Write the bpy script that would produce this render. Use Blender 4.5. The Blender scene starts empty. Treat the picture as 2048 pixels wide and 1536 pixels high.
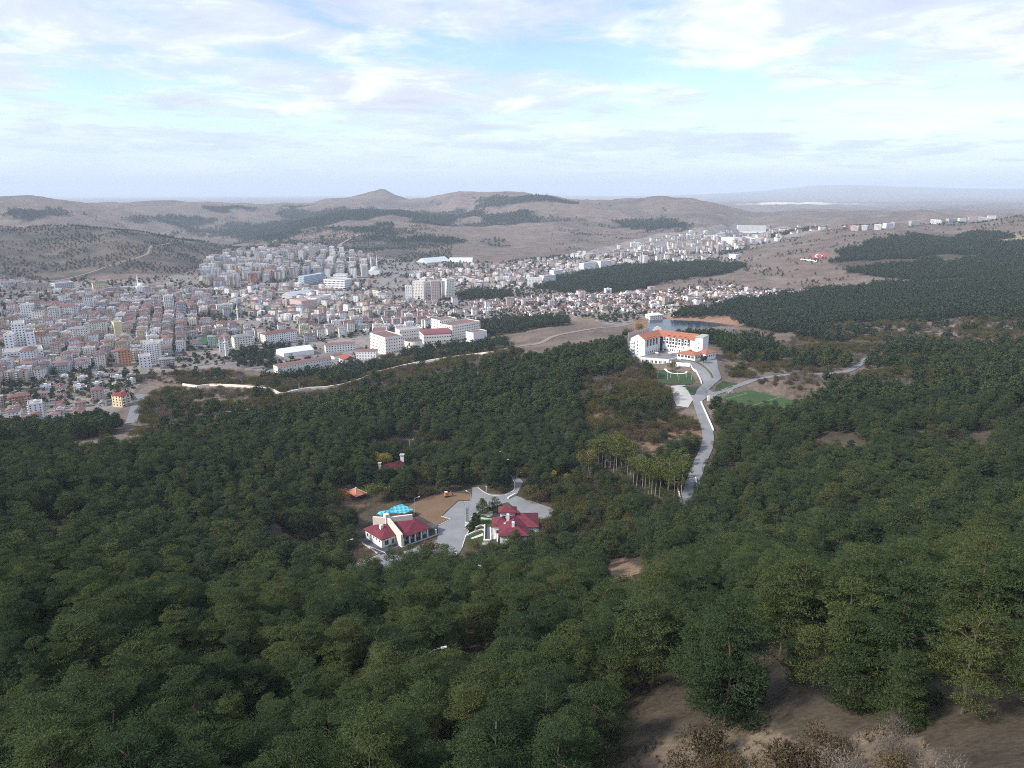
import bpy, bmesh, math, random
import numpy as np

random.seed(11)
rng = np.random.default_rng(11)
scene = bpy.context.scene
COL = scene.collection

# ------------------------------------------------------------------ camera
PITCH = math.radians(14.9)
FPX = 1473.0                       # focal length in pixels of the 2048 px photograph
cam_d = bpy.data.cameras.new('camera')
cam_d.sensor_width = 36.0
cam_d.lens = 36.0 * FPX / 2048.0
cam_d.clip_start = 1.0
cam_d.clip_end = 120000.0
cam = bpy.data.objects.new('camera', cam_d)
COL.objects.link(cam)
cam.location = (0, 0, 0)
cam.rotation_euler = (math.pi / 2 - PITCH, 0, 0)
scene.camera = cam

# ------------------------------------------------------------------ exposure / render
scene.view_settings.view_transform = 'Standard'
scene.view_settings.look = 'None'
scene.view_settings.gamma = 1.0
scene.view_settings.use_curve_mapping = False
scene.view_settings.exposure = 0.64
cy = scene.cycles
cy.max_bounces = 5
cy.diffuse_bounces = 2
cy.glossy_bounces = 2
cy.transmission_bounces = 2
cy.transparent_max_bounces = 4
cy.volume_bounces = 4
cy.pixel_filter_type = 'BLACKMAN_HARRIS'
cy.filter_width = 1.0
cy.caustics_reflective = False
cy.caustics_refractive = False
cy.use_denoising = False
cy.sample_clamp_indirect = 4.0

# ------------------------------------------------------------------ sky
SUN_EL, SUN_AZ = math.radians(38), math.radians(-112)      # behind and to the left of the camera
world = bpy.data.worlds.new('World')
scene.world = world
world.use_nodes = True
wt = world.node_tree
wt.nodes.clear()


def N(tree, typ, **kw):
    n = tree.nodes.new(typ)
    for k, v in kw.items():
        if k == 'inp':
            for a, b in v.items():
                n.inputs[a].default_value = b
        else:
            setattr(n, k, v)
    return n


def L(tree, a, b):
    tree.links.new(a, b)


def math_n(tree, op, a, b=None, c=None):
    n = tree.nodes.new('ShaderNodeMath')
    n.operation = op
    for i, v in enumerate((a, b, c)):
        if v is None:
            continue
        if isinstance(v, (int, float)):
            n.inputs[i].default_value = v
        else:
            tree.links.new(v, n.inputs[i])
    return n.outputs[0]


def ramp(tree, fac, stops, interp='LINEAR'):
    n = tree.nodes.new('ShaderNodeValToRGB')
    n.color_ramp.interpolation = interp
    el = n.color_ramp.elements
    while len(el) < len(stops):
        el.new(0.5)
    for e, (p, c) in zip(el, stops):
        e.position = p
        e.color = (*c, 1) if len(c) == 3 else c
    tree.links.new(fac, n.inputs[0])
    return n.outputs[0]


sky = N(wt, 'ShaderNodeTexSky')
sky.sky_type = 'NISHITA'
sky.sun_disc = False
sky.sun_elevation = SUN_EL
sky.sun_rotation = SUN_AZ
sky.air_density = 1.0
sky.dust_density = 0.3
sky.ozone_density = 3.0
bg_sky = N(wt, 'ShaderNodeBackground', inp={'Strength': 0.135})
L(wt, sky.outputs[0], bg_sky.inputs['Color'])
geo = N(wt, 'ShaderNodeTexCoord')
sep = N(wt, 'ShaderNodeSeparateXYZ')
L(wt, geo.outputs['Generated'], sep.inputs[0])
zc = math_n(wt, 'MAXIMUM', sep.outputs['Z'], 0.0)
zz = math_n(wt, 'ADD', zc, 0.11)                           # flat cloud deck seen in perspective
cx = math_n(wt, 'DIVIDE', sep.outputs['X'], zz)
cyy = math_n(wt, 'DIVIDE', sep.outputs['Y'], zz)
cv = N(wt, 'ShaderNodeCombineXYZ')
L(wt, cx, cv.inputs[0])
L(wt, cyy, cv.inputs[1])
cv.inputs[2].default_value = 3.7
n_big = N(wt, 'ShaderNodeTexNoise', inp={'Scale': 0.72, 'Detail': 5.0, 'Roughness': 0.55, 'Distortion': 0.3})
n_mid = N(wt, 'ShaderNodeTexNoise', inp={'Scale': 2.9, 'Detail': 7.0, 'Roughness': 0.6, 'Distortion': 0.25})
for n in (n_big, n_mid):
    L(wt, cv.outputs[0], n.inputs['Vector'])
mixed = math_n(wt, 'ADD', math_n(wt, 'MULTIPLY', n_big.outputs[0], 0.62), math_n(wt, 'MULTIPLY', n_mid.outputs[0], 0.38))
cover = ramp(wt, mixed, [(0.41, (0.15, 0.15, 0.15)), (0.56, (0.9, 0.9, 0.9)), (0.66, (1, 1, 1))], 'EASE')
cv2 = N(wt, 'ShaderNodeCombineXYZ')
L(wt, cx, cv2.inputs[0])
L(wt, cyy, cv2.inputs[1])
cv2.inputs[2].default_value = 9.1
n_sh = N(wt, 'ShaderNodeTexNoise', inp={'Scale': 1.7, 'Detail': 6.0, 'Roughness': 0.62, 'Distortion': 0.4})
L(wt, cv2.outputs[0], n_sh.inputs['Vector'])
ccol = ramp(wt, n_sh.outputs[0], [(0.34, (0.60, 0.64, 0.83)), (0.5, (0.69, 0.75, 0.91)), (0.60, (0.86, 0.91, 0.99)), (0.7, (0.98, 1.0, 1.0))])
bg_cl = N(wt, 'ShaderNodeBackground', inp={'Strength': 0.78})
L(wt, ccol, bg_cl.inputs['Color'])
veil = ramp(wt, sep.outputs['Z'], [(0.0, (1, 1, 1)), (0.03, (0.8, 0.8, 0.8)), (0.11, (0, 0, 0))], 'EASE')
cover = math_n(wt, 'MAXIMUM', cover, veil)                # the deck closes towards the horizon
vcol = N(wt, 'ShaderNodeMix', data_type='RGBA')
L(wt, veil, vcol.inputs['Factor'])
L(wt, ccol, vcol.inputs[6])
vcol.inputs[7].default_value = (0.56, 0.68, 0.93, 1)
L(wt, vcol.outputs[2], bg_cl.inputs['Color'])
mixs = N(wt, 'ShaderNodeMixShader')
L(wt, cover, mixs.inputs[0])
L(wt, bg_sky.outputs[0], mixs.inputs[1])
L(wt, bg_cl.outputs[0], mixs.inputs[2])
wo = N(wt, 'ShaderNodeOutputWorld')
L(wt, mixs.outputs[0], wo.inputs['Surface'])

# ------------------------------------------------------------------ sun (veiled by cloud)
sun_d = bpy.data.lights.new('sun', 'SUN')
sun_d.energy = 3.6
sun_d.angle = math.radians(8)
sun_d.color = (1.0, 0.93, 0.83)
sun = bpy.data.objects.new('sun', sun_d)
COL.objects.link(sun)
to_sun = np.array([math.cos(SUN_EL) * math.sin(SUN_AZ), math.cos(SUN_EL) * math.cos(SUN_AZ), math.sin(SUN_EL)])
from mathutils import Vector, Matrix
sun.rotation_euler = Vector(-to_sun).to_track_quat('-Z', 'Y').to_euler()

# ------------------------------------------------------------------ helpers: properties, meshes
def tag(o, label=None, cat=None, group=None, kind=None):
    if label:
        o['label'] = label
    if cat:
        o['category'] = cat
    if group:
        o['group'] = group
    if kind:
        o['kind'] = kind
    return o


def empty(name, loc, rz=0.0, scale=None):
    o = bpy.data.objects.new(name, None)
    o.empty_display_size = 0.5
    COL.objects.link(o)
    o.location = loc
    o.rotation_euler = (0, 0, rz)
    if scale:
        o.scale = (scale,) * 3
    return o


def mesh_np(name, verts, faces, smooth=False):
    """faces: (n, k) int array, all of one size k"""
    me = bpy.data.meshes.new(name)
    verts = np.asarray(verts, dtype=np.float32)
    faces = np.asarray(faces, dtype=np.int32)
    n, k = faces.shape
    me.vertices.add(len(verts))
    me.vertices.foreach_set('co', verts.ravel())
    me.loops.add(n * k)
    me.loops.foreach_set('vertex_index', faces.ravel())
    me.polygons.add(n)
    me.polygons.foreach_set('loop_start', np.arange(0, n * k, k, dtype=np.int32))
    me.update(calc_edges=True)
    if smooth:
        me.polygons.foreach_set('use_smooth', np.ones(n, dtype=bool))
    return me


class MB:
    """collects boxes, prisms and tubes; link() makes them ONE mesh object"""
    def __init__(self):
        self.v, self.f = [], []

    def poly(self, pts):
        i = len(self.v)
        self.v += [tuple(p) for p in pts]
        self.f.append(tuple(range(i, i + len(pts))))

    def hexa(self, p):                       # 4 bottom (ccw) + 4 top
        i = len(self.v)
        self.v += [tuple(q) for q in p]
        for f in ((3, 2, 1, 0), (4, 5, 6, 7), (0, 1, 5, 4), (1, 2, 6, 5), (2, 3, 7, 6), (3, 0, 4, 7)):
            self.f.append(tuple(i + k for k in f))

    def box(self, x0, x1, y0, y1, z0, z1):
        self.hexa([(x0, y0, z0), (x1, y0, z0), (x1, y1, z0), (x0, y1, z0), (x0, y0, z1), (x1, y0, z1), (x1, y1, z1), (x0, y1, z1)])

    def prism(self, xy, z0, z1):             # xy ccw; z0, z1 numbers or lists
        n = len(xy)
        a = z0 if isinstance(z0, (list, tuple)) else [z0] * n
        b = z1 if isinstance(z1, (list, tuple)) else [z1] * n
        i = len(self.v)
        self.v += [(p[0], p[1], h) for p, h in zip(xy, a)] + [(p[0], p[1], h) for p, h in zip(xy, b)]
        self.f.append(tuple(i + k for k in reversed(range(n))))
        self.f.append(tuple(i + n + k for k in range(n)))
        for k in range(n):
            m = (k + 1) % n
            self.f.append((i + k, i + m, i + n + m, i + n + k))

    def hip(self, x0, x1, y0, y1, z0, rise, over=0.6, thick=0.25, ridge=None):
        """hipped roof over a rectangle with a fascia"""
        x0, x1, y0, y1 = x0 - over, x1 + over, y0 - over, y1 + over
        self.box(x0, x1, y0, y1, z0 - thick, z0)
        w, d = x1 - x0, y1 - y0
        i = len(self.v)
        z = z0 + 0.004
        self.v += [(x0, y0, z), (x1, y0, z), (x1, y1, z), (x0, y1, z)]
        s = min(w, d) / 2 if ridge is None else ridge
        if w >= d:
            self.v += [(x0 + s, (y0 + y1) / 2, z + rise), (x1 - s, (y0 + y1) / 2, z + rise)]
            fs = ((0, 1, 5, 4), (2, 3, 4, 5), (1, 2, 5), (3, 0, 4))
        else:
            self.v += [((x0 + x1) / 2, y0 + s, z + rise), ((x0 + x1) / 2, y1 - s, z + rise)]
            fs = ((1, 2, 5, 4), (3, 0, 4, 5), (0, 1, 4), (2, 3, 5))
        self.f += [tuple(i + k for k in f) for f in fs]

    def gable(self, x0, x1, y0, y1, z0, rise, over=0.5):
        """gabled roof solid, ridge along the longer side"""
        if x1 - x0 >= y1 - y0:
            ym = (y0 + y1) / 2
            a = [(x0 - over, y0 - over, z0), (x0 - over, y1 + over, z0), (x0 - over, ym, z0 + rise)]
            b = [(x1 + over, p[1], p[2]) for p in a]
        else:
            xm = (x0 + x1) / 2
            a = [(x1 + over, y0 - over, z0), (x0 - over, y0 - over, z0), (xm, y0 - over, z0 + rise)]
            b = [(p[0], y1 + over, p[2]) for p in a]
        i = len(self.v)
        self.v += a + b
        self.f += [(i, i + 1, i + 2), (i + 5, i + 4, i + 3), (i, i + 3, i + 4, i + 1), (i + 1, i + 4, i + 5, i + 2), (i + 2, i + 5, i + 3, i)]

    def tube(self, p, q, r0, r1=None, n=8):
        r1 = r0 if r1 is None else r1
        p, q = Vector(p), Vector(q)
        d = (q - p).normalized()
        a = d.orthogonal().normalized()
        b = d.cross(a)
        i = len(self.v)
        for c, r in ((p, r0), (q, r1)):
            for k in range(n):
                t = 2 * math.pi * k / n
                self.v.append(tuple(c + a * (r * math.cos(t)) + b * (r * math.sin(t))))
        self.f.append(tuple(i + k for k in reversed(range(n))))
        self.f.append(tuple(i + n + k for k in range(n)))
        for k in range(n):
            m = (k + 1) % n
            self.f.append((i + k, i + m, i + n + m, i + n + k))

    def mesh(self, name, bevel=0.0):
        me = bpy.data.meshes.new(name)
        me.from_pydata([tuple(map(float, v)) for v in self.v], [], self.f)
        me.update()
        bm = bmesh.new()
        bm.from_mesh(me)
        bmesh.ops.remove_doubles(bm, verts=bm.verts, dist=1e-5)
        bmesh.ops.recalc_face_normals(bm, faces=bm.faces)
        if bevel:
            bmesh.ops.bevel(bm, geom=list(bm.edges), offset=bevel, segments=1, affect='EDGES')
        bm.to_mesh(me)
        bm.free()
        return me

    def link(self, name, mat, parent=None, bevel=0.0, kind=None, color=None):
        o = bpy.data.objects.new(name, self.mesh(name, bevel))
        COL.objects.link(o)
        o.data.materials.append(mat)
        if parent is not None:
            o.parent = parent
        if kind:
            o['kind'] = kind
        if color:
            o.color = (*color, 1)
        return o


def link_mesh(name, me, mat=None, parent=None):
    o = bpy.data.objects.new(name, me)
    COL.objects.link(o)
    if mat is not None and not me.materials:
        me.materials.append(mat)
    if parent is not None:
        o.parent = parent
    return o


# ------------------------------------------------------------------ materials
def new_mat(name):
    m = bpy.data.materials.new(name)
    m.use_nodes = True
    t = m.node_tree
    t.nodes.clear()
    out = t.nodes.new('ShaderNodeOutputMaterial')
    return m, t, out


def surf_mat(name, col, var=0.12, scale=0.6, rough=0.85, scale2=6.0, bump=0.0, spec=0.2, objcol=False):
    """plain weathered surface: base colour broken up by two sizes of noise"""
    m, t, out = new_mat(name)
    b = N(t, 'ShaderNodeBsdfPrincipled', inp={'Roughness': rough, 'Specular IOR Level': spec})
    g = N(t, 'ShaderNodeNewGeometry')
    a = N(t, 'ShaderNodeTexNoise', inp={'Scale': scale, 'Detail': 5.0, 'Roughness': 0.6})
    c = N(t, 'ShaderNodeTexNoise', inp={'Scale': scale2, 'Detail': 3.0})
    L(t, g.outputs['Position'], a.inputs['Vector'])
    L(t, g.outputs['Position'], c.inputs['Vector'])
    s = math_n(t, 'ADD', math_n(t, 'MULTIPLY', a.outputs[0], 0.7), math_n(t, 'MULTIPLY', c.outputs[0], 0.3))
    f = math_n(t, 'MULTIPLY_ADD', math_n(t, 'SUBTRACT', s, 0.5), var * 6.0, 1.0)
    mul = N(t, 'ShaderNodeVectorMath', operation='SCALE')
    if objcol:
        oi = N(t, 'ShaderNodeObjectInfo')
        L(t, oi.outputs['Color'], mul.inputs[0])
    else:
        mul.inputs[0].default_value = col
    L(t, f, mul.inputs['Scale'])
    L(t, mul.outputs[0], b.inputs['Base Color'])
    if bump:
        bp = N(t, 'ShaderNodeBump', inp={'Strength': bump, 'Distance': 0.05})
        L(t, c.outputs[0], bp.inputs['Height'])
        L(t, bp.outputs[0], b.inputs['Normal'])
    L(t, b.outputs[0], out.inputs['Surface'])
    return m


def roof_mat(name, col, objcol=False, course=0.9):
    """tiled roof: courses of tiles as bump and faint tone on top of patchy weathering"""
    m, t, out = new_mat(name)
    b = N(t, 'ShaderNodeBsdfPrincipled', inp={'Roughness': 0.75, 'Specular IOR Level': 0.25})
    g = N(t, 'ShaderNodeNewGeometry')
    a = N(t, 'ShaderNodeTexNoise', inp={'Scale': 0.5, 'Detail': 6.0, 'Roughness': 0.65})
    L(t, g.outputs['Position'], a.inputs['Vector'])
    sp = N(t, 'ShaderNodeSeparateXYZ')
    L(t, g.outputs['Position'], sp.inputs[0])
    w = math_n(t, 'FRACT', math_n(t, 'MULTIPLY', sp.outputs['Z'], 1.0 / (course * 0.35)))
    f = math_n(t, 'MULTIPLY_ADD', math_n(t, 'SUBTRACT', a.outputs[0], 0.5), 1.0, 0.93)
    f = math_n(t, 'MULTIPLY', f, math_n(t, 'MULTIPLY_ADD', w, 0.16, 0.9))
    mul = N(t, 'ShaderNodeVectorMath', operation='SCALE')
    if objcol:
        oi = N(t, 'ShaderNodeObjectInfo')
        L(t, oi.outputs['Color'], mul.inputs[0])
    else:
        mul.inputs[0].default_value = col
    L(t, f, mul.inputs['Scale'])
    L(t, mul.outputs[0], b.inputs['Base Color'])
    bp = N(t, 'ShaderNodeBump', inp={'Strength': 0.35, 'Distance': 0.06})
    L(t, w, bp.inputs['Height'])
    L(t, bp.outputs[0], b.inputs['Normal'])
    L(t, b.outputs[0], out.inputs['Surface'])
    return m


def leaf_mat(name, stops, trans=0.25, vary=0.35):
    """foliage: colour picked per tree (object random) and per leaf spray (tint attribute)"""
    m, t, out = new_mat(name)
    oi = N(t, 'ShaderNodeObjectInfo')
    at = N(t, 'ShaderNodeAttribute', attribute_name='tint')
    f = math_n(t, 'ADD', math_n(t, 'MULTIPLY', oi.outputs['Random'], 0.62), math_n(t, 'MULTIPLY', at.outputs['Fac'], 0.38))
    c = ramp(t, f, stops)
    v = math_n(t, 'MULTIPLY_ADD', at.outputs['Fac'], vary * 2, 1.0 - vary)
    mul = N(t, 'ShaderNodeVectorMath', operation='SCALE')
    L(t, c, mul.inputs[0])
    L(t, v, mul.inputs['Scale'])
    d = N(t, 'ShaderNodeBsdfDiffuse')
    tr = N(t, 'ShaderNodeBsdfTranslucent')
    L(t, mul.outputs[0], d.inputs['Color'])
    L(t, mul.outputs[0], tr.inputs['Color'])
    mx = N(t, 'ShaderNodeMixShader', inp={0: trans})
    L(t, d.outputs[0], mx.inputs[1])
    L(t, tr.outputs[0], mx.inputs[2])
    L(t, mx.outputs[0], out.inputs['Surface'])
    return m


def glass_mat(name, col=(0.02, 0.025, 0.03), rough=0.15):
    m, t, out = new_mat(name)
    b = N(t, 'ShaderNodeBsdfPrincipled', inp={'Base Color': (*col, 1), 'Roughness': rough, 'Specular IOR Level': 0.5})
    g = N(t, 'ShaderNodeNewGeometry')
    a = N(t, 'ShaderNodeTexNoise', inp={'Scale': 0.8, 'Detail': 2.0})
    L(t, g.outputs['Position'], a.inputs['Vector'])
    L(t, math_n(t, 'MULTIPLY_ADD', a.outputs[0], 0.3, rough - 0.1), b.inputs['Roughness'])
    L(t, b.outputs[0], out.inputs['Surface'])
    return m

# ------------------------------------------------------------------ terrain: surveyed points -> smooth height field
CP, SP = math.cos(PITCH), math.sin(PITCH)


def ray(px, py):
    """direction of sight through a point of the photograph: azimuth, tangent of elevation, vector"""
    X, Y = (px - 1024.0) / FPX, (768.0 - py) / FPX
    d = (X, CP + Y * SP, -SP + Y * CP)
    h = math.hypot(d[0], d[1])
    return math.atan2(d[0], d[1]), d[2] / h, d


SURVEY = {   # photo column: [(row, distance in metres)], valley to skyline
    -350: [(1900, 40), (1700, 62), (1536, 88), (1300, 132), (1126, 245), (1000, 335), (920, 450), (865, 600), (800, 780), (700, 1060), (600, 1560), (560, 1860), (500, 2350), (458, 2800)],
    100: [(1900, 40), (1700, 60), (1536, 85), (1300, 130), (1200, 180), (1126, 245), (1000, 330), (920, 450), (862, 610), (800, 780), (700, 1050), (600, 1550), (560, 1850), (510, 2250), (457, 2700)],
    400: [(1900, 38), (1700, 58), (1536, 80), (1300, 128), (1200, 185), (1126, 258), (1000, 330), (900, 440), (840, 560), (780, 740), (700, 1000), (640, 1260), (560, 1800), (520, 2200), (483, 2560)],
    700: [(1900, 36), (1700, 55), (1536, 78), (1300, 125), (1200, 190), (1126, 270), (1060, 300), (1000, 335), (930, 385), (880, 435), (820, 540), (780, 640), (740, 830), (690, 980), (640, 1210), (600, 1450), (560, 1750), (520, 2150), (500, 2450), (470, 3200), (430, 4300)],
    1000: [(1900, 34), (1700, 50), (1536, 73), (1300, 122), (1200, 188), (1126, 265), (1060, 300), (1000, 335), (930, 388), (880, 440), (800, 530), (740, 640), (712, 705), (690, 900), (660, 1060), (640, 1180), (600, 1450), (560, 1780), (520, 2250), (500, 2600), (460, 3500), (420, 4700)],
    1300: [(1900, 30), (1700, 44), (1536, 63), (1400, 82), (1300, 108), (1200, 165), (1100, 248), (1000, 340), (880, 425), (800, 500), (740, 575), (705, 640), (682, 790), (668, 945), (640, 1070), (600, 1380), (580, 1530), (530, 2050), (500, 2550), (475, 3100), (445, 4200)],
    1600: [(1900, 28), (1700, 40), (1536, 57), (1400, 70), (1300, 92), (1200, 150), (1100, 228), (1000, 312), (900, 395), (800, 500), (745, 600), (700, 740), (660, 920), (620, 1150), (585, 1400), (550, 1650), (510, 2000), (480, 2400), (468, 2700)],
    1900: [(1900, 26), (1700, 37), (1536, 52), (1400, 67), (1300, 90), (1200, 142), (1100, 212), (1000, 292), (900, 382), (800, 490), (740, 610), (680, 800), (640, 960), (600, 1180), (560, 1480), (520, 1850), (480, 2350), (462, 2650), (446, 3000)],
    2350: [(1900, 26), (1700, 37), (1536, 52), (1400, 67), (1300, 90), (1200, 142), (1100, 212), (1000, 292), (900, 382), (800, 490), (740, 610), (680, 800), (640, 960), (600, 1180), (560, 1480), (520, 1850), (480, 2350), (455, 2650), (430, 3000)],
}
RIDGES = [   # crest line in the photograph, distance, drop of tan(elevation) behind it, how far behind
    ([(-300, 385), (0, 396), (80, 398), (140, 409)], 4800, 0.010, 1.25),
    ([(200, 407), (245, 412), (330, 409), (420, 411), (560, 410), (640, 407)], 6200, 0.012, 1.25),
    ([(700, 402), (765, 397), (850, 399)], 6500, 0.012, 1.2),
    ([(910, 391), (1000, 386), (1080, 388), (1130, 398), (1170, 406)], 5600, 0.012, 1.25),
    ([(1250, 405), (1320, 401), (1380, 405), (1440, 418), (1500, 433)], 5000, 0.014, 1.25),
    ([(-300, 452), (0, 455), (170, 457), (290, 463), (400, 482)], 2700, 0.016, 1.2),
    ([(1500, 487), (1600, 470), (1700, 458), (1800, 452), (1900, 446), (2048, 436), (2350, 424)], 2950, 0.016, 1.2),
    ([(600, 440), (700, 428), (800, 432), (900, 445)], 4300, 0.004, 1.12),
]
cpts = []
for px, rows in SURVEY.items():
    for py, R in rows:
        a, t, _ = ray(px, py)
        cpts.append((a, math.log(R), t))
for line, R, drop, k in RIDGES:
    for px, py in line:
        a, t, _ = ray(px, py)
        cpts.append((a, math.log(R), t))
        cpts.append((a, math.log(R * k), t - drop))
for px in (-300, 0, 300, 600, 900, 1200):             # beyond the skyline hills: lower plain
    a = ray(px, 385)[0]
    for R, t in ((10000, -0.026), (20000, -0.014), (45000, -0.010)):
        cpts.append((a, math.log(R), t))
for px in (1450, 1560, 1700, 1850, 2048, 2350):       # valley, plain and far mountains on the right
    for py, R in (((462, 3700) if px < 1800 else (444, 3900)), (432, 6200), (417, 9000), (405, 14000), (397, 19000)):
        a, t, _ = ray(px, py)
        cpts.append((a, math.log(R), t))
for px, py in ((1430, 388), (1550, 381), (1650, 372), (1750, 374), (1850, 377), (2048, 379), (2350, 380)):
    a, t, _ = ray(px, py)
    cpts.append((a, math.log(27000), t))
    cpts.append((a, math.log(45000), t - 0.006))
cpts = np.array(cpts)
AZS = 4.0


def tps_k(d2):
    return np.where(d2 > 1e-12, 0.5 * d2 * np.log(np.maximum(d2, 1e-12)), 0.0)


_q = np.stack([cpts[:, 0] * AZS, cpts[:, 1]], 1)
_n = len(_q)
_d2 = ((_q[:, None] - _q[None]) ** 2).sum(-1)
_A = np.zeros((_n + 3, _n + 3))
_A[:_n, :_n] = tps_k(_d2) + np.eye(_n) * 2e-3
_A[:_n, _n] = 1
_A[:_n, _n + 1:] = _q
_A[_n:, :_n] = _A[:_n, _n:].T
_w = np.linalg.solve(_A, np.concatenate([cpts[:, 2], np.zeros(3)]))


def tps(az, lr):
    out = np.empty(len(az))
    for s in range(0, len(az), 60000):
        p = np.stack([az[s:s + 60000] * AZS, lr[s:s + 60000]], 1)
        d2 = (p ** 2).sum(1)[:, None] + (_q ** 2).sum(1)[None] - 2 * p @ _q.T
        out[s:s + 60000] = tps_k(np.maximum(d2, 0)) @ _w[:_n] + _w[_n] + p @ _w[_n + 1:]
    return out


def vnoise(x, y, seed=0):
    ix, iy = np.floor(x).astype(np.int64), np.floor(y).astype(np.int64)
    fx, fy = x - ix, y - iy
    fx, fy = fx * fx * (3 - 2 * fx), fy * fy * (3 - 2 * fy)

    def h(i, j):
        n = (i * 374761393 + j * 668265263 + seed * 974634777) & 0xffffffff
        n = ((n ^ (n >> 13)) * 1274126177) & 0xffffffff
        n = ((n ^ (n >> 16)) * 2246822519) & 0xffffffff
        return ((n ^ (n >> 15)) & 0xffffff) / float(0xffffff)
    return (h(ix, iy) * (1 - fx) + h(ix + 1, iy) * fx) * (1 - fy) + (h(ix, iy + 1) * (1 - fx) + h(ix + 1, iy + 1) * fx) * fy


def fbm(x, y, scale, octv=4, seed=0, ridged=False):
    s, a, tot = 0.0, 1.0, 0.0
    for k in range(octv):
        v = vnoise(x / scale * 2 ** k + 17.3 * k, y / scale * 2 ** k - 9.1 * k, seed + k)
        if ridged:
            v = 1 - np.abs(2 * v - 1)
        s = s + a * v
        tot += a
        a *= 0.5
    return s / tot


def sstep(a, b, x):
    t = np.clip((x - a) / (b - a), 0, 1)
    return t * t * (3 - 2 * t)


AZ_IN = np.arange(-0.76, 0.7601, 0.0044)
AZ_OUT = np.arange(0.80, math.pi, 0.06)
AZ = np.concatenate([-AZ_OUT[::-1], AZ_IN, AZ_OUT])
LR = np.arange(math.log(9.0), math.log(48000.0), 0.0138)
NA, NR = len(AZ), len(LR)
gA, gL = np.meshgrid(AZ, LR, indexing='ij')
gR = np.exp(gL)
gX, gY = gR * np.sin(gA), gR * np.cos(gA)
T = np.empty((NA, NR))
inner = np.where(np.abs(AZ) <= 0.7601)[0]
T[inner] = tps(gA[inner].ravel(), np.maximum(gL[inner], math.log(24)).ravel()).reshape(len(inner), NR)
T[:inner[0]] = T[inner[0]]
T[inner[-1] + 1:] = T[inner[-1]]
H = T * gR
H = np.where(gR < 24, np.take(H, [int(np.searchsorted(LR, math.log(24)))], axis=1), H)
# erosion relief on the open hills, gentler folds in the forest, none in the town
hill = sstep(2300, 3600, gR) * (1 - sstep(9000, 16000, gR) * 0.4)
left_hill = sstep(1850, 2300, gR) * (1 - sstep(-0.18, -0.10, gA)) * (1 - hill)
right_hill = sstep(1700, 2100, gR) * sstep(0.20, 0.3, gA) * (1 - hill)
rel = (fbm(gX, gY, 1400, 5, 3, True) - 0.55) * 70 * hill * sstep(2500, 5000, gR) + (fbm(gX, gY, 420, 4, 9, True) - 0.55) * (52 * hill + 24 * left_hill + 10 * right_hill) + (fbm(gX, gY, 150, 3, 15, True) - 0.55) * (10 * hill + 5 * left_hill)
near = 1 - sstep(650, 850, gR)
rel += (fbm(gX, gY, 55, 4, 21) - 0.5) * 7.0 * near * sstep(40, 150, gR) + (fbm(gX, gY, 60, 3, 27) - 0.5) * 5.0 * (1 - near) * (gA > 0.02) * (1 - hill)
H = H + rel
_pk = ray(765, 385)[0]
H = H + 78 * np.maximum(0, 1 - np.hypot(gX - 6500 * math.sin(_pk), gY - 6500 * math.cos(_pk)) / 330) ** 1.25      # the little cone on the skyline


def hfun(x, y):
    """height of the terrain sheet"""
    x, y = np.asarray(x, float), np.asarray(y, float)
    a = np.arctan2(x, y)
    lr = np.log(np.maximum(np.hypot(x, y), 9.1))
    ja = np.clip(np.searchsorted(AZ, a) - 1, 0, NA - 2)
    fa = np.clip((a - AZ[ja]) / (AZ[ja + 1] - AZ[ja]), 0, 1)
    fl = np.clip((lr - LR[0]) / 0.0138, 0, NR - 1.001)
    jl = fl.astype(int)
    fl = fl - jl
    return (H[ja, jl] * (1 - fl) + H[ja, jl + 1] * fl) * (1 - fa) + (H[ja + 1, jl] * (1 - fl) + H[ja + 1, jl + 1] * fl) * fa


_rs = np.exp(np.linspace(math.log(24.0), math.log(46000.0), 4000))


def G(px, py, lift=0.0):
    """where the line of sight through a photo point meets the terrain"""
    a, t, _ = ray(px, py)
    sa, ca = math.sin(a), math.cos(a)
    d = hfun(_rs * sa, _rs * ca) + lift - t * _rs
    k = np.where(d >= 0)[0]
    i = int(k[0]) if len(k) else len(_rs) - 1
    r = _rs[i]
    if 0 < i and len(k):
        f = d[i - 1] / (d[i - 1] - d[i])
        r = _rs[i - 1] + f * (_rs[i] - _rs[i - 1])
    return np.array([r * sa, r * ca, t * r])


def Q(px, py, z):
    """where the line of sight meets the level z"""
    _, _, d = ray(px, py)
    s = z / d[2]
    return np.array([d[0] * s, d[1] * s, z])


def pip(poly, x, y):
    inside = np.zeros(np.shape(x), bool)
    n = len(poly)
    for i in range(n):
        x0, y0 = poly[i][0], poly[i][1]
        x1, y1 = poly[(i + 1) % n][0], poly[(i + 1) % n][1]
        if y0 == y1:
            continue
        c = ((y0 > y) != (y1 > y)) & (x < (x1 - x0) * (y - y0) / (y1 - y0) + x0)
        inside ^= c
    return inside


def seg_dist(line, x, y, closed=False):
    d = np.full(np.shape(x), 1e18)
    n = len(line)
    for i in range(n if closed else n - 1):
        ax, ay = line[i][0], line[i][1]
        bx, by = line[(i + 1) % n][0], line[(i + 1) % n][1]
        ux, uy = bx - ax, by - ay
        ll = ux * ux + uy * uy + 1e-9
        t = np.clip(((x - ax) * ux + (y - ay) * uy) / ll, 0, 1)
        d = np.minimum(d, (x - ax - t * ux) ** 2 + (y - ay - t * uy) ** 2)
    return np.sqrt(d)


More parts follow.
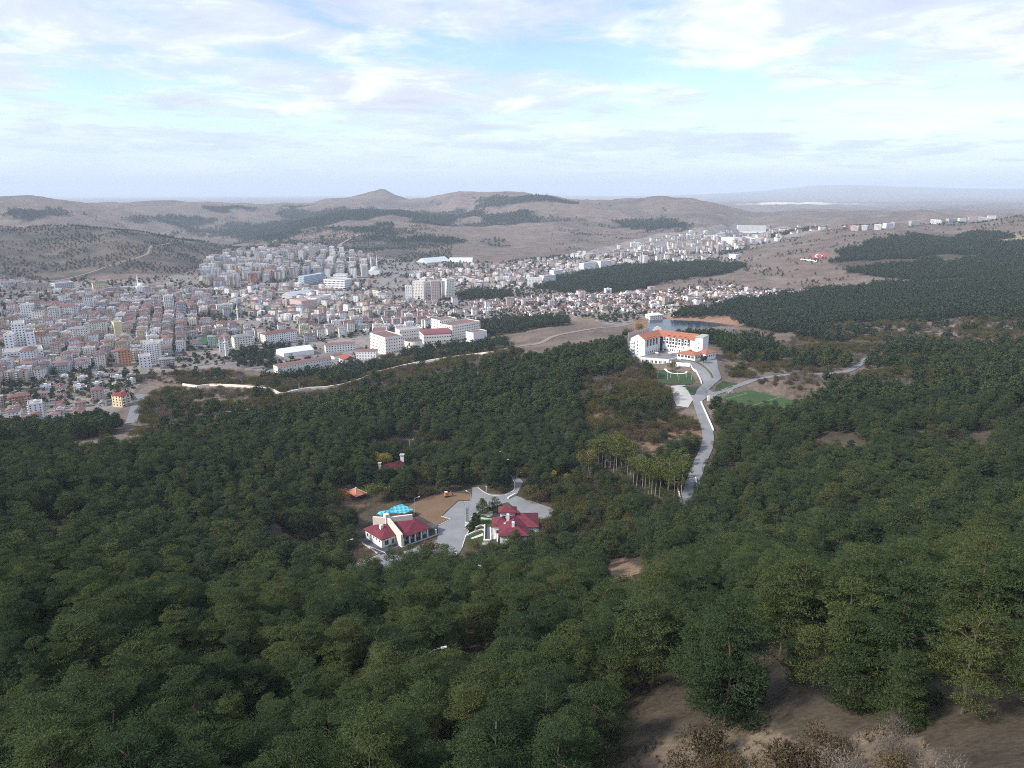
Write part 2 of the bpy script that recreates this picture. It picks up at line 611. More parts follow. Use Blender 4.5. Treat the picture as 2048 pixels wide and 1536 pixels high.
def pad(poly, z, fall):
    """level the ground inside a plot, with graded banks"""
    global H
    P = np.array(poly)[:, :2]
    m = (gX > P[:, 0].min() - fall) & (gX < P[:, 0].max() + fall) & (gY > P[:, 1].min() - fall) & (gY < P[:, 1].max() + fall)
    x, y = gX[m], gY[m]
    ins = pip(P, x, y)
    d = np.where(ins, 0, seg_dist(P, x, y, True))
    w = 1 - sstep(0, fall, d)
    zz = z(x, y) if callable(z) else z
    H[m] = H[m] * (1 - w) + zz * w


def pl(pts, z):
    return [Q(px, py, z) for px, py in pts]


def region(pts, sub=3):
    """photo outline -> outline on the ground, kept as (azimuth, log distance)"""
    out = []
    n = len(pts)
    for i in range(n):
        (ax, ay), (bx, by) = pts[i], pts[(i + 1) % n]
        for k in range(sub):
            f = k / sub
            p = G(ax + (bx - ax) * f, ay + (by - ay) * f)
            out.append((math.atan2(p[0], p[1]), math.log(math.hypot(p[0], p[1]))))
    return out


# plots: the restaurant plaza, the hotel grounds, the football pitch, the reservoir
ZP, ZH, ZL, ZF, ZW = -148.0, -138.0, -143.0, -146.5, -187.0
pad(pl([(690, 1150), (716, 1020), (770, 1003), (850, 985), (940, 962), (1050, 955), (1125, 1010), (1110, 1100), (1000, 1120), (905, 1160)], ZP), ZP, 30)
pad(pl([(1266, 712), (1300, 742), (1340, 752), (1385, 765), (1440, 745), (1455, 690), (1420, 680), (1270, 690)], ZH - 4.5), ZH - 4.5, 30)
pad(pl([(1350, 722), (1372, 712), (1415, 712), (1436, 722), (1436, 738), (1420, 748), (1395, 740)], ZH - 1.2), ZH - 1.2, 12)
pad(pl([(1408, 797), (1492, 776), (1640, 812), (1575, 838)], ZF), ZF, 16)
LAKE = [(1302, 642), (1330, 640), (1400, 643), (1440, 647), (1470, 652), (1500, 661), (1520, 664), (1480, 668), (1420, 668), (1360, 672), (1300, 672)]
lake_xy = pl(LAKE, ZW)
pad(lake_xy, ZW - 1.6, 28)

# ------------------------------------------------------------------ what grows where (outlines read from the photograph)
REG = {k: region(v) for k, v in {
    'forest_main': [(-350, 1850), (-350, 945), (0, 925), (60, 912), (150, 906), (260, 908), (330, 886), (430, 866), (560, 840), (650, 812), (760, 799), (860, 779), (950, 756), (1040, 732), (1120, 713), (1200, 697), (1254, 692), (1275, 735), (1330, 745), (1345, 790), (1350, 830), (1400, 850), (1440, 812), (1590, 826), (1640, 800), (1750, 790), (2048, 770), (2400, 770), (2400, 1850)],
    'forest_dam': [(1345, 678), (1420, 677), (1480, 679), (1550, 682), (1535, 704), (1445, 714), (1440, 696)],
    'mixed_slope': [(1445, 690), (1540, 692), (1620, 668), (1700, 650), (1900, 640), (2400, 640), (2400, 785), (2048, 775), (1760, 795), (1640, 805), (1520, 775), (1440, 740)],
    'forest_lake': [(1330, 640), (1370, 628), (1500, 603), (1640, 583), (1800, 570), (2400, 560), (2400, 660), (1900, 643), (1700, 653), (1560, 668), (1515, 657), (1440, 642), (1400, 640)],
    'forest_far': [(1672, 525), (1690, 503), (1750, 483), (1850, 468), (1960, 465), (2010, 473), (1985, 488), (2400, 490), (2400, 567), (2048, 562), (1900, 566), (1800, 562), (1700, 548)],
    'forest_block': [(1065, 576), (1120, 557), (1250, 535), (1400, 527), (1480, 533), (1440, 552), (1340, 560), (1290, 578), (1240, 590), (1120, 586)],
    'forest_strip': [(915, 592), (950, 584), (1030, 586), (1022, 600), (930, 602)],
    'forest_school': [(950, 647), (1110, 637), (1142, 650), (1060, 662), (970, 674)],
    'school_slope': [(560, 760), (660, 742), (760, 722), (870, 700), (970, 686), (1010, 684), (1000, 704), (860, 738), (760, 757), (640, 782)],
    'wall_slope': [(545, 800), (640, 786), (740, 758), (850, 730), (990, 711), (1045, 702), (1045, 735), (950, 762), (860, 785), (760, 805), (650, 818), (560, 845)],
    'park': [(440, 715), (520, 695), (560, 700), (640, 700), (560, 715), (545, 740), (480, 735)],
    'left_edge': [(-350, 925), (-350, 880), (0, 866), (130, 860), (190, 848), (235, 846), (250, 868), (150, 880), (60, 886), (0, 900)],
    'shrub_hotel': [(1150, 765), (1285, 738), (1335, 780), (1345, 830), (1400, 855), (1392, 905), (1320, 915), (1180, 880)],
    'scrub_slope': [(265, 795), (380, 778), (540, 792), (640, 785), (655, 808), (560, 836), (430, 862), (330, 882), (275, 890)],
    'scrub_wall': [(440, 745), (560, 760), (640, 785), (545, 790), (380, 772), (260, 770), (300, 748)],
    'scrub_bottom': [(1120, 1850), (1200, 1560), (1310, 1468), (1480, 1435), (1570, 1455), (1640, 1478), (1700, 1455), (1760, 1440), (1835, 1470), (1890, 1515), (1945, 1590), (2040, 1850)],
    'scrub_dry': [(1640, 655), (1750, 645), (2400, 635), (2400, 705), (1850, 700), (1700, 688)],
    'scrub_road': [(1440, 715), (1560, 712), (1730, 722), (1990, 755), (1960, 790), (1750, 795), (1570, 772), (1460, 762)],
    'brown_right': [(1070, 995), (1105, 962), (1165, 950), (1250, 992), (1340, 1035), (1270, 1085), (1150, 1110), (1085, 1090)],
    'brown_left': [(480, 1075), (560, 1030), (690, 1020), (715, 1080), (640, 1130), (500, 1130)],
    'dirt_mid': [(1205, 1135), (1255, 1118), (1310, 1180), (1300, 1255), (1215, 1250)],
    'dirt_gap': [(1640, 1140), (1735, 1105), (1800, 1170), (1780, 1225), (1680, 1215)],
    'dirt_hill': [(1285, 880), (1330, 858), (1388, 858), (1392, 885), (1340, 905)],
    'dirt_left': [(615, 1020), (690, 985), (745, 1000), (712, 1022), (640, 1035)],
    'town': [(-400, 850), (-400, 590), (0, 560), (170, 560), (300, 560), (400, 540), (430, 512), (560, 496), (650, 496), (760, 515), (860, 525), (1000, 525), (1150, 508), (1300, 472), (1470, 448), (1640, 462), (1490, 500), (1470, 522), (1240, 535), (1060, 575), (1300, 582), (1480, 572), (1590, 590), (1480, 612), (1330, 640), (1240, 652), (1130, 632), (960, 645), (980, 680), (860, 705), (560, 745), (440, 735), (300, 745), (260, 790), (230, 830), (60, 850)],
    'field': [(1100, 640), (1230, 627), (1240, 634), (1130, 646)],
    'field_far': [(1980, 478), (2010, 470), (2400, 466), (2400, 488), (1990, 488)],
    'hill_wood_a': [(200, 440), (330, 432), (400, 416), (500, 412), (640, 410), (720, 420), (860, 422), (930, 420), (900, 452), (800, 472), (640, 458), (560, 482), (480, 477), (400, 470), (320, 462), (260, 460)],
    'hill_wood_e': [(900, 432), (1000, 422), (1110, 428), (1060, 445), (950, 452)],
    'hill_wood_f': [(640, 478), (760, 468), (900, 458), (1010, 466), (900, 490), (760, 500)],
    'hill_wood_g': [(0, 425), (100, 420), (220, 430), (200, 445), (60, 445)],
    'hill_wood_b': [(850, 402), (960, 396), (1090, 394), (1160, 410), (1000, 414), (900, 417)],
    'hill_wood_c': [(1150, 450), (1250, 443), (1330, 440), (1380, 452), (1370, 462), (1250, 458)],
    'hill_wood_d': [(1480, 475), (1560, 465), (1700, 455), (1860, 448), (1700, 462), (1560, 478)],
    'sunlit_plain': [(1470, 409), (1560, 403), (1700, 403), (1850, 406), (1850, 410), (1700, 409), (1560, 409)],
}.items()}


def inreg(name, x, y):
    if name not in ('town', 'field', 'field_far'):       # natural, ragged edges
        s = 0.028 * np.hypot(x, y) + 3
        x, y = x + (fbm(x, y, 34, 3, 201) - .5) * s, y + (fbm(x, y, 34, 3, 211) - .5) * s * 2
    return pip(REG[name], np.arctan2(x, y), np.log(np.maximum(np.hypot(x, y), 1)))


# ------------------------------------------------------------------ terrain sheet with its land cover
def cover_colour(x, y, r):
    n1 = fbm(x, y, 90, 5, 40)
    n2 = fbm(x, y, 14, 4, 50)
    n3 = fbm(x, y, 500, 4, 60)
    c = np.empty((len(x), 3))
    dry = np.array([0.150, 0.116, 0.095])
    pale = np.array([0.215, 0.172, 0.143])
    pink = np.array([0.172, 0.124, 0.108])
    dark = np.array([0.062, 0.060, 0.052])
    wood = np.array([0.026, 0.036, 0.026])

    def mix(m, col):
        c[:] = c * (1 - m[:, None]) + col * m[:, None]
    c[:] = dry
    mix(sstep(0.45, 0.75, n3), pink)
    mix(sstep(0.52, 0.8, n1) * 0.6, pale)
    far = sstep(2000, 3000, r)
    mix(far * sstep(0.52, 0.72, fbm(x, y, 300, 5, 71)) * 0.45, dark)
    mix((1 - far) * sstep(0.5, 0.75, n2) * 0.3, dark)
    gully = 1 - sstep(0.30, 0.46, fbm(x, y, 420, 4, 9, True))
    mix(sstep(2300, 3200, r) * (1 - sstep(7000, 9000, r)) * gully * 0.75, dark * 0.8)
    hl = (r > 1850) & (r < 3000) & (np.arctan2(x, y) < -0.1)
    mix(hl * (0.3 + 0.6 * sstep(0.45, 0.62, fbm(x, y, 60, 4, 77))), dark)
    g = np.array([0.062, 0.052, 0.036])
    for k in ('forest_main', 'mixed_slope', 'forest_dam', 'forest_lake', 'forest_far', 'forest_block', 'forest_strip', 'forest_school', 'school_slope', 'park', 'left_edge'):
        mix(inreg(k, x, y) * (0.55 if k in ('mixed_slope', 'school_slope') else 0.85), g * (0.7 + 0.6 * n2[:, None]))
    dirt = np.array([0.190, 0.125, 0.085])
    for k, col in (('dirt_mid', dirt * 1.25), ('dirt_gap', dirt * 0.75), ('dirt_hill', dirt), ('dirt_left', dirt * 0.9), ('scrub_bottom', np.array([0.155, 0.122, 0.088])), ('shrub_hotel', dirt * 0.8),
                   ('scrub_slope', dry * 1.25), ('scrub_wall', dry * 1.15), ('scrub_dry', dry * 1.15), ('scrub_road', dry * 1.1), ('brown_right', dirt * 0.55), ('brown_left', dirt * 0.6)):
        mix(inreg(k, x, y) * (0.75 + 0.25 * n2), col * (0.75 + 0.5 * n1[:, None]))
    mix(inreg('town', x, y) * 0.85, np.array([0.235, 0.212, 0.198]) * (0.75 + 0.5 * n2[:, None]))
    mix(inreg('field', x, y) * 0.9, np.array([0.22, 0.18, 0.12]))
    mix(inreg('field_far', x, y) * 0.9, np.array([0.27, 0.225, 0.14]))
    for k, th in (('hill_wood_a', 0.37), ('hill_wood_b', 0.42), ('hill_wood_c', 0.36), ('hill_wood_d', 0.42), ('hill_wood_e', 0.46), ('hill_wood_f', 0.50), ('hill_wood_g', 0.52)):
        mix(inreg(k, x, y) * sstep(th, th + 0.05, fbm(x, y, 330, 5, 83)) * 0.85, wood)
    mix(inreg('sunlit_plain', x, y) * sstep(0.4, 0.6, fbm(x, y, 2500, 4, 91)), np.array([0.62, 0.55, 0.42]))  # sunlit patch of the far fields, its light put into the cover colour
    mix(sstep(7000, 9000, r) * sstep(0.5, 0.7, fbm(x, y, 3000, 5, 97)) * 0.5, dark * 1.4)
    lk = pip(np.array(lake_xy)[:, :2], x, y)
    near_lake = (np.abs(x - 200) < 420) & (np.abs(y - 1000) < 320)
    if near_lake.any():
        d = np.full(len(x), 1e9)
        d[near_lake] = seg_dist(np.array(lake_xy)[:, :2], x[near_lake], y[near_lake], True)
        mix(((d < 30) & near_lake) * (1 - sstep(20, 30, d)), np.array([0.26, 0.155, 0.11]))
    return c


def build_terrain():
    idx = np.arange(NA * NR).reshape(NA, NR)
    q = np.stack([idx[:-1, :-1], idx[:-1, 1:], idx[1:, 1:], idx[1:, :-1]], -1).reshape(-1, 4)
    v = np.stack([gX, gY, H], -1).reshape(-1, 3)
    last = np.stack([idx[-1, :-1], idx[-1, 1:], idx[0, 1:], idx[0, :-1]], -1)
    me = mesh_np('terrain', v, np.concatenate([q, last]), True)
    col = cover_colour(gX.ravel(), gY.ravel(), gR.ravel())
    at = me.color_attributes.new('cover', 'FLOAT_COLOR', 'POINT')
    at.data.foreach_set('color', np.concatenate([col, np.ones((len(col), 1))], 1).astype(np.float32).ravel())
    m, t, out = new_mat('land cover')
    b = N(t, 'ShaderNodeBsdfPrincipled', inp={'Roughness': 0.95, 'Specular IOR Level': 0.1})
    ca = N(t, 'ShaderNodeAttribute', attribute_name='cover')
    g = N(t, 'ShaderNodeNewGeometry')
    fs = []
    for sc, de in ((0.02, 6.0), (0.25, 6.0), (1.6, 4.0)):
        n = N(t, 'ShaderNodeTexNoise', inp={'Scale': sc, 'Detail': de, 'Roughness': 0.65})
        L(t, g.outputs['Position'], n.inputs['Vector'])
        fs.append(n.outputs[0])
    f = math_n(t, 'ADD', math_n(t, 'ADD', math_n(t, 'MULTIPLY', fs[0], 0.8), math_n(t, 'MULTIPLY', fs[1], 0.9)), math_n(t, 'MULTIPLY', fs[2], 0.8))
    f = math_n(t, 'MAXIMUM', math_n(t, 'MULTIPLY_ADD', math_n(t, 'SUBTRACT', f, 1.25), 1.7, 1.0), 0.25)
    mul = N(t, 'ShaderNodeVectorMath', operation='SCALE')
    L(t, ca.outputs['Color'], mul.inputs[0])
    L(t, f, mul.inputs['Scale'])
    L(t, mul.outputs[0], b.inputs['Base Color'])
    bp = N(t, 'ShaderNodeBump', inp={'Strength': 0.6, 'Distance': 0.25})
    L(t, fs[2], bp.inputs['Height'])
    L(t, bp.outputs[0], b.inputs['Normal'])
    L(t, b.outputs[0], out.inputs['Surface'])
    o = link_mesh('terrain', me, m)
    tag(o, kind='structure')


# ------------------------------------------------------------------ shared materials
M_white = surf_mat('white render', (0.80, 0.79, 0.77), 0.035, 0.35, 0.8, 3.0)
M_cream = surf_mat('cream render', (0.74, 0.69, 0.60), 0.04, 0.35, 0.8, 3.0)
M_red = roof_mat('dark red tin tiles', (0.168, 0.032, 0.050))
M_terra = roof_mat('terracotta tiles', (0.39, 0.150, 0.098))
M_salmon = roof_mat('salmon tiles', (0.50, 0.165, 0.115))
M_glass = glass_mat('window glass')
M_asph = surf_mat('grey paving', (0.225, 0.228, 0.238), 0.17, 0.10, 0.9, 1.1, 0.15)
M_road = surf_mat('grey asphalt', (0.190, 0.195, 0.210), 0.10, 0.15, 0.9, 2.5, 0.15)
M_track = surf_mat('pale dirt track', (0.25, 0.20, 0.165), 0.10, 0.1, 0.95, 1.5)
M_conc = surf_mat('concrete', (0.42, 0.41, 0.39), 0.08, 0.3, 0.9, 4.0)
M_kerb = surf_mat('pale kerb stone', (0.56, 0.54, 0.50), 0.08, 0.4, 0.9, 4.0)
M_lawn = surf_mat('mown lawn', (0.042, 0.070, 0.028), 0.12, 0.1, 0.95, 1.2)
M_turf = surf_mat('pitch turf', (0.046, 0.082, 0.028), 0.14, 0.06, 0.95, 0.8)
M_dry = surf_mat('dry grass', (0.168, 0.112, 0.070), 0.16, 0.12, 0.95, 1.0)
M_metal = surf_mat('galvanised metal', (0.46, 0.48, 0.48), 0.06, 1.0, 0.5, 8.0, spec=0.5)
M_wmetal = surf_mat('white painted metal', (0.78, 0.78, 0.77), 0.04, 1.0, 0.5, 8.0, spec=0.4)
M_dark = surf_mat('dark plastic', (0.02, 0.02, 0.022), 0.1, 1.0, 0.6, 8.0)
M_slate = surf_mat('blue grey slabs', (0.085, 0.090, 0.115), 0.12, 0.4, 0.8, 2.0)
M_timber = surf_mat('red brown timber', (0.17, 0.055, 0.040), 0.15, 0.5, 0.8, 4.0)

CLEAR = []      # (outline on the ground, margin, closed?, how far in front a tree may not stand)


def drape(name, xy, mat, lift=0.25, cell=4.0, z=None, parent=None, kind='structure'):
    """a sheet over the ground inside an outline (or level at z)"""
    bm = bmesh.new()
    vs = [bm.verts.new((p[0], p[1], 0)) for p in xy]
    bm.faces.new(vs)
    bmesh.ops.triangulate(bm, faces=bm.faces[:])
    if z is None:
        for _ in range(6):
            es = [e for e in bm.edges if e.calc_length() > cell]
            if not es:
                break
            bmesh.ops.subdivide_edges(bm, edges=es, cuts=1, use_grid_fill=False)
            bmesh.ops.triangulate(bm, faces=[f for f in bm.faces if len(f.verts) > 3])
    bm.normal_update()
    if sum(f.normal.z for f in bm.faces) < 0:
        bmesh.ops.reverse_faces(bm, faces=bm.faces[:])
    co = np.array([v.co[:] for v in bm.verts])
    hz = np.full(len(co), z) if z is not None else hfun(co[:, 0], co[:, 1]) + lift
    for v, h in zip(bm.verts, hz):
        v.co.z = h
    me = bpy.data.meshes.new(name)
    bm.to_mesh(me)
    bm.free()
    o = link_mesh(name, me, mat, parent)
    if kind:
        tag(o, kind=kind)
    return o


def smooth_line(pts, step=4.0):
    """Catmull-Rom through xy points"""
    P = np.array([p[:2] for p in pts], float)
    P = np.concatenate([[2 * P[0] - P[1]], P, [2 * P[-1] - P[-2]]])
    out = []
    for i in range(1, len(P) - 2):
        n = max(2, int(np.linalg.norm(P[i + 1] - P[i]) / step))
        for k in range(n):
            t = k / n
            out.append(0.5 * (2 * P[i] + (P[i + 1] - P[i - 1]) * t + (2 * P[i - 1] - 5 * P[i] + 4 * P[i + 1] - P[i + 2]) * t * t + (3 * P[i] - P[i - 1] - 3 * P[i + 1] + P[i + 2]) * t ** 3))
    out.append(P[-2])
    return np.array(out)


def level_strip(C, w, fall):
    """cut or fill the ground so that a road lies level across"""
    global H
    hz = hfun(C[:, 0], C[:, 1])
    k = 5
    hp = np.convolve(np.concatenate([[hz[0]] * k, hz, [hz[-1]] * k]), np.ones(2 * k + 1) / (2 * k + 1), 'valid')
    m = (gX > C[:, 0].min() - w - fall) & (gX < C[:, 0].max() + w + fall) & (gY > C[:, 1].min() - w - fall) & (gY < C[:, 1].max() + w + fall)
    x, y = gX[m], gY[m]
    if not len(x):
        return
    best, zz = np.full(len(x), 1e18), np.zeros(len(x))
    for i in range(len(C) - 1):
        u = C[i + 1] - C[i]
        t = np.clip(((x - C[i, 0]) * u[0] + (y - C[i, 1]) * u[1]) / (u @ u + 1e-9), 0, 1)
        d = (x - C[i, 0] - t * u[0]) ** 2 + (y - C[i, 1] - t * u[1]) ** 2
        b = d < best
        best = np.where(b, d, best)
        zz = np.where(b, hp[i] * (1 - t) + hp[i + 1] * t, zz)
    wgt = 1 - sstep(w / 2 + 0.5, w / 2 + fall, np.sqrt(best))
    H[m] = H[m] * (1 - wgt) + zz * wgt


def strip_mesh(name, C, w, mat, lift, n=4, off=0.0):
    d = np.gradient(C, axis=0)
    d /= np.linalg.norm(d, axis=1, keepdims=True) + 1e-9
    nrm = np.stack([-d[:, 1], d[:, 0]], 1)
    rows = []
    for k in range(n + 1):
        p = C + nrm * (off + w * (k / n - 0.5))
        rows.append(np.concatenate([p, (hfun(p[:, 0], p[:, 1]) + lift)[:, None]], 1))
    V = np.stack(rows, 1)
    idx = np.arange(len(C) * (n + 1)).reshape(len(C), n + 1)
    q = np.stack([idx[:-1, :-1], idx[1:, :-1], idx[1:, 1:], idx[:-1, 1:]], -1).reshape(-1, 4)
    q = q[:, ::-1]
    return link_mesh(name, mesh_np(name, V.reshape(-1, 3), q), mat)


ROADS = {}
for nm, pts, w, mat, reach in (
    ('hotel_road', [(1392, 790), (1396, 806), (1403, 828), (1411, 850), (1416, 872), (1414, 893), (1406, 912), (1397, 932), (1390, 955), (1380, 985), (1372, 1005), (1366, 1022)], 6.6, 'asph', 15),
    ('lake_lane', [(1428, 789), (1460, 778), (1492, 769), (1520, 757), (1560, 750), (1610, 747), (1650, 748), (1690, 744), (1712, 734), (1735, 717)], 5.2, 'road', 18),
    ('wall_track', [(985, 704), (1035, 694), (1080, 686), (1105, 674), (1150, 664), (1210, 655), (1260, 648)], 7.0, 'track', 0),
    ('edge_lane', [(262, 845), (268, 825), (272, 812), (285, 800), (276, 790)], 8.0, 'road', 20),
    ('hill_track', [(110, 562), (180, 545), (240, 525), (290, 510), (305, 492), (345, 486)], 6.0, 'track', 0),
    ('town_avenue', [(470, 583), (520, 572), (560, 566), (620, 560), (690, 553), (760, 540)], 12.0, 'road', 0),
    ('town_boulevard', [(690, 606), (730, 588), (770, 568), (800, 550), (860, 540)], 12.0, 'road', 0),
    ('valley_road', [(560, 520), (660, 500), (700, 478), (760, 462), (830, 448)], 12.0, 'track', 0),
):
    ROADS[nm] = (smooth_line([G(*p) for p in pts], 4.0), w, mat, reach)
for C, w, mat, reach in ROADS.values():
    level_strip(C, w, 6.0)
    CLEAR.append((C, w / 2 + 0.8, False, reach))

build_terrain()

# ------------------------------------------------------------------ roads, paving, lawns, water (the setting)
for nm, (C, w, mat, reach) in ROADS.items():
    o = strip_mesh(nm, C, w, {'asph': M_asph, 'road': M_road, 'track': M_track}[mat], 0.3 if w < 9 else 0.6)
    tag(o, kind='structure')


def water():
    m, t, out = new_mat('lake water')
    b = N(t, 'ShaderNodeBsdfPrincipled', inp={'Base Color': (0.020, 0.040, 0.060, 1), 'Roughness': 0.16, 'IOR': 1.33})
    g = N(t, 'ShaderNodeNewGeometry')
    n = N(t, 'ShaderNodeTexNoise', inp={'Scale': 0.35, 'Detail': 4.0})
    L(t, g.outputs['Position'], n.inputs['Vector'])
    bp = N(t, 'ShaderNodeBump', inp={'Strength': 0.25, 'Distance': 0.3})
    L(t, n.outputs[0], bp.inputs['Height'])
    L(t, bp.outputs[0], b.inputs['Normal'])
    L(t, b.outputs[0], out.inputs['Surface'])
    P = np.array(lake_xy)[:, :2]
    c = P.mean(0)
    drape('lake', c + (P - c) * 1.06, m, z=ZW)


water()
CLEAR.append((lake_xy, 10, True, 0))


def px1(x, y):
    return 640 + x / 3.938, 860 + y / 3.938


PLAZA = [(1050, 1125), (960, 1010), (900, 1002), (700, 1005), (650, 962), (800, 905), (925, 862), (932, 760), (1030, 700), (962, 682), (1090, 562), (1190, 560), (1202, 455), (1240, 450), (1320, 500), (1440, 512), (1525, 475), (1535, 405), (1512, 362), (1545, 358), (1600, 410), (1570, 470),
         (1545, 520), (1700, 572), (1840, 622), (1825, 685), (1740, 705), (1640, 700), (1480, 570), (1290, 620), (1200, 685), (1155, 840), (1120, 930), (1060, 1040)]
plaza_xy = pl([px1(*p) for p in PLAZA], ZP)
drape('plaza_paving', plaza_xy, M_asph, z=ZP + 0.12)
CLEAR.append((plaza_xy, 1.0, True, 24))
park_xy = pl([px1(*p) for p in [(255, 1080), (470, 988), (525, 975), (660, 1000), (640, 1085), (450, 1110), (300, 1120)]], ZP)
drape('parking_paving', park_xy, M_asph, z=ZP + 0.124)
CLEAR.append((park_xy, 0.5, True, 42))
dry_xy = pl([px1(*p) for p in [(690, 610), (760, 560), (900, 510), (1020, 490), (1180, 505), (1195, 556), (1085, 556), (955, 680), (1020, 702), (915, 752), (820, 700), (740, 650)]], ZP)
drape('dry_grass_ground', dry_xy, M_dry, z=ZP + 0.09)
CLEAR.append((dry_xy, 0.5, True, 10))
verge_xy = pl([px1(*p) for p in [(270, 950), (370, 915), (460, 975), (270, 1060), (240, 1050)]], ZP)
drape('verge_ground', verge_xy, M_dry, z=ZP + 0.1)
CLEAR.append((verge_xy, 0, True, 15))
house_plot = pl([px1(*p) for p in [(320, 720), (700, 580), (930, 760), (920, 870), (600, 950), (480, 970), (340, 860)]], ZP)
CLEAR.append((house_plot, 1.5, True, 21))
garden_xy = pl([px1(*p) for p in [(1290, 640), (1480, 585), (1620, 620), (1735, 720), (1730, 820), (1640, 850), (1400, 930), (1270, 910), (1135, 915), (1190, 700)]], ZP)
CLEAR.append((garden_xy, 0.5, True, 17))
drape('garden_lawn', pl([px1(*p) for p in [(1290, 640), (1350, 640), (1400, 850), (1360, 920), (1150, 915), (1190, 700)]], ZP), M_lawn, z=ZP + 0.1)

# hotel grounds
fore_xy = [G(*p) for p in [(1386, 806), (1393, 782), (1404, 770), (1396, 750), (1382, 730), (1356, 722), (1372, 715), (1398, 726), (1412, 722), (1434, 719), (1436, 738), (1443, 757), (1426, 772), (1418, 780), (1436, 788), (1412, 797), (1400, 806)]]
drape('hotel_forecourt', fore_xy, M_asph, 0.35, 3.0)
CLEAR.append((fore_xy, 1.5, True, 40))
carpark_xy = [G(*p) for p in [(1342, 773), (1370, 771), (1378, 785), (1386, 800), (1376, 816), (1353, 812), (1347, 798)]]
drape('car_park_ground', carpark_xy, M_conc, 0.3, 3.0)
CLEAR.append((carpark_xy, 1.0, True, 40))
lawn_xy = [G(*p) for p in [(1308, 741), (1345, 741), (1381, 746), (1390, 762), (1384, 769), (1340, 770), (1316, 765)]]
drape('hotel_lawn', lawn_xy, M_lawn, 0.3, 3.0)
CLEAR.append((lawn_xy, 1.0, True, 40))
drape('verge_lawn', [G(*p) for p in [(1360, 773), (1398, 774), (1388, 790), (1379, 788), (1372, 778)]], M_lawn, 0.32, 3.0)
drape('bank_lawn', [G(*p) for p in [(1432, 772), (1448, 762), (1478, 768), (1462, 776), (1430, 785)]], M_lawn, 0.3, 3.0)
pitch_xy = pl([(1408, 797), (1492, 776), (1640, 812), (1575, 838)], ZF)
drape('football_pitch', pitch_xy, M_turf, z=ZF + 0.15)
CLEAR.append((pitch_xy, 1.0, True, 40))


def pitch_lines():
    a, b, c, d = [np.array(p[:2]) for p in pitch_xy]
    mb = MB()

    def at(u, v):
        return (a * (1 - u) + b * u) * (1 - v) + (d * (1 - u) + c * u) * v
    z = ZF + 0.17

    def line(p, q, w=0.22):
        p, q = np.array(p), np.array(q)
        n = q - p
        n = np.array([-n[1], n[0]]) / np.linalg.norm(n) * w / 2
        mb.poly([(*(p - n), z), (*(q - n), z), (*(q + n), z), (*(p + n), z)])
    k = [at(.05, .04), at(.95, .04), at(.95, .96), at(.05, .96)]
    for i in range(4):
        line(k[i], k[(i + 1) % 4])
    line(at(.05, .5), at(.95, .5))
    for v0, v1 in ((.04, .16), (.96, .84)):
        line(at(.25, v0), at(.25, v1))
        line(at(.75, v0), at(.75, v1))
        line(at(.25, v1), at(.75, v1))
    o = mb.link('pitch_markings', surf_mat('worn chalk', (0.34, 0.40, 0.30), 0.2, 0.4, 0.95))
    tag(o, kind='structure')


pitch_lines()

# ------------------------------------------------------------------ windows and other fittings
_wcache = {}


def window(parent, p, ang, w, h, frame=None, glass=None, proud=0.06, name='window'):
    """a framed window; p = middle of the sill on the wall face, ang = direction along the wall"""
    frame, glass = frame or M_wmetal, glass or M_glass
    key = (round(w, 2), round(h, 2), frame.name, glass.name, proud)
    if key not in _wcache:
        f = MB()
        t = 0.11
        for x0, x1, z0, z1 in ((-w / 2 - t, -w / 2, -t, h + t), (w / 2, w / 2 + t, -t, h + t), (-w / 2, w / 2, -t, 0), (-w / 2, w / 2, h, h + t)):
            f.box(x0, x1, -proud, 0.04, z0, z1)
        if w > 1.3:
            f.box(-0.04, 0.04, -proud * 0.8, 0.04, 0, h)
        g = MB()
        g.box(-w / 2, w / 2, -0.02, 0.03, 0, h)
        fm, gm = f.mesh('window'), g.mesh('pane')
        fm.materials.append(frame)
        gm.materials.append(glass)
        _wcache[key] = (fm, gm)
    fm, gm = _wcache[key]
    o = link_mesh(name, fm, None, parent)
    o.location = p
    o.rotation_euler = (0, 0, ang)
    g = link_mesh('pane', gm, None, o)
    return o


def rebase(root, loc):
    """move the thing's origin to its base without moving its parts"""
    loc = Vector(loc)
    for c in root.children:
        c.location = c.location - loc
    root.location = loc


def slab(mb, pts, th=0.22):
    """roof plane with thickness; pts = (x, y, z)"""
    mb.prism([p[:2] for p in pts], [p[2] - th for p in pts], [p[2] for p in pts])


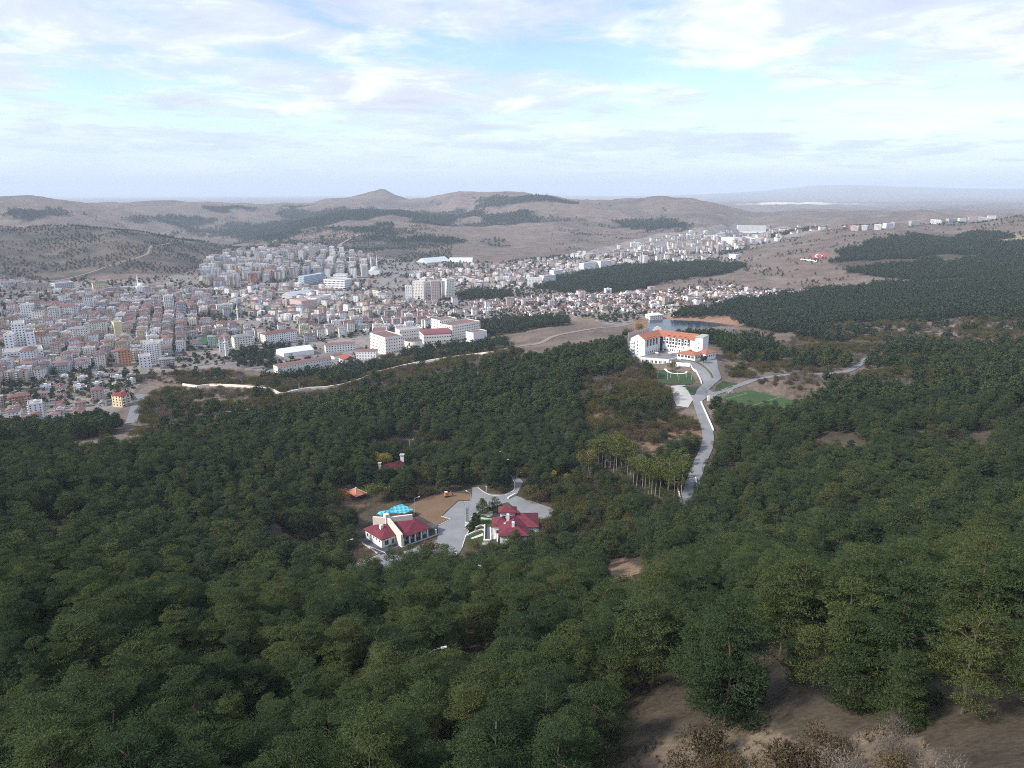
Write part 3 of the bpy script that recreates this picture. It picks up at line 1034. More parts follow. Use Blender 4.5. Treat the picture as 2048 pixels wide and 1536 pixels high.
# ------------------------------------------------------------------ the restaurant with the red roof and the white fin walls
def build_restaurant():
    A = np.array([-55.2, 283.5])
    u, v = np.array([0.755, 0.656]), np.array([-0.656, 0.755])
    ang = math.atan2(u[1], u[0])

    def W(a, b, h=0.0):
        p = A + u * a + v * b
        return (p[0], p[1], ZP + h)

    def pr(mb, uv, z0, z1):
        mb.prism([W(*q)[:2] for q in uv], [ZP + z for z in z0] if isinstance(z0, list) else ZP + z0, [ZP + z for z in z1] if isinstance(z1, list) else ZP + z1)
    root = empty('restaurant_building', (0, 0, 0))
    tag(root, 'low white restaurant with dark red roof, white fin walls and a columned porch', 'building')
    mb = MB()
    pr(mb, [(0.5, 0.5), (7.3, 0.5), (7.3, 14.0), (0.5, 14.0)], -0.5, 4.05)
    pr(mb, [(8.35, -0.5), (22.4, -0.5), (22.4, 9.5), (8.35, 9.5)], -0.5, 4.05)
    mb.link('wall', M_white, root)
    mb = MB()
    apex, apl = (7.25, 6.7, 7.4), (3.4, 11.4, 6.5)
    slab(mb, [W(0, 0, 4.3), W(*apex), W(*apl), W(-.4, 14.6, 4.3)])
    slab(mb, [W(0, 0, 4.3), W(7.25, 0, 4.3), W(*apex)])
    slab(mb, [W(*apl), W(7.25, 14.6, 4.3), W(-.4, 14.6, 4.3)])
    mb.link('roof', M_red, root)
    mb = MB()
    E, F = (18.4, 1.6, 7.5), (8.3, 6.4, 7.7)
    slab(mb, [W(8.3, -4, 4.3), W(23, -4, 4.3), W(*E), W(*F)])
    slab(mb, [W(23, -4, 4.3), W(23, 10.2, 4.3), W(*E)])
    slab(mb, [W(*F), W(*E), W(23, 10.2, 4.3), W(8.3, 12.5, 4.3)])
    r2 = mb.link('roof', M_red, root)
    # fin walls
    mb = MB()
    pr(mb, [(7.3, -4.0), (8.3, -4.0), (8.3, 6.7), (7.3, 6.7)], -0.3, [5.9, 5.9, 10.0, 10.0])
    mb.link('fin_wall', M_cream, root)

    def wall(p, q, th, b0, b1, t, nm, mat=M_cream):
        p, q = np.array(p), np.array(q)
        n = q - p
        n = np.array([-n[1], n[0]]) / np.linalg.norm(n) * th / 2
        m = MB()
        c = [tuple(p - n), tuple(q - n), tuple(q + n), tuple(p + n)]
        pr(m, c, [b0, b1, b1, b0], [t] * 4)
        return m.link(nm, mat, root)
    wall((7.2, 7.2), (3.2, 11.7), 0.9, 6.2, 5.8, 10.0, 'fin_wall')
    wall((8.4, 6.9), (17.6, 2.7), 0.9, 6.9, 7.2, 9.9, 'fin_wall')
    mb = MB()
    pr(mb, [(6.6, 6.8), (8.6, 6.8), (8.6, 8.9), (6.6, 8.9)], 6.5, 11.3)
    mb.link('chimney', M_cream, root)
    mb = MB()
    pr(mb, [(3.3, 5.6), (4.6, 5.6), (4.6, 6.9), (3.3, 6.9)], 4.6, 7.9)
    mb.link('chimney', M_white, root)
    # porch
    mb = MB()
    pr(mb, [(8.35, -4.1), (25.5, -4.1), (25.5, -.55), (8.35, -.55)], -0.3, 0.32)
    mb.link('porch_floor', M_slate, root)
    mb = MB()
    pr(mb, [(7.0, -4.45), (26, -4.45), (26, -4.15), (7.0, -4.15)], -0.3, 0.45)
    mb.link('kerb', M_kerb, root)
    for a in (8.6, 11.8, 14.7, 17.9, 21.1):
        m = MB()
        pr(m, [(a - .3, -3.7), (a + .3, -3.7), (a + .3, -3.1), (a - .3, -3.1)], 0.32, 4.05)
        m.link('column', M_white, root)
    m = MB()
    pr(m, [(25.1, -3.9), (25.7, -3.9), (25.7, -3.3), (25.1, -3.3)], -0.2, 2.4)
    m.link('gate_post', M_white, root)
    for a in (13.1, 16.2, 19.4):
        window(root, W(a, -0.5, 0.6), ang, 2.3, 2.7)
    window(root, W(10.1, -0.5, 1.6), ang, 0.8, 1.2)
    window(root, W(2.9, 0.5, 1.1), ang, 1.7, 2.0)
    window(root, W(5.9, 0.5, 0.7), ang, 1.0, 2.3)
    for b in (2.2, 4.6, 7.0, 9.4):
        window(root, W(0.5, b, 2.4), ang - math.pi / 2, 0.7, 0.9)
    window(root, W(0.5, 12.2, 1.4), ang - math.pi / 2, 1.0, 1.4)
    m = MB()
    for p, q in (((23.3, -3.2, 3.2), (28.6, 1.4, 2.7)),):
        pr(m, [(23.4, -3.4), (28.4, -1.6), (27.2, 2.2), (23.4, 1.8)], [3.2, 2.7, 2.7, 3.2], [3.3, 2.8, 2.8, 3.3])
    m.link('awning', M_slate, root)
    for a, b in ((28.1, -1.5), (27.0, 2.0)):
        m = MB()
        m.tube(W(a, b, -0.1), W(a, b, 2.72), 0.06, n=6)
        m.link('awning_post', M_dark, root)
    # rear extension with its own little roof
    m = MB()
    pr(m, [(14, 9.6), (20, 9.6), (20, 14), (14, 14)], -0.3, 5.3)
    m.link('rear_wall', M_white, root)
    m = MB()
    c = (17, 11.8, 7.4)
    q = [(13.4, 9.2), (20.6, 9.2), (20.6, 14.6), (13.4, 14.6)]
    for i in range(4):
        slab(m, [W(*q[i], 5.4), W(*q[(i + 1) % 4], 5.4), W(*c)])
    m.link('roof', M_red, root)
    rebase(root, W(10, 3))
    # paved apron and edging walls around it
    drape('apron_paving', [W(*q) for q in ((-3.2, -3), (7.6, -3), (8.2, -4.4), (8.2, 0.5), (0.5, 14), (-3.2, 15))], M_slate, z=ZP + 0.128)
    m = MB()
    pr(m, [(-3.6, -2.4), (-3.3, -2.4), (-3.3, 10), (-3.6, 10)], -0.3, 0.6)
    tag(m.link('edging_wall', M_kerb), 'low pale edging wall beside the left wall of the restaurant', 'low wall')


build_restaurant()


# ------------------------------------------------------------------ the villa with many red hips and a tower room
def build_villa():
    root = empty('villa', (0, 0, 0))
    tag(root, 'white villa with stepped dark red hipped roofs, tower room and two tall chimneys', 'house')
    z = ZP
    w = MB()
    w.box(-8.2, -2.5, 296.5, 305, z - 0.4, z + 4.28)
    w.box(-2.49, 11.2, 296.3, 309.6, z - 0.4, z + 4.28)
    w.box(-5.2, 6.4, 288.0, 296.29, z - 3.0, z + 4.28)
    w.link('wall', M_white, root)
    t = MB()
    t.box(-5.3, 1.3, 301.7, 306.4, z + 4.3, z + 8.78)
    t.link('tower_wall', M_white, root)
    for x0, x1, y0, y1, zz, rise, th in ((-8.2, -1.0, 296.6, 305.0, 4.5, 2.3, .25), (-2.5, 11.2, 296.3, 309.6, 4.52, 3.4, .25)):
        m = MB()
        m.hip(x0, x1, y0, y1, z + zz, rise, 0.75, th)
        m.link('roof', M_red, root)
    m = MB()                                              # front wing: its ridge runs back into the main roof
    a = [(-5.9, 287.2), (7.2, 287.2), (7.2, 297.5), (-5.9, 297.5)]
    zz = z + 4.54
    slab(m, [(-5.9, 287.2, zz), (7.2, 287.2, zz), (0.7, 293.0, zz + 3.2)])
    slab(m, [(7.2, 287.2, zz), (7.2, 299.5, zz), (0.7, 301.0, zz + 3.2), (0.7, 293.0, zz + 3.2)])
    slab(m, [(-5.9, 297.5, zz), (-5.9, 287.2, zz), (0.7, 293.0, zz + 3.2), (0.7, 301.0, zz + 3.2)])
    m.link('roof', M_red, root)
    m = MB()
    m.hip(-5.3, 1.3, 301.7, 306.4, z + 9.0, 1.7, 0.85, .25)
    m.link('tower_roof', M_red, root)
    m = MB()
    m.box(-2.4, -1.2, 297.4, 298.5, z + 5.2, z + 9.6)
    m.link('chimney', M_white, root)
    m = MB()
    m.box(-0.1, 1.1, 291.0, 292.0, z + 5.0, z + 8.9)
    m.link('chimney', M_white, root)
    m = MB()
    m.tube((0.5, 294.0, z + 7.4), (0.5, 294.0, z + 9.2), 0.05, n=5)
    m.link('vent_pipe', M_metal, root)
    m = MB()
    for k in range(10):
        a0, a1 = k * 0.628, (k + 1) * 0.628
        m.poly([(-3.3, 296.0, z + 6.3), (-3.3 + .55 * math.cos(a0), 295.9 - .1, z + 6.45 + .55 * math.sin(a0)), (-3.3 + .55 * math.cos(a1), 295.9 - .1, z + 6.45 + .55 * math.sin(a1))])
    m.tube((-3.3, 296.3, z + 5.2), (-3.3, 296.05, z + 6.4), 0.05, n=5)
    m.link('satellite_dish', M_wmetal, root)
    for x, y in ((11.5, 296.0), (-8.4, 296.0)):
        m = MB()
        m.tube((x, y, z), (x, y, z + 4.2), 0.09, n=6)
        m.link('drainpipe', M_wmetal, root)
    for x, y, s, w_, h_ in ((-6.3, 296.5, 1.0, 1.2, 1.6), (-3.6, 296.5, 1.0, .9, 1.6), (-3.5, 288.0, -1.5, 1.6, 1.6), (-0.5, 288.0, -1.5, 1.6, 1.6), (3.2, 288.0, -1.5, 1.6, 1.6), (8.8, 296.3, 1.1, 1.6, 1.7), (-3.6, 301.7, 5.6, 1.4, 1.4), (-0.6, 301.7, 5.6, 1.0, 1.4)):
        window(root, (x, y, z + s), 0, w_, h_)
    for y in (299.0, 303.5):
        window(root, (11.2, y, z + 1.2), math.pi / 2, 1.5, 1.6)
    window(root, (-8.2, 300.5, z + 1.2), -math.pi / 2, 1.5, 1.6)
    rebase(root, (0, 297, z))


build_villa()


def z2(x, y):
    return 900 + x / 9.309, 940 + y / 9.309


def wall_thing(pts, h, th, mat, label, name='garden_wall', z=None, base=-0.6, cat='wall', cap=0.0):
    """free-standing wall along a polyline of xy points"""
    mb = MB()
    P = [np.array(p[:2], float) for p in pts]
    n = len(P)
    L_, R_ = [], []
    for i in range(n):
        d = (P[min(i + 1, n - 1)] - P[max(i - 1, 0)])
        d = d / np.linalg.norm(d)
        k = np.array([-d[1], d[0]]) * th / 2
        L_.append(P[i] + k)
        R_.append(P[i] - k)
    zs = [z if z is not None else float(hfun(p[0], p[1])) for p in P]
    for i in range(n - 1):
        mb.hexa([(*R_[i], zs[i] + base), (*R_[i + 1], zs[i + 1] + base), (*L_[i + 1], zs[i + 1] + base), (*L_[i], zs[i] + base),
                 (*R_[i], zs[i] + h), (*R_[i + 1], zs[i + 1] + h), (*L_[i + 1], zs[i + 1] + h), (*L_[i], zs[i] + h)])
    o = mb.link(name, mat)
    tag(o, label, cat)
    return o


for pts, h, lab in (
    ([(285, 1250), (460, 1168), (575, 1128), (648, 1128)], 0.8, 'low cream garden wall climbing from the plaza to the villa terrace'),
    ([(462, 1160), (482, 1085), (570, 1045), (640, 1050)], 0.7, 'cream zigzag planter wall enclosing a patch of lawn beside the villa'),
    ([(645, 1040), (640, 1322)], 0.9, 'straight cream wall on the left of the blue grey terrace strip'),
    ([(622, 1328), (742, 1328)], 0.9, 'short cream wall closing the near end of the blue grey terrace strip'),
    ([(600, 1396), (775, 1388)], 0.9, 'lowest cream garden wall, nearest the trees below the villa'),
    ([(575, 912), (775, 935)], 0.7, 'cream wall on the lawn behind the terrace, close to the villa corner'),
    ([(752, 1095), (758, 1330)], 1.0, 'cream parapet between the slate strip and the white paving'),
    ([(848, 1085), (858, 1290)], 1.3, 'white parapet beside the villa front wing'),
    ([(890, 1250), (880, 1400)], 1.6, 'white wall at the foot of the villa beside the dark steps'),
):
    wall_thing(pl([z2(*p) for p in pts], ZP), h, 0.55, M_cream, lab, z=ZP)
drape('terrace_slabs', pl([z2(*p) for p in [(662, 1072), (750, 1072), (745, 1312), (655, 1312)]], ZP), M_slate, z=ZP + 0.2)
drape('white_paving', pl([z2(*p) for p in [(762, 1085), (842, 1085), (852, 1295), (765, 1300)]], ZP), M_kerb, z=ZP + 0.2)
drape('garden_steps', pl([z2(*p) for p in [(785, 1320), (880, 1310), (870, 1410), (800, 1410)]], ZP), M_slate, z=ZP + 0.15)
drape('garden_path', pl([z2(*p) for p in [(380, 1275), (610, 1180), (620, 1225), (420, 1290)]], ZP), M_kerb, z=ZP + 0.16)
drape('stone_heap_paving', pl([z2(*p) for p in [(570, 830), (700, 800), (750, 760), (800, 780), (790, 860), (720, 885)]], ZP), M_conc, z=ZP + 0.18)


def kerb_line(pts, label, name='kerb', w=0.35, h=0.28, mat=None):
    wall_thing(pts, h, w, mat or M_kerb, label, name, z=ZP, cat='kerb')


kerb_line(pl([z2(*p) for p in [(640, 725), (520, 795), (400, 880), (370, 1070), (330, 1180), (285, 1250), (225, 1445)]], ZP), 'pale kerb between the plaza and the villa garden')
kerb_line(pl([z2(*p) for p in [(520, 330), (620, 410), (740, 470), (860, 482), (1040, 470), (1160, 410), (1195, 370), (1205, 240), (1130, 100)]], ZP), 'pale curved kerb of the road bending round behind the plaza')
kerb_line(pl([z2(*p) for p in [(1080, 540), (1220, 462)]], ZP), 'white barrier wall between the bend and the parking court', 'barrier_wall', 0.6, 1.0, M_white)
kerb_line(pl([px1(*p) for p in [(255, 1075), (470, 984)]], ZP), 'pale kerb along the verge above the parked car')
kerb_line(pl([px1(*p) for p in [(375, 915), (520, 972)]], ZP), 'pale kerb running from the restaurant corner to the parking')
kerb_line(pl([px1(*p) for p in [(955, 682), (1030, 704), (930, 755)]], ZP), 'pale kerb round the tip of the dry grass island')


# ------------------------------------------------------------------ two small roofs among the pines
def build_pavilion():
    p = np.array(Q(713, 1000, ZP))
    root = empty('timber_pavilion', (0, 0, 0))
    tag(root, 'small timber pavilion with a salmon tiled roof and pale ridges', 'pavilion')
    c = pl([(690, 982), (712.5, 994), (734, 986), (712, 975)], ZP + 3.0)
    cx_ = sum(q[0] for q in c) / 4
    cy_ = sum(q[1] for q in c) / 4
    ap = (cx_, cy_, ZP + 5.0)
    m, rd = MB(), MB()
    for i in range(4):
        slab(m, [tuple(c[i]), tuple(c[(i + 1) % 4]), ap], 0.15)
        rd.tube((c[i][0], c[i][1], c[i][2] + .05), (ap[0], ap[1], ap[2] + .05), 0.13, n=5)
    m.link('roof', M_salmon, root)
    rd.link('ridge_cap', M_kerb, root)
    m = MB()
    m.box(ap[0] - .35, ap[0] + .35, ap[1] - .35, ap[1] + .35, ap[2] - .2, ap[2] + .5)
    m.link('finial', M_kerb, root)
    k = [(cx_ + (q[0] - cx_) * .86, cy_ + (q[1] - cy_) * .86) for q in c]
    for i in range(4):
        a, b = np.array(k[i]), np.array(k[(i + 1) % 4])
        for f in (0.0, 0.33, 0.66):
            q = a + (b - a) * f
            pm = MB()
            pm.box(q[0] - .12, q[0] + .12, q[1] - .12, q[1] + .12, ZP - .6, ZP + 2.9)
            pm.link('post', M_timber, root)
        wm = MB()
        n = b - a
        n = np.array([-n[1], n[0]]) / np.linalg.norm(n) * .06
        wm.prism([tuple(a - n), tuple(b - n), tuple(b + n), tuple(a + n)], ZP - .5, ZP + 1.1)
        wm.link('side_panel', M_timber, root)
    rebase(root, (cx_, cy_, ZP))
    CLEAR.append(([np.array(q) for q in c], 2.0, True, 26))


build_pavilion()


def build_lodge():
    root = empty('forest_lodge', (0, 0, 0))
    tag(root, 'small forest lodge showing only a dark red roof and two white chimneys among pines', 'house')
    z0 = float(hfun(*G(785, 945)[:2]))
    zr = z0 + 6.0
    a, b = Q(760, 931, zr), Q(806, 919, zr)
    c, d = Q(765, 944, zr - 2.6), Q(810, 931, zr - 2.6)
    back_a, back_b = 2 * a - c, 2 * b - d
    back_a[2] = back_b[2] = zr - 2.6
    m = MB()
    slab(m, [tuple(c), tuple(d), tuple(b), tuple(a)])
    slab(m, [tuple(a), tuple(b), tuple(back_b), tuple(back_a)])
    m.link('roof', M_red, root)
    w = MB()
    cen = (a + b) / 2
    q = [cen[:2] + (p[:2] - cen[:2]) * .92 for p in (c, d, back_b, back_a)]
    w.prism([tuple(p) for p in q], z0 - 1.5, zr - 2.85)
    w.prism([tuple(q[0]), tuple(q[3]), tuple((a[:2] - cen[:2]) * .92 + cen[:2])], zr - 2.84, [zr - 2.8, zr - 2.8, zr - .3])
    w.link('wall', M_white, root)
    for p, s, hh in ((a, 1.3, 1.3), (b, 1.8, 2.8)):
        e = cen + (p - cen) * (1.02 if s < 1.5 else 0.93)
        m = MB()
        m.box(e[0] - s / 2, e[0] + s / 2, e[1] - s / 2, e[1] + s / 2, zr - 3.2 if s < 1.5 else zr - 1, zr + hh)
        o = m.link('chimney', M_white, root)
        m = MB()
        m.box(e[0] - s * .7, e[0] + s * .7, e[1] - s * .7, e[1] + s * .7, zr + hh, zr + hh + .35)
        m.link('chimney_cap', M_conc, o)
    rebase(root, (cen[0], cen[1], z0))
    CLEAR.append(([a, b, d, c], 1.0, True, 5))
    CLEAR.append(([c, d], 3.0, False, 14))


build_lodge()


# ------------------------------------------------------------------ the hotel
def build_hotel():
    root = empty('hotel', (0, 0, 0))
    tag(root, 'large white angled hotel with terracotta roof, courtyard terrace and end tower', 'hotel')
    z = ZH
    I1, C, I2 = np.array([113.0, 614.5]), np.array([130.5, 632.8]), np.array([156.6, 615.4])
    a = (C - I1) / np.linalg.norm(C - I1)
    b = (I2 - C) / np.linalg.norm(I2 - C)
    na, nb = np.array([-a[1], a[0]]), np.array([-b[1], b[0]])
    D = 14.5
    O1, O2 = I1 + na * D, I2 + nb * D

    def meet(p, d, q, e):
        M = np.array([d, -e]).T
        t = np.linalg.solve(M, q - p)
        return p + d * t[0]
    OC = meet(O1, a, O2, -b)
    M1, M2 = (I1 + O1) / 2, (I2 + O2) / 2
    MC = meet(M1, a, M2, -b)
    eave, rid = z + 13.0, z + 17.0
    w = MB()
    w.prism([tuple(I1), tuple(C), tuple(OC), tuple(O1)], z - 6, eave - .25)
    w.link('left_wing_wall', M_white, root)
    w = MB()
    w.prism([tuple(C), tuple(I2), tuple(O2), tuple(OC)], z - 6, eave - .25)
    w.link('right_wing_wall', M_white, root)
    w = MB()
    w.prism([tuple(I1), tuple(I1 + a * .4), tuple(O1 + a * .4), tuple(O1)], eave - .24, eave - .2)
    t = .4
    i = len(w.v)
    w.v += [(*I1, eave - .2), (*O1, eave - .2), (*M1, rid - .05), (*(I1 + a * t), eave - .2), (*(O1 + a * t), eave - .2), (*(M1 + a * t), rid - .05)]
    w.f += [(i, i + 1, i + 2), (i + 5, i + 4, i + 3), (i, i + 3, i + 4, i + 1), (i + 1, i + 4, i + 5, i + 2), (i + 2, i + 5, i + 3, i)]
    w.link('gable_wall', M_white, root)
    ov = .7

    def e3(p, h):
        return (p[0], p[1], h)
    i1, c_, o1, oc = I1 - na * ov + a * .2, C + (nb * 0 - na * ov) * .7, O1 + na * ov + a * .2, OC + (na + nb) * ov * .7
    i2, o2 = I2 - nb * ov, O2 + nb * ov
    for pts in ((e3(i1, eave), e3(c_, eave), e3(MC, rid), e3(M1 + a * .2, rid)), (e3(c_, eave), e3(i2, eave), e3(M2, rid), e3(MC, rid)),
                (e3(M1 + a * .2, rid), e3(MC, rid), e3(oc, eave), e3(o1, eave)), (e3(MC, rid), e3(M2, rid), e3(o2, eave), e3(oc, eave))):
        m = MB()
        slab(m, pts, .3)
        m.link('roof', M_terra, root)
    # curved parapet at the outer corner
    m = MB()
    dirc = (OC - C) / np.linalg.norm(OC - C)
    per = np.array([-dirc[1], dirc[0]])
    base = MC + dirc * 2.2
    for k in range(-4, 5):
        hh = 1.6 + 2.2 * (1 - abs(k) / 4.0) ** 0.6 if abs(k) < 4 else 1.2
        p, q = base + per * (k * .9 - .45), base + per * (k * .9 + .45)
        m.prism([tuple(p), tuple(q), tuple(q + dirc * .6), tuple(p + dirc * .6)], rid - 2.6, rid - 1.2 + hh)
    m.link('parapet', M_white, root)
    # tower at the end of the right wing
    T = [I2 + b * .05 - nb * 1.4, I2 + b * 6.6 - nb * 1.4, O2 + b * 6.6 - nb * 1.5, O2 + b * .05 - nb * 1.5]
    m = MB()
    m.prism([tuple(p) for p in T], z - 7, z + 15.6)
    m.link('tower_wall', M_white, root)
    m = MB()
    cc = sum(T) / 4
    m.prism([tuple(cc + (p - cc) * 1.06) for p in T], z + 15.62, z + 16.1)
    m.link('tower_roof', M_conc, root)
    # stair shaft of dark glass in the inner corner
    m = MB()
    m.prism([tuple(C - a * 1.6 - na * .25), tuple(C - na * .2 - nb * .2 + (b - a) * .2), tuple(C + b * 1.6 - nb * .25), tuple(C)], z, eave - .4)
    m.link('glass_shaft', M_glass, root)
    Mbrown = surf_mat('brown timber bay', (0.060, 0.030, 0.022), 0.1, 1.0, 0.7)
    angA, angB = math.atan2(a[1], a[0]), math.atan2(b[1], b[0])
    # right wing facade: upper two storeys in alternating bays
    Lb = float(np.linalg.norm(I2 - C))
    for k in range(9):
        s = 3.0 + k * 2.75
        p = C + b * s - nb * .02
        if k % 2 == 0:
            m = MB()
            q0, q1 = p - b * .85, p + b * .85
            m.prism([tuple(q0 - nb * .45), tuple(q1 - nb * .45), tuple(q1), tuple(q0)], z + 7.0, z + 12.3)
            bay = m.link('bay', Mbrown, root)
            for zz in (7.5, 9.9):
                window(root, (*(p - nb * .46), z + zz), angB, 1.0, 1.5)
            m = MB()
            m.prism([tuple(q0 + b * .2 - nb * .5), tuple(q1 - b * .2 - nb * .5), tuple(q1 - b * .2 - nb * .455), tuple(q0 + b * .2 - nb * .455)], z + 9.15, z + 9.75)
            m.link('spandrel', M_white, root)
        else:
            for zz in (7.4, 9.9):
                window(root, (*(p - b * .42), z + zz), angB, .62, 1.5, Mbrown)
                window(root, (*(p + b * .42), z + zz), angB, .62, 1.5, Mbrown)
    for k in range(4):
        window(root, (*(C + b * (7.0 + k * 2.2)), z + 4.2), angB, 1.5, 1.7)
    for k in range(3):
        window(root, (*(C + b * (16.4 + k * 2.2)), z + 4.3), angB, .7, 1.3)
    window(root, (*(C + b * 4.2), z + .6), angB, 1.6, 1.7)
    for k in range(7):
        window(root, (*(C + b * (6.8 + k * 2.1)), z + .7), angB, .75, 1.9)
    # dormers
    for s in (6.5, 11.5, 16.5, 21.5):
        p = C + b * s + nb * 1.5
        m = MB()
        m.prism([tuple(p - b * .9 - nb * .5), tuple(p + b * .9 - nb * .5), tuple(p + b * .9 + nb * 1.6), tuple(p - b * .9 + nb * 1.6)], eave + .2, [eave + 1.35, eave + 1.35, eave + 1.75, eave + 1.75])
        d = m.link('dormer', M_terra, root)
        window(root, (*(p - nb * .5), eave + .45), angB, 1.2, .6, Mbrown)
    for s in (5.0, 10.0, 15.0):
        p = I1 + a * s + na * 1.5
        m = MB()
        m.prism([tuple(p - a * .9 - na * .5), tuple(p + a * .9 - na * .5), tuple(p + a * .9 + na * 1.6), tuple(p - a * .9 + na * 1.6)], eave + .2, [eave + 1.35, eave + 1.35, eave + 1.75, eave + 1.75])
        m.link('dormer', M_terra, root)
        window(root, (*(p - na * .5), eave + .45), angA, 1.2, .6, Mbrown)
    # left wing facade
    for k in range(4):
        s = 4.2 + k * 4.6
        p = I1 + a * s
        m = MB()
        q0, q1 = p - a * .8, p + a * .8
        m.prism([tuple(q0 - na * .45), tuple(q1 - na * .45), tuple(q1), tuple(q0)], z + 7.0, z + 12.3)
        m.link('bay', Mbrown, root)
        for zz in (7.5, 9.9):
            window(root, (*(p - na * .46), z + zz), angA, .95, 1.5)
        window(root, (*(p + a * 2.0), z + 9.9), angA, .7, 1.5)
        window(root, (*(p + a * 2.0), z + 7.4), angA, .7, 1.5)
    for k in range(4):
        window(root, (*(I1 + a * (9.5 + k * 2.6)), z + 4.2), angA, 1.1, 1.6)
    m = MB()
    m.prism([tuple(I1 - na * .5), tuple(I1 + a * 17 - na * .5), tuple(I1 + a * 17 - na * .02), tuple(I1 - na * .02)], z, z + 6.2)
    m.link('plinth_wall', M_white, root)
    for k in range(5):
        window(root, (*(I1 + a * (3 + k * 2.9) - na * .5), z + 1.0), angA, 1.0, 1.4)
    # gable end windows and stepped balconies
    angG = math.atan2(-na[1], -na[0])
    for k in range(5):
        window(root, (*(I1 + na * 7.2), z - 1.2 + k * 2.8), angG, .8, 1.3)
    for k in range(5):
        m = MB()
        p0, p1 = O1 - na * 4.2 - a * .02, O1 - na * .2 - a * .02
        m.prism([tuple(p0), tuple(p0 - a * (1.5)), tuple(p1 - a * (1.5)), tuple(p1)], z - 2.6 + k * 2.9, z - 1.4 + k * 2.9)
        m.link('balcony', M_white, root)
    for zz in (2.2, 6.2, 10.2):
        window(root, (*(T[0] + b * 3.2), z + zz), angB, .7, 1.2)
    # screen of grey panels behind the left wing
    for k in range(9):
        p, q = O1 + na * 2.0 + a * (k * 3.6 - 1), O1 + na * 2.0 + a * (k * 3.6 + 2.4)
        m = MB()
        m.prism([tuple(p), tuple(q), tuple(q + na * .15), tuple(p + na * .15)], z - 4, z + 17.6)
        m.link('screen_panel', M_metal, root)
    # terrace over a lower storey
    ter = [(106.5, 607.4), (130.8, 598.5), (139.0, 605.6), (156.5, 603.5), (156.5, 615.2), (130.5, 632.6), (113.1, 614.4)]
    m = MB()
    m.prism(ter, z - 7, z + .02)
    m.link('terrace_wall', M_white, root)
    m = MB()
    m.prism([(107.4, 607.6), (130.6, 599.1), (138.6, 606), (150, 606), (150, 615.2), (130.5, 631.6), (113.8, 614.0)], z + .03, z + .1)
    m.link('terrace_floor', surf_mat('terrace slabs', (0.20, 0.195, 0.205), .1, .4, .9), root)
    f0, f1 = np.array(ter[0]), np.array(ter[1])
    fd = (f1 - f0) / np.linalg.norm(f1 - f0)
    for k in range(6):
        for e in (-.55, .55):
            window(root, (*(f0 + fd * (4.5 + k * 3.6 + e)), z - 4.2), math.atan2(fd[1], fd[0]), .7, 2.3)
    m = MB()
    m.box(127.0, 134.5, 626.2, 627.6, z + 2.7, z + 2.95)
    m.link('entrance_canopy', M_dark, root)
    for x in (127.4, 130.7, 134.0):
        m = MB()
        m.tube((x, 626.5, z), (x, 626.5, z + 2.7), .09, n=6)
        m.link('canopy_post', M_dark, root)
    # glazed pavilion in front
    P = [np.array(p) for p in ((138.9, 605.3), (151.4, 594.8), (160.2, 602.6), (147.7, 613.1))]
    m = MB()
    m.prism([tuple(p) for p in P], z - 7, z + 3.75)
    m.link('pavilion_wall', M_white, root)
    pc = sum(P) / 4
    pe = [pc + (p - pc) * 1.1 for p in P]
    ap = [pc + (P[1] - P[0]) * .18 + (P[0] - P[3]) * 0, pc - (P[1] - P[0]) * .18]
    m = MB()
    ze, zt = z + 4.0, z + 6.3
    r0, r1 = (*(pc - (P[1] - P[0]) * .14), zt), (*(pc + (P[1] - P[0]) * .14), zt)
    slab(m, [(*pe[0], ze), (*pe[1], ze), r1, r0])
    slab(m, [(*pe[1], ze), (*pe[2], ze), r1])
    slab(m, [(*pe[2], ze), (*pe[3], ze), r0, r1])
    slab(m, [(*pe[3], ze), (*pe[0], ze), r0])
    pr_ = m.link('pavilion_roof', M_terra, root)
    m = MB()
    oc8 = [(pc[0] + 1.7 * math.cos(k * .785 + .39), pc[1] + 1.7 * math.sin(k * .785 + .39)) for k in range(8)]
    m.prism(oc8, zt - .8, zt + .7)
    m.link('lantern', M_terra, pr_)
    d = (P[1] - P[0]) / np.linalg.norm(P[1] - P[0])
    for k in range(5):
        window(root, (*(P[0] + d * (2.0 + k * 3.05)), z + 1.2), math.atan2(d[1], d[0]), 2.1, 1.9)
    d2 = (P[2] - P[1]) / np.linalg.norm(P[2] - P[1])
    for k in range(3):
        window(root, (*(P[1] + d2 * (2.4 + k * 3.3)), z + 1.2), math.atan2(d2[1], d2[0]), 2.1, 1.9)
    # annex at the right
    A_ = [np.array(p) for p in ((160.6, 597.0), (171.5, 605.6), (166.0, 615.6), (157.2, 606.5))]
    m = MB()
    m.prism([tuple(p) for p in A_], z - 9, z + 4.75)
    m.link('annex_wall', M_white, root)
    ac = sum(A_) / 4
    ae = [ac + (p - ac) * 1.1 for p in A_]
    m = MB()
    for k in range(4):
        slab(m, [(*ae[k], z + 5), (*ae[(k + 1) % 4], z + 5), (*ac, z + 7.6)])
    m.link('annex_roof', M_terra, root)
    d = (A_[1] - A_[0]) / np.linalg.norm(A_[1] - A_[0])
    for k in range(4):
        window(root, (*(A_[0] + d * (2.6 + k * 2.9)), z + 1.8), math.atan2(d[1], d[0]), 1.2, 1.4)
    rebase(root, (130, 615, z))
    foot = [I1, O1, OC, O2 + b * 7, A_[1], A_[0], (151.4, 594.8), (130.8, 598.5), (106.5, 607.4)]
    CLEAR.append((foot, 2.0, True, 42))


build_hotel()
Mhedge = leaf_mat('golden hedge leaves', [(0.0, (0.16, 0.15, 0.03)), (1.0, (0.26, 0.21, 0.04))], 0.2, 0.25)


def z3(x, y):
    return 1240 + x / 8.533, 640 + y / 8.533


def on_ground(p, lift=0.0):
    g = G(*p)
    return g


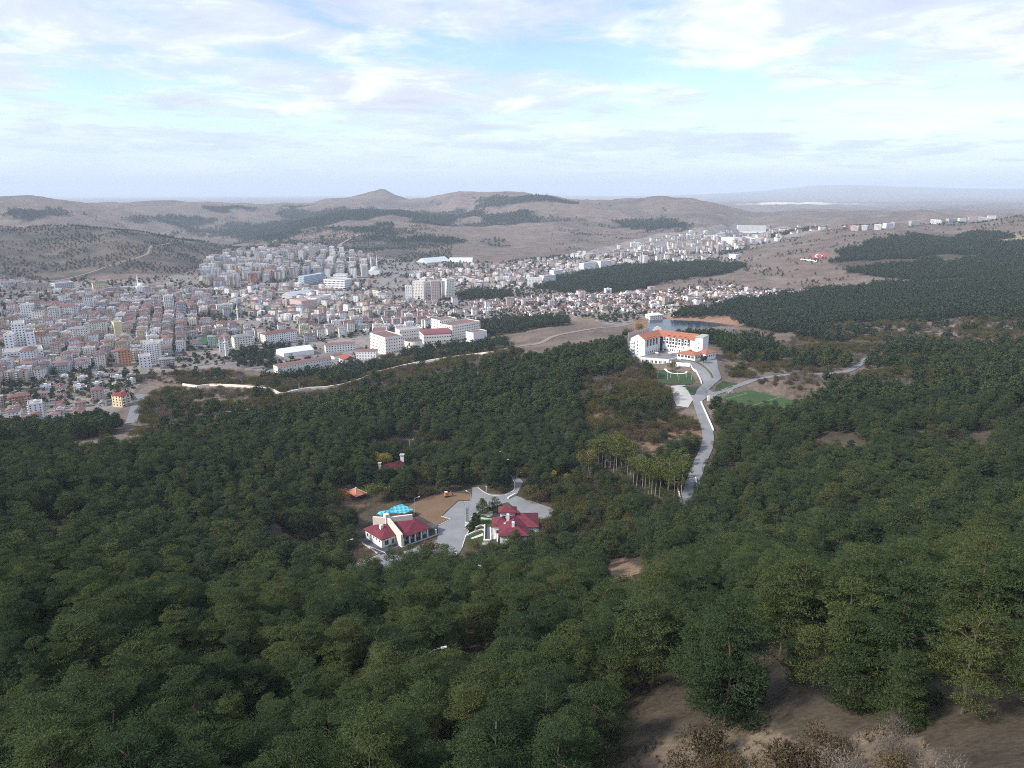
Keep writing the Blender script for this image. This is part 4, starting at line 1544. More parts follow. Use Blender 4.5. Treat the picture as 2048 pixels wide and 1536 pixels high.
wall_thing([on_ground(z3(*p)) for p in [(1195, 775), (1245, 850), (1300, 890), (1340, 960), (1375, 1040), (1390, 1095)]], 1.5, .5, M_white, 'white curved wall along the left side of the hotel ramp', 'ramp_wall')
wall_thing([on_ground(z3(*p)) for p in [(850, 770), (1000, 790), (1190, 800)]], 3.2, .6, M_white, 'white retaining wall under the hotel ramp, beside the lawn', 'retaining_wall')
wall_thing([on_ground(p) for p in [(1402, 806), (1411, 826), (1420, 846), (1427, 862)]], 1.1, .7, M_white, 'white barrier wall on the right of the road below the hotel', 'barrier_wall')
wall_thing([on_ground(p) for p in [(1356, 980), (1360, 998), (1366, 1018)]], .9, .6, M_white, 'white kerb wall on the left of the road beside the tall pines', 'barrier_wall')
wall_thing([on_ground(p) for p in [(1391, 957), (1394, 975), (1393, 992)]], .9, .6, M_white, 'white kerb wall on the right of the road opposite the tall pines', 'barrier_wall')
wall_thing([on_ground(z3(*p)) for p in [(770, 840), (800, 880), (880, 915), (1000, 925), (1110, 915), (1140, 890)]], .5, 1.6, M_white, 'white curved terrace edge on the hotel lawn', 'lawn_terrace')


def hedge():
    P = np.array([on_ground(z3(*p)) for p in [(1040, 690), (1160, 700), (1290, 730), (1390, 780), (1470, 840), (1530, 910), (1575, 1000)]])
    C = smooth_line(P, .35)
    r = np.random.default_rng(5)
    k = r.integers(0, len(C), 2600)
    pos = np.stack([C[k, 0] + r.normal(0, .32, len(k)), C[k, 1] + r.normal(0, .32, len(k)), hfun(C[k, 0], C[k, 1]) + .1 + r.random(len(k)) * .95], 1)
    d = r.normal(size=(len(k), 3)) + np.array([0, 0, .5])
    me = foliage_mesh('hedge', sprays(pos, d, .4 + .2 * r.random(len(k)), .22 + 0 * r.random(len(k)), r), Mhedge, r)
    o = link_mesh('hedge', me)
    tag(o, 'golden yellow clipped hedge curving up between the two hotel driveways', 'hedge')


LATER = [hedge]

# ------------------------------------------------------------------ town buildings
M_twall = surf_mat('town wall render', None, 0.05, 0.2, 0.85, 1.5, objcol=True)
M_troof = roof_mat('town roof', None, True, 2.0)
M_twin = glass_mat('town window glass', (0.045, 0.05, 0.06), 0.25)
M_tbal = surf_mat('balcony slab', (0.62, 0.60, 0.57), 0.06, 0.3, 0.85)
M_flatroof = surf_mat('flat roof felt', (0.33, 0.31, 0.30), 0.1, 0.2, 0.9)

WALLS = {'white': (.82, .81, .80), 'cream': (.80, .76, .68), 'pale yellow': (.66, .58, .36), 'pale pink': (.52, .41, .38), 'light grey': (.46, .46, .49), 'beige': (.44, .38, .33), 'orange': (.52, .25, .15), 'pale green': (.44, .50, .45), 'pale blue': (.42, .48, .55)}
ROOFS = {'red': (.190, .098, .090), 'brown': (.145, .100, .092), 'salmon': (.235, .155, .140), 'grey': (.25, .245, .25)}


def facade_windows(g, w, d, floors, fh, z0, bays=None, ww=1.3, wh=1.35, sides=True):
    """glazing of all four walls, slightly proud quads with a reveal box behind"""
    def row(p, q, n):
        dx, dy = q[0] - p[0], q[1] - p[1]
        Ln = math.hypot(dx, dy)
        dx, dy = dx / Ln, dy / Ln
        nx, ny = dy, -dx
        for f in range(floors):
            z = z0 + f * fh + fh * .3
            for k in range(n):
                s = Ln * (k + .5) / n
                cx_, cy_ = p[0] + dx * s, p[1] + dy * s
                a, b = (cx_ - dx * ww / 2, cy_ - dy * ww / 2), (cx_ + dx * ww / 2, cy_ + dy * ww / 2)
                o = .05
                g.poly([(a[0] + nx * o, a[1] + ny * o, z), (b[0] + nx * o, b[1] + ny * o, z), (b[0] + nx * o, b[1] + ny * o, z + wh), (a[0] + nx * o, a[1] + ny * o, z + wh)])
    h, e = w / 2, d / 2
    nw, nd = max(2, int(w / 3.1)), max(1, int(d / 3.6))
    row((-h, -e), (h, -e), nw)
    row((h, e), (-h, e), nw)
    if sides:
        row((h, -e), (h, e), nd)
        row((-h, e), (-h, -e), nd)


def block_meshes(w, d, floors, roof, fh=2.9, balcony=True, seed=0, stepped=False):
    """(wall, roof, window, balcony) meshes of one building type, base at the origin"""
    r = random.Random(seed)
    H_ = floors * fh + .6
    wl, rf, wn, bl = MB(), MB(), MB(), MB()
    wl.box(-w / 2, w / 2, -d / 2, d / 2, -6, H_)
    if roof == 'hip':
        rf.hip(-w / 2, w / 2, -d / 2, d / 2, H_ + .3, min(w, d) * .2, .7, .28)
        k = r.uniform(-.25, .25) * w
        wl.box(k - .5, k + .5, -.5, .5, H_ + .31, H_ + min(w, d) * .2 + 1.2)
    elif roof == 'gable':
        rf.gable(-w / 2, w / 2, -d / 2, d / 2, H_ + .02, min(w, d) * .24, .6)
    else:
        rf.box(-w / 2 + .3, w / 2 - .3, -d / 2 + .3, d / 2 - .3, H_ + .01, H_ + .12)
        for x0, x1, y0, y1 in ((-w / 2, w / 2, -d / 2, -d / 2 + .25), (-w / 2, w / 2, d / 2 - .25, d / 2), (-w / 2, -w / 2 + .25, -d / 2 + .26, d / 2 - .26), (w / 2 - .25, w / 2, -d / 2 + .26, d / 2 - .26)):
            wl.box(x0, x1, y0, y1, H_ + .01, H_ + .9)
        wl.box(-2, 2, -1.6, 1.6, H_ + .13, H_ + 2.7)
    facade_windows(wn, w, d, floors, fh, .3)
    if balcony and floors > 2:
        for sy in (-1, 1):
            for s in ((-.3, .3) if w > 15 else (.22,)):
                for f in range(1, floors):
                    z = f * fh + .3
                    y = sy * d / 2
                    bl.box(s * w - 1.7, s * w + 1.7, min(y, y + sy * 1.3), max(y, y + sy * 1.3), z - .1, z + .95)
                    
    out = [wl.mesh('wall'), rf.mesh('roof'), wn.mesh('window')]
    out.append(bl.mesh('balcony') if bl.v else None)
    return out


TYPES = {}
for i, (w, d, f, rf) in enumerate([(17, 13, 5, 'hip'), (22, 13, 5, 'hip'), (15, 13, 6, 'hip'), (26, 13, 4, 'hip'), (18, 14, 6, 'flat'), (14, 14, 7, 'hip'), (20, 12, 4, 'flat'), (16, 12, 4, 'hip'), (30, 13, 5, 'hip')]):
    TYPES[('apartment_block', i)] = (block_meshes(w, d, f, rf, seed=i), w, d, f, rf)
for i, (w, d, f, rf) in enumerate([(20, 16, 9, 'flat'), (18, 18, 11, 'flat'), (24, 15, 8, 'hip'), (17, 17, 10, 'hip'), (30, 15, 7, 'flat')]):
    TYPES[('tower_block', i)] = (block_meshes(w, d, f, rf, seed=20 + i), w, d, f, rf)
for i, (w, d, f, rf) in enumerate([(11, 9, 1, 'hip'), (12, 9, 2, 'hip'), (10, 8.5, 2, 'gable'), (14, 9, 1, 'gable'), (11, 10, 2, 'hip'), (13, 10, 2, 'flat')]):
    TYPES[('town_house', i)] = (block_meshes(w, d, f, rf, balcony=False, seed=40 + i), w, d, f, rf)
for i, (w, d, f, rf) in enumerate([(44, 18, 2, 'flat'), (36, 22, 1, 'gable'), (52, 15, 3, 'hip')]):
    TYPES[('long_hall', i)] = (block_meshes(w, d, f, rf, balcony=False, seed=60 + i), w, d, f, rf)

ZONES = [   # outline in the photograph, street angle, plot size, share built, what is built, where it is (for the label)
    ([(-80, 640), (60, 620), (160, 612), (300, 610), (420, 612), (470, 640), (520, 668), (545, 690), (440, 716), (380, 735), (300, 742), (200, 735), (60, 765), (-80, 785)], 24, (23, 20), .93, [('apartment_block', .93), ('long_hall', .03), ('tower_block', .04)], 'in the dense left quarter of town'),
    ([(-80, 575), (60, 565), (170, 585), (300, 572), (420, 582), (470, 615), (420, 612), (300, 610), (160, 612), (60, 620), (-80, 640)], 18, (21, 19), .8, [('town_house', .62), ('apartment_block', .35), ('long_hall', .03)], 'at the upper left town edge below the hill'),
    ([(-80, 790), (60, 768), (200, 738), (300, 746), (262, 770), (240, 790), (215, 818), (180, 832), (60, 848), (-80, 852)], 30, (21, 19), .55, [('town_house', .95), ('apartment_block', .05)], 'among garden trees at the lower left town edge'),
    ([(385, 560), (432, 515), (560, 498), (640, 498), (742, 518), (765, 540), (720, 556), (640, 558), (520, 568), (440, 582)], 12, (37, 34), .86, [('tower_block', .72), ('apartment_block', .28)], 'in the high-rise quarter below the far hills'),
    ([(430, 585), (560, 572), (640, 580), (740, 575), (800, 604), (770, 630), (700, 640), (560, 655), (480, 640)], -14, (27, 23), .72, [('apartment_block', .62), ('town_house', .25), ('long_hall', .13)], 'in the middle of the town'),
    ([(545, 690), (560, 655), (700, 640), (800, 632), (880, 640), (860, 660), (740, 668), (640, 680), (590, 692)], 20, (22, 20), .75, [('apartment_block', .5), ('town_house', .48), ('long_hall', .02)], 'between the school grounds and the town centre'),
    ([(770, 628), (800, 604), (900, 606), (1020, 600), (1100, 590), (1300, 584), (1470, 574), (1585, 590), (1480, 610), (1340, 636), (1235, 622), (1110, 632), (950, 640), (880, 640)], 16, (21, 18), .84, [('town_house', .93), ('apartment_block', .06), ('long_hall', .01)], 'in the garden quarter on the right'),
    ([(790, 565), (850, 540), (960, 533), (1010, 535), (1150, 510), (1240, 508), (1260, 528), (1120, 550), (1060, 572), (1030, 584), (950, 582), (910, 590), (900, 560)], -10, (23, 20), .85, [('town_house', .72), ('apartment_block', .28)], 'in the far quarter below the hills'),
    ([(1190, 510), (1240, 494), (1320, 474), (1450, 466), (1560, 470), (1570, 478), (1470, 503), (1465, 520), (1300, 526), (1250, 528)], 8, (46, 40), .5, [('apartment_block', .7), ('tower_block', .2), ('long_hall', .1)], 'in the far right valley suburb'),
    ([(1430, 470), (1450, 460), (1560, 456), (1700, 448), (1720, 452), (1600, 468), (1560, 472)], 5, (62, 60), .36, [('apartment_block', .6), ('long_hall', .4)], 'in the far valley behind the brown plateau'),
]
SC = 0.7


def build_town():
    r = random.Random(9)
    wr = list(WALLS)
    items = []
    for poly, ang, (sx, sy), dens, mix, where in ZONES:
        reg = region(poly)
        xy = np.array([(math.exp(l) * math.sin(a), math.exp(l) * math.cos(a)) for a, l in reg])
        c = xy.mean(0)
        ca, sa = math.cos(math.radians(ang)), math.sin(math.radians(ang))
        loc = (xy - c) @ np.array([[ca, -sa], [sa, ca]])
        x0, x1, y0, y1 = loc[:, 0].min(), loc[:, 0].max(), loc[:, 1].min(), loc[:, 1].max()
        gx, gy = np.meshgrid(np.arange(x0, x1, sx * .74), np.arange(y0, y1, sy * .74))
        gx, gy = gx.ravel(), gy.ravel()
        # a street every few plots
        col, row = np.round((gx - x0) / sx).astype(int), np.round((gy - y0) / sy).astype(int)
        rs = np.random.default_rng(len(items) + 3)
        gx = gx + rs.uniform(-.1, .1, len(gx)) * sx
        gy = gy + rs.uniform(-.1, .1, len(gy)) * sy
        wx, wy = c[0] + gx * ca - gy * sa, c[1] + gx * sa + gy * ca
        ok = pip(reg, np.arctan2(wx, wy), np.log(np.hypot(wx, wy))) & (rs.random(len(wx)) < dens)
        ok &= ~blocked(wx, wy, extra=8.0)
        ok &= (fbm(wx, wy, 95, 2, 170) > .30)
        for x, y in zip(wx[ok], wy[ok]):
            q = r.random()
            for k, p in mix:
                q -= p
                if q <= 0:
                    break
            opts = [t for t in TYPES if t[0] == k]
            t = r.choice(opts)
            if k == 'apartment_block':
                t = r.choice([o for o in opts if TYPES[o][1] < sx * 1.06] or opts)
            if k == 'town_house':
                wc = r.choices(['white', 'cream', 'pale pink', 'beige', 'pale yellow', 'light grey'], [8, 4, 2, 2, 1, 2])[0]
                rc = r.choices(['red', 'brown', 'salmon', 'grey'], [5, 3, 5, 1])[0]
            elif k == 'tower_block':
                wc = r.choices(['white', 'cream', 'light grey', 'pale pink', 'pale blue', 'beige', 'orange'], [6, 5, 4, 2, 2, 3, 1])[0]
                rc = r.choices(['red', 'brown', 'grey'], [2, 3, 2])[0]
            else:
                wc = r.choices(wr, [11, 6, 3, 3, 4, 3, 1.2, .8, 1])[0]
                rc = r.choices(['red', 'brown', 'salmon', 'grey'], [3, 4.5, 2.5, 2.5])[0]
            rz = math.radians(ang) + (r.choice([0, 0, math.pi / 2]) if k != 'long_hall' else 0) + r.gauss(0, .06)
            items.append((t, x, y, rz, wc, rc, where))
    # buildings in the fore: things of their own; the others of that kind: one mass
    occ = {}
    zs = hfun([i[1] for i in items], [i[2] for i in items])
    order = sorted(range(len(items)), key=lambda i: items[i][2])
    count, protos, rest = {}, {}, []
    floors_word = {1: 'one storey', 2: 'two storey', 3: 'three storey', 4: 'four storey', 5: 'five storey', 6: 'six storey', 7: 'seven storey', 8: 'eight storey', 9: 'nine storey', 10: 'ten storey', 11: 'eleven storey'}
    noun = {'apartment_block': 'apartment block', 'tower_block': 'tower block', 'town_house': 'house', 'long_hall': 'long hall'}
    lim = {'apartment_block': 290, 'tower_block': 120, 'town_house': 290, 'long_hall': 60}
    for i in order:
        t, x, y, rz, wc, rc, where = items[i]
        z = float(zs[i])
        occ[(int(x // 5), int(y // 5))] = 1
        vis = bool(in_frame(np.array([x]), np.array([y]), np.array([z + 4]), 0)[0])
        k = t[0]
        if not vis or count.get(k, 0) >= lim[k]:
            rest.append((t, x, y, z, rz, wc, rc))
            continue
        count[k] = count.get(k, 0) + 1
        mset, w, d, f, rf = TYPES[t]
        if t not in protos:
            e = empty(k, (0, 0, 0))
            for me, mat, nm in zip(mset, (M_twall, M_flatroof if rf == 'flat' else M_troof, M_twin, M_tbal), ('wall', 'roof', 'window', 'balcony')):
                if me is None:
                    continue
                o = link_mesh(nm, me, mat, e)
                if nm in ('window', 'balcony'):
                    o['kind'] = 'stuff'
            protos[t] = e
            o = e
            o.location, o.rotation_euler, o.scale = (x, y, z), (0, 0, rz), (SC * (1.2 if k == 'tower_block' else 1),) * 3
        else:
            o = copy_thing(protos[t], (x, y, z), rz, SC * (1.2 if k == 'tower_block' else 1))
        for ch in o.children:
            n = ch.name.split('.')[0]
            if n == 'wall':
                ch.color = (*WALLS[wc], 1)
            elif n == 'roof':
                ch.color = (*ROOFS[rc], 1)
        rtxt = 'flat roofed' if rf == 'flat' else rc + ' roofed'
        lab = f'{wc} {floors_word[f].replace(" storey", "-storey")} {rtxt.replace(" ", "-")} {noun[k]} {where}'
        tag(o, lab, noun[k], lab)
    # remaining buildings
    var, src, idx = {}, [], []
    for t, x, y, z, rz, wc, rc in rest:
        key = (t, wc if wc in ('white', 'cream', 'light grey', 'pale pink') else 'beige', rc if rc != 'brown' else 'red')
        if key not in var:
            mset, w, d, f, rf = TYPES[t]
            bm = bmesh.new()
            me = bpy.data.meshes.new('building')
            for j, m in enumerate(mset):
                if m is None:
                    continue
                n0 = len(bm.faces)
                bm.from_mesh(m)
                bm.faces.ensure_lookup_table()
                for fc in bm.faces[n0:]:
                    fc.material_index = j
            bm.to_mesh(me)
            bm.free()
            for m in (town_mat(key[1]), M_flatroof if rf == 'flat' else town_roof(key[2]), M_twin, M_tbal):
                me.materials.append(m)
            var[key] = len(src)
            src.append(me)
        idx.append(var[key])
    if rest:
        instancer('distant_town', src, [(q[1], q[2], q[3]) for q in rest], [q[4] for q in rest], [SC] * len(rest), idx)

    # garden and street trees
    rr = np.random.default_rng(31)
    X, Y, R = jitter_grid(720, 2400, 9.5, 41)
    m = inreg('town', X, Y)
    X, Y, R = X[m], Y[m], R[m]
    n = fbm(X, Y, 60, 3, 180)
    lower = pip(REG['town'], np.arctan2(X, Y), np.log(R)) & (np.arctan2(X, Y) < -.42) & (R < 900)
    d = .16 + .6 * sstep(.46, .62, n) + lower * .5
    m = (rr.random(len(X)) < d) & ~blocked(X, Y, extra=1)
    X, Y, R = X[m], Y[m], R[m]
    free = np.array([(int(x // 5), int(y // 5)) not in occ for x, y in zip(X, Y)])
    X, Y = X[free], Y[free]
    instancer('town_woods', ROUND + FARP[:2], np.stack([X, Y, hfun(X, Y)], 1), rr.uniform(0, 6.283, len(X)), rr.uniform(.45, 1.05, len(X)), rr.choice(5, len(X), p=[.18, .27, .27, .14, .14]))


_tm = {}


def town_mat(k):
    if k not in _tm:
        _tm[k] = surf_mat('town render ' + k, WALLS[k], 0.05, 0.2, 0.85, 1.5)
    return _tm[k]


def town_roof(k):
    if ('r', k) not in _tm:
        _tm[('r', k)] = roof_mat('town tiles ' + k, ROOFS[k], False, 2.0)
    return _tm[('r', k)]


def big(name, label, cat, p, q, depth, height, roof='flat', wall='white', roofc=None, floors=4, fh=None, base=None, wn=True, group=None, rise=None, ww=1.3, wh=1.35):
    """a larger building: front wall between two photo points on the ground, built away from the camera"""
    a, b = G(*p), G(*q)
    z = min(a[2], b[2]) if base is None else base
    d = b[:2] - a[:2]
    w = float(np.linalg.norm(d))
    ang = math.atan2(d[1], d[0])
    c = (a[:2] + b[:2]) / 2 + np.array([-math.sin(ang), math.cos(ang)]) * depth / 2
    e = empty(name, (c[0], c[1], z), ang)
    tag(e, label, cat, group)
    fh = fh or (height - .6) / floors
    wl, rf, wi = MB(), MB(), MB()
    wl.box(-w / 2, w / 2, -depth / 2, depth / 2, -8, height)
    if roof == 'hip':
        rf.hip(-w / 2, w / 2, -depth / 2, depth / 2, height + .3, rise or min(w, depth) * .2, .6, .28)
    elif roof == 'gable':
        rf.gable(-w / 2, w / 2, -depth / 2, depth / 2, height + .02, rise or min(w, depth) * .22, .5)
    elif roof == 'arch':
        n = 14
        for k in range(n):
            t0, t1 = math.pi * k / n, math.pi * (k + 1) / n
            R_ = rise or 5
            pts = [(-w / 2, -math.cos(t0) * depth / 2, height + math.sin(t0) * R_), (-w / 2, -math.cos(t1) * depth / 2, height + math.sin(t1) * R_)]
            rf.hexa([(-w / 2, pts[0][1], height - .2), (w / 2, pts[0][1], height - .2), (w / 2, pts[1][1], height - .2), (-w / 2, pts[1][1], height - .2),
                     (-w / 2, pts[0][1], pts[0][2]), (w / 2, pts[0][1], pts[0][2]), (w / 2, pts[1][1], pts[1][2]), (-w / 2, pts[1][1], pts[1][2])])
    else:
        rf.box(-w / 2 + .4, w / 2 - .4, -depth / 2 + .4, depth / 2 - .4, height + .01, height + .15)
        for x0, x1, y0, y1 in ((-w / 2, w / 2, -depth / 2, -depth / 2 + .35), (-w / 2, w / 2, depth / 2 - .35, depth / 2), (-w / 2, -w / 2 + .35, -depth / 2 + .36, depth / 2 - .36), (w / 2 - .35, w / 2, -depth / 2 + .36, depth / 2 - .36)):
            wl.box(x0, x1, y0, y1, height + .01, height + 1.0)
    ow = wl.link('wall', M_twall, e)
    ow.color = (*WALLS[wall], 1)
    orf = rf.link('roof', M_troof if roofc else M_flatroof, e)
    if roofc:
        orf.color = (*(ROOFS[roofc] if isinstance(roofc, str) else roofc), 1)
    if wn:
        facade_windows(wi, w, depth, floors, fh, .2, ww=ww, wh=wh)
        o = wi.link('window', M_twin, e)
        o['kind'] = 'stuff'
    k = [c + np.array([math.cos(ang) * sx * w / 2 - math.sin(ang) * sy * depth / 2, math.sin(ang) * sx * w / 2 + math.cos(ang) * sy * depth / 2]) for sx, sy in ((-1, -1), (1, -1), (1, 1), (-1, 1))]
    CLEAR.append((k, 4.0, True, 30 if a[1] < 1100 else 0))
    return e, w


RED = (.23, .125, .118)


def build_landmarks():
    big('dormitory', 'long cream four storey dormitory with narrow red roof, nearest of the school buildings', 'dormitory', (556, 747), (664, 740), 10, 14.5, 'gable', 'cream', RED, 4, rise=1.4, ww=.9, wh=1.1)
    big('sports_hall', 'white sports hall with a plain white pitched roof behind the dormitory', 'sports hall', (568, 714), (628, 709), 26, 6.5, 'gable', 'white', (.72, .74, .76), 2, wn=False, rise=4)
    big('classroom_block', 'long white classroom block with red roof above the school yard', 'school', (652, 706), (711, 700), 13, 9.5, 'gable', 'white', RED, 3, rise=1.6)
    big('classroom_block', 'three storey white classroom block with red roof left of the main school', 'school', (712, 721), (752, 716), 13, 11.5, 'gable', 'white', RED, 3, rise=1.6)
    big('canteen', 'low white canteen with bright red gabled roof in front of the school yard', 'canteen', (688, 728), (712, 724), 16, 4.5, 'gable', 'white', (.32, .09, .075), 1, wn=False, rise=4)
    big('canteen', 'tiny white annex with red roof beside the canteen', 'annex', (669, 719), (687, 716), 9, 4.0, 'gable', 'white', RED, 1, wn=False)
    big('school_block', 'tall cream school block whose narrow end faces the pine slope', 'school', (772, 709), (807, 701), 40, 20, 'flat', 'cream', (.21, .115, .105), 5)
    big('school_block', 'cream school wing behind the tall block with two rows of windows', 'school', (744, 692), (772, 690), 42, 17, 'flat', 'cream', (.21, .115, .105), 4)
    big('school_block', 'long low cream school wing reaching back from the drum', 'school', (800, 682), (846, 676), 16, 14, 'flat', 'cream', (.40, .36, .34), 3)
    big('assembly_hall', 'cream school hall with an arched magenta roof', 'school', (848, 688), (903, 683), 30, 11.5, 'arch', 'cream', (.24, .085, .10), 2, rise=4.5, ww=1.8)
    big('school_block', 'largest cream school block, six storeys, right of the arched hall', 'school', (905, 681), (961, 674), 26, 21.5, 'flat', 'cream', (.21, .125, .11), 6)
    big('school_block', 'cream school block partly behind the largest one', 'school', (880, 672), (915, 668), 22, 22, 'flat', 'cream', (.21, .125, .11), 6)
    big('school_block', 'plain windowless white block at the right end of the school', 'school', (947, 685), (974, 682), 14, 13.5, 'flat', 'white', RED, 3, wn=False)
    # the drum
    g = G(825, 702)
    e = empty('drum_building', (g[0], g[1] + 11, g[2]))
    tag(e, 'round drum shaped cream school building with a brown flat roof', 'school')
    m = MB()
    ring = [(11 * math.cos(k * math.pi / 14), 9 * math.sin(k * math.pi / 14)) for k in range(28)]
    m.prism(ring, -6, 11)
    o = m.link('wall', M_twall, e)
    o.color = (*WALLS['cream'], 1)
    m = MB()
    m.prism([(x * .96, y * .96) for x, y in ring], 11.01, 11.3)
    o = m.link('roof', M_troof, e)
    o.color = (*ROOFS['brown'], 1)
    CLEAR.append(([(g[0] - 11, g[1]), (g[0] + 11, g[1]), (g[0] + 11, g[1] + 20), (g[0] - 11, g[1] + 20)], 3, True, 6))
    # yellow block by the lane
    e, w = big('yellow_apartment_house', 'yellow four storey apartment house with dark red roof beside the lane at the forest edge', 'apartment house', (245, 815), (263, 809.5), 12, 10.0, 'hip', 'pale yellow', (.23, .035, .045), 4)
    bl = MB()
    for f in range(1, 4):
        for s in (-.25, .25):
            bl.box(s * w - 1.6, s * w + 1.6, -6.0 - 1.2, -6.0, f * 2.4 - .1, f * 2.4 + .8)
    o = bl.link('balcony', M_tbal, e)
    o['kind'] = 'stuff'
    for args in (((854, 527), (900, 524), 'left one of two pale arched hangars at the foot of the hills'), ((898, 525), (944, 527), 'right one of two pale arched hangars at the foot of the hills')):
        big('hangar', args[2], 'hangar', args[0], args[1], 46, 4, 'gable', 'white', (.62, .66, .68), 1, wn=False, group='pale hangars', rise=11)
    big('courthouse', 'white courthouse with dark square openings and stepped roofline in the middle distance', 'courthouse', (648, 578), (690, 580), 30, 20, 'flat', 'white', None, 4, ww=1.9, wh=2.2)
    big('courthouse_annex', 'smaller white block rising behind the courthouse', 'building', (668, 572), (694, 572), 20, 24, 'flat', 'white', None, 5)
    big('office_block', 'long pale blue office block with sawtooth roof left of the courthouse', 'office block', (609, 571), (650, 562), 16, 19, 'flat', 'pale blue', (.5, .58, .6), 5)
    big('shopping_centre', 'pinkish brown shopping hall with dark entrance in the middle of the town', 'shopping centre', (604, 620), (635, 616), 40, 15, 'flat', 'pale pink', (.38, .24, .24), 3, wn=False)
    big('market_hall', 'pale metal roofed market hall behind the pinkish shopping hall', 'market hall', (585, 601), (628, 594), 30, 8, 'gable', 'light grey', (.50, .52, .55), 1, wn=False)
    big('white_office', 'white five storey office right of the shopping hall', 'office block', (634, 616), (664, 608), 18, 17, 'flat', 'white', None, 5)
    for k, (p, q, h, c, lab) in enumerate((((812, 598), (824, 598), 25, 'white', 'leftmost and lowest of the tall tower flats by the pine grove'), ((826, 600), (848, 601), 36, 'cream', 'widest cream tower flat in the group by the pine grove'), ((851, 594), (862, 594), 30, 'light grey', 'grey tower flat showing between two cream ones'), ((863, 602), (880, 602), 38, 'pale pink', 'pinkish tower flat in the middle of the tall group'), ((884, 598), (893, 598), 35, 'light grey', 'slim grey tower flat right of the pinkish one'), ((894, 599), (910, 598), 40, 'cream', 'rightmost and highest tower flat beside the pine grove'))):
        big('tower_flat', lab, 'tower flat', p, q, 17, h, 'flat', c, None, int(h / 3), ww=1.1, group='tall tower flats by the pine grove')
    big('slab_block', 'left of two long white slab blocks at the edge of the pine block', 'apartment block', (1054, 573), (1084, 573), 14, 19, 'flat', 'white', None, 6)
    big('slab_block', 'right of two long white slab blocks at the edge of the pine block', 'apartment block', (1087, 571), (1111, 568), 14, 21, 'flat', 'white', None, 6)
    big('slab_block', 'white slab block standing behind the pair near the pine block', 'apartment block', (1108, 556), (1126, 553), 14, 17, 'flat', 'white', None, 5)
    big('slab_block', 'long white block on the far edge of the pine block', 'apartment block', (1167, 542), (1196, 537), 15, 19, 'flat', 'white', None, 5)
    big('slab_block', 'rightmost white block on the far edge of the pine block', 'apartment block', (1201, 538), (1222, 534), 15, 20, 'flat', 'white', None, 6)
    big('hospital', 'huge white hospital slab standing alone in the far valley', 'hospital', (1475, 462), (1532, 463), 30, 27, 'flat', 'white', None, 8, wn=True, ww=2.2)
    for k, (x0, x1, y, h, c) in enumerate(((1442, 1468, 487, 22, 'white'), (1466, 1486, 486, 20, 'light grey'), (1490, 1510, 484, 17, 'white'), (1426, 1450, 474, 18, 'white'), (1500, 1512, 479, 26, 'white'))):
        big('campus_block', ['white campus block below the hospital, left of its neighbours', 'light grey campus block in the middle of the far row', 'low white campus block at the right end of the far row', 'white campus block behind the far row on the left', 'tallest slim campus block in front of the hospital'][k], 'campus block', (x0, y), (x1, y), 26, h, 'flat', c, None, 5, wn=True, ww=2.0)
    for k, (x0, x1, y) in enumerate(((1772, 1786, 457), (1788, 1816, 455), (1822, 1840, 452), (1860, 1872, 448), (1873, 1890, 446), (1897, 1913, 444), (1919, 1932, 443), (1938, 1952, 441), (1955, 1970, 440), (1976, 1992, 438), (1700, 1716, 462), (1722, 1734, 461), (1748, 1762, 460))):
        big('ridge_block', 'pale block of flats in the row along the crest of the brown plateau', 'apartment block', (x0, y), (x1, y), 14, 15, 'flat', ['white', 'pale pink', 'light grey'][k % 3], None, 5, wn=True, group='flats along the plateau crest', ww=2.0)
    # white stepped complex at the left edge
    for k, (p, q, dep, h, lab) in enumerate((((8, 716), (88, 712), 26, 8, 'low white base of the stepped complex near the left edge'), ((12, 702), (30, 702), 22, 20, 'left stepped wing of the white complex near the left edge'), ((30, 698), (56, 697), 24, 31, 'tallest middle block of the white stepped complex near the left edge'), ((56, 700), (74, 699), 22, 21, 'right wing of the white stepped complex near the left edge'))):
        big('white_complex', lab, 'building', p, q, dep, h, 'flat', 'white', None, max(2, int(h / 3.1)), ww=1.5)
    big('ochre_block', 'orange six storey apartment block with white window bands at the near edge of the town', 'apartment block', (239, 733), (264, 731), 14, 18, 'hip', 'orange', 'red', 6)
    big('white_villa_block', 'white four storey block with a yellow balcony front beside the scrub slope', 'apartment block', (280, 737), (304, 735), 14, 13, 'flat', 'white', None, 4)
    big('blank_block', 'pale yellow block with a blank sunlit end wall in the dense left quarter', 'apartment block', (231, 674), (247, 673), 15, 20, 'flat', 'pale yellow', None, 6, wn=False)
    big('office_school', 'large grey school with rows of windows below the bare hill at upper left', 'school', (112, 583), (150, 580), 22, 15, 'flat', 'light grey', None, 4, ww=1.7)
    big('yellow_school', 'long pale yellow school below the bare hill, left of the minaret', 'school', (187, 578), (216, 575), 15, 11, 'hip', 'pale yellow', 'brown', 3)
    big('barracks', 'long red roofed low building beside the green stadium', 'hall', (398, 662), (455, 652), 14, 6, 'gable', 'pale pink', 'red', 2)
    big('stadium_stand', 'white fronted row of flats with red roofs right of the small stadium', 'apartment block', (532, 690), (595, 683), 15, 15, 'hip', 'white', 'red', 5)
    big('flats_row', 'white flats with dark red roof left of the stadium row', 'apartment block', (440, 705), (458, 704), 14, 17, 'hip', 'white', 'red', 5)
    big('flats_row', 'cream flats with grey roof right beside the school park', 'apartment block', (470, 697), (508, 694), 14, 15, 'hip', 'cream', 'grey', 5)
    big('lake_house', 'white lakeside house with pale roof at the end of the dam', 'house', (1300, 640), (1326, 638), 14, 6, 'hip', 'white', (.72, .72, .72), 2)
    big('roadside_station', 'small red and white block alone on the brown slope', 'building', (1632, 515) if False else (1457, 518), (1471, 518), 14, 12, 'flat', 'white', (.35, .05, .06), 3)
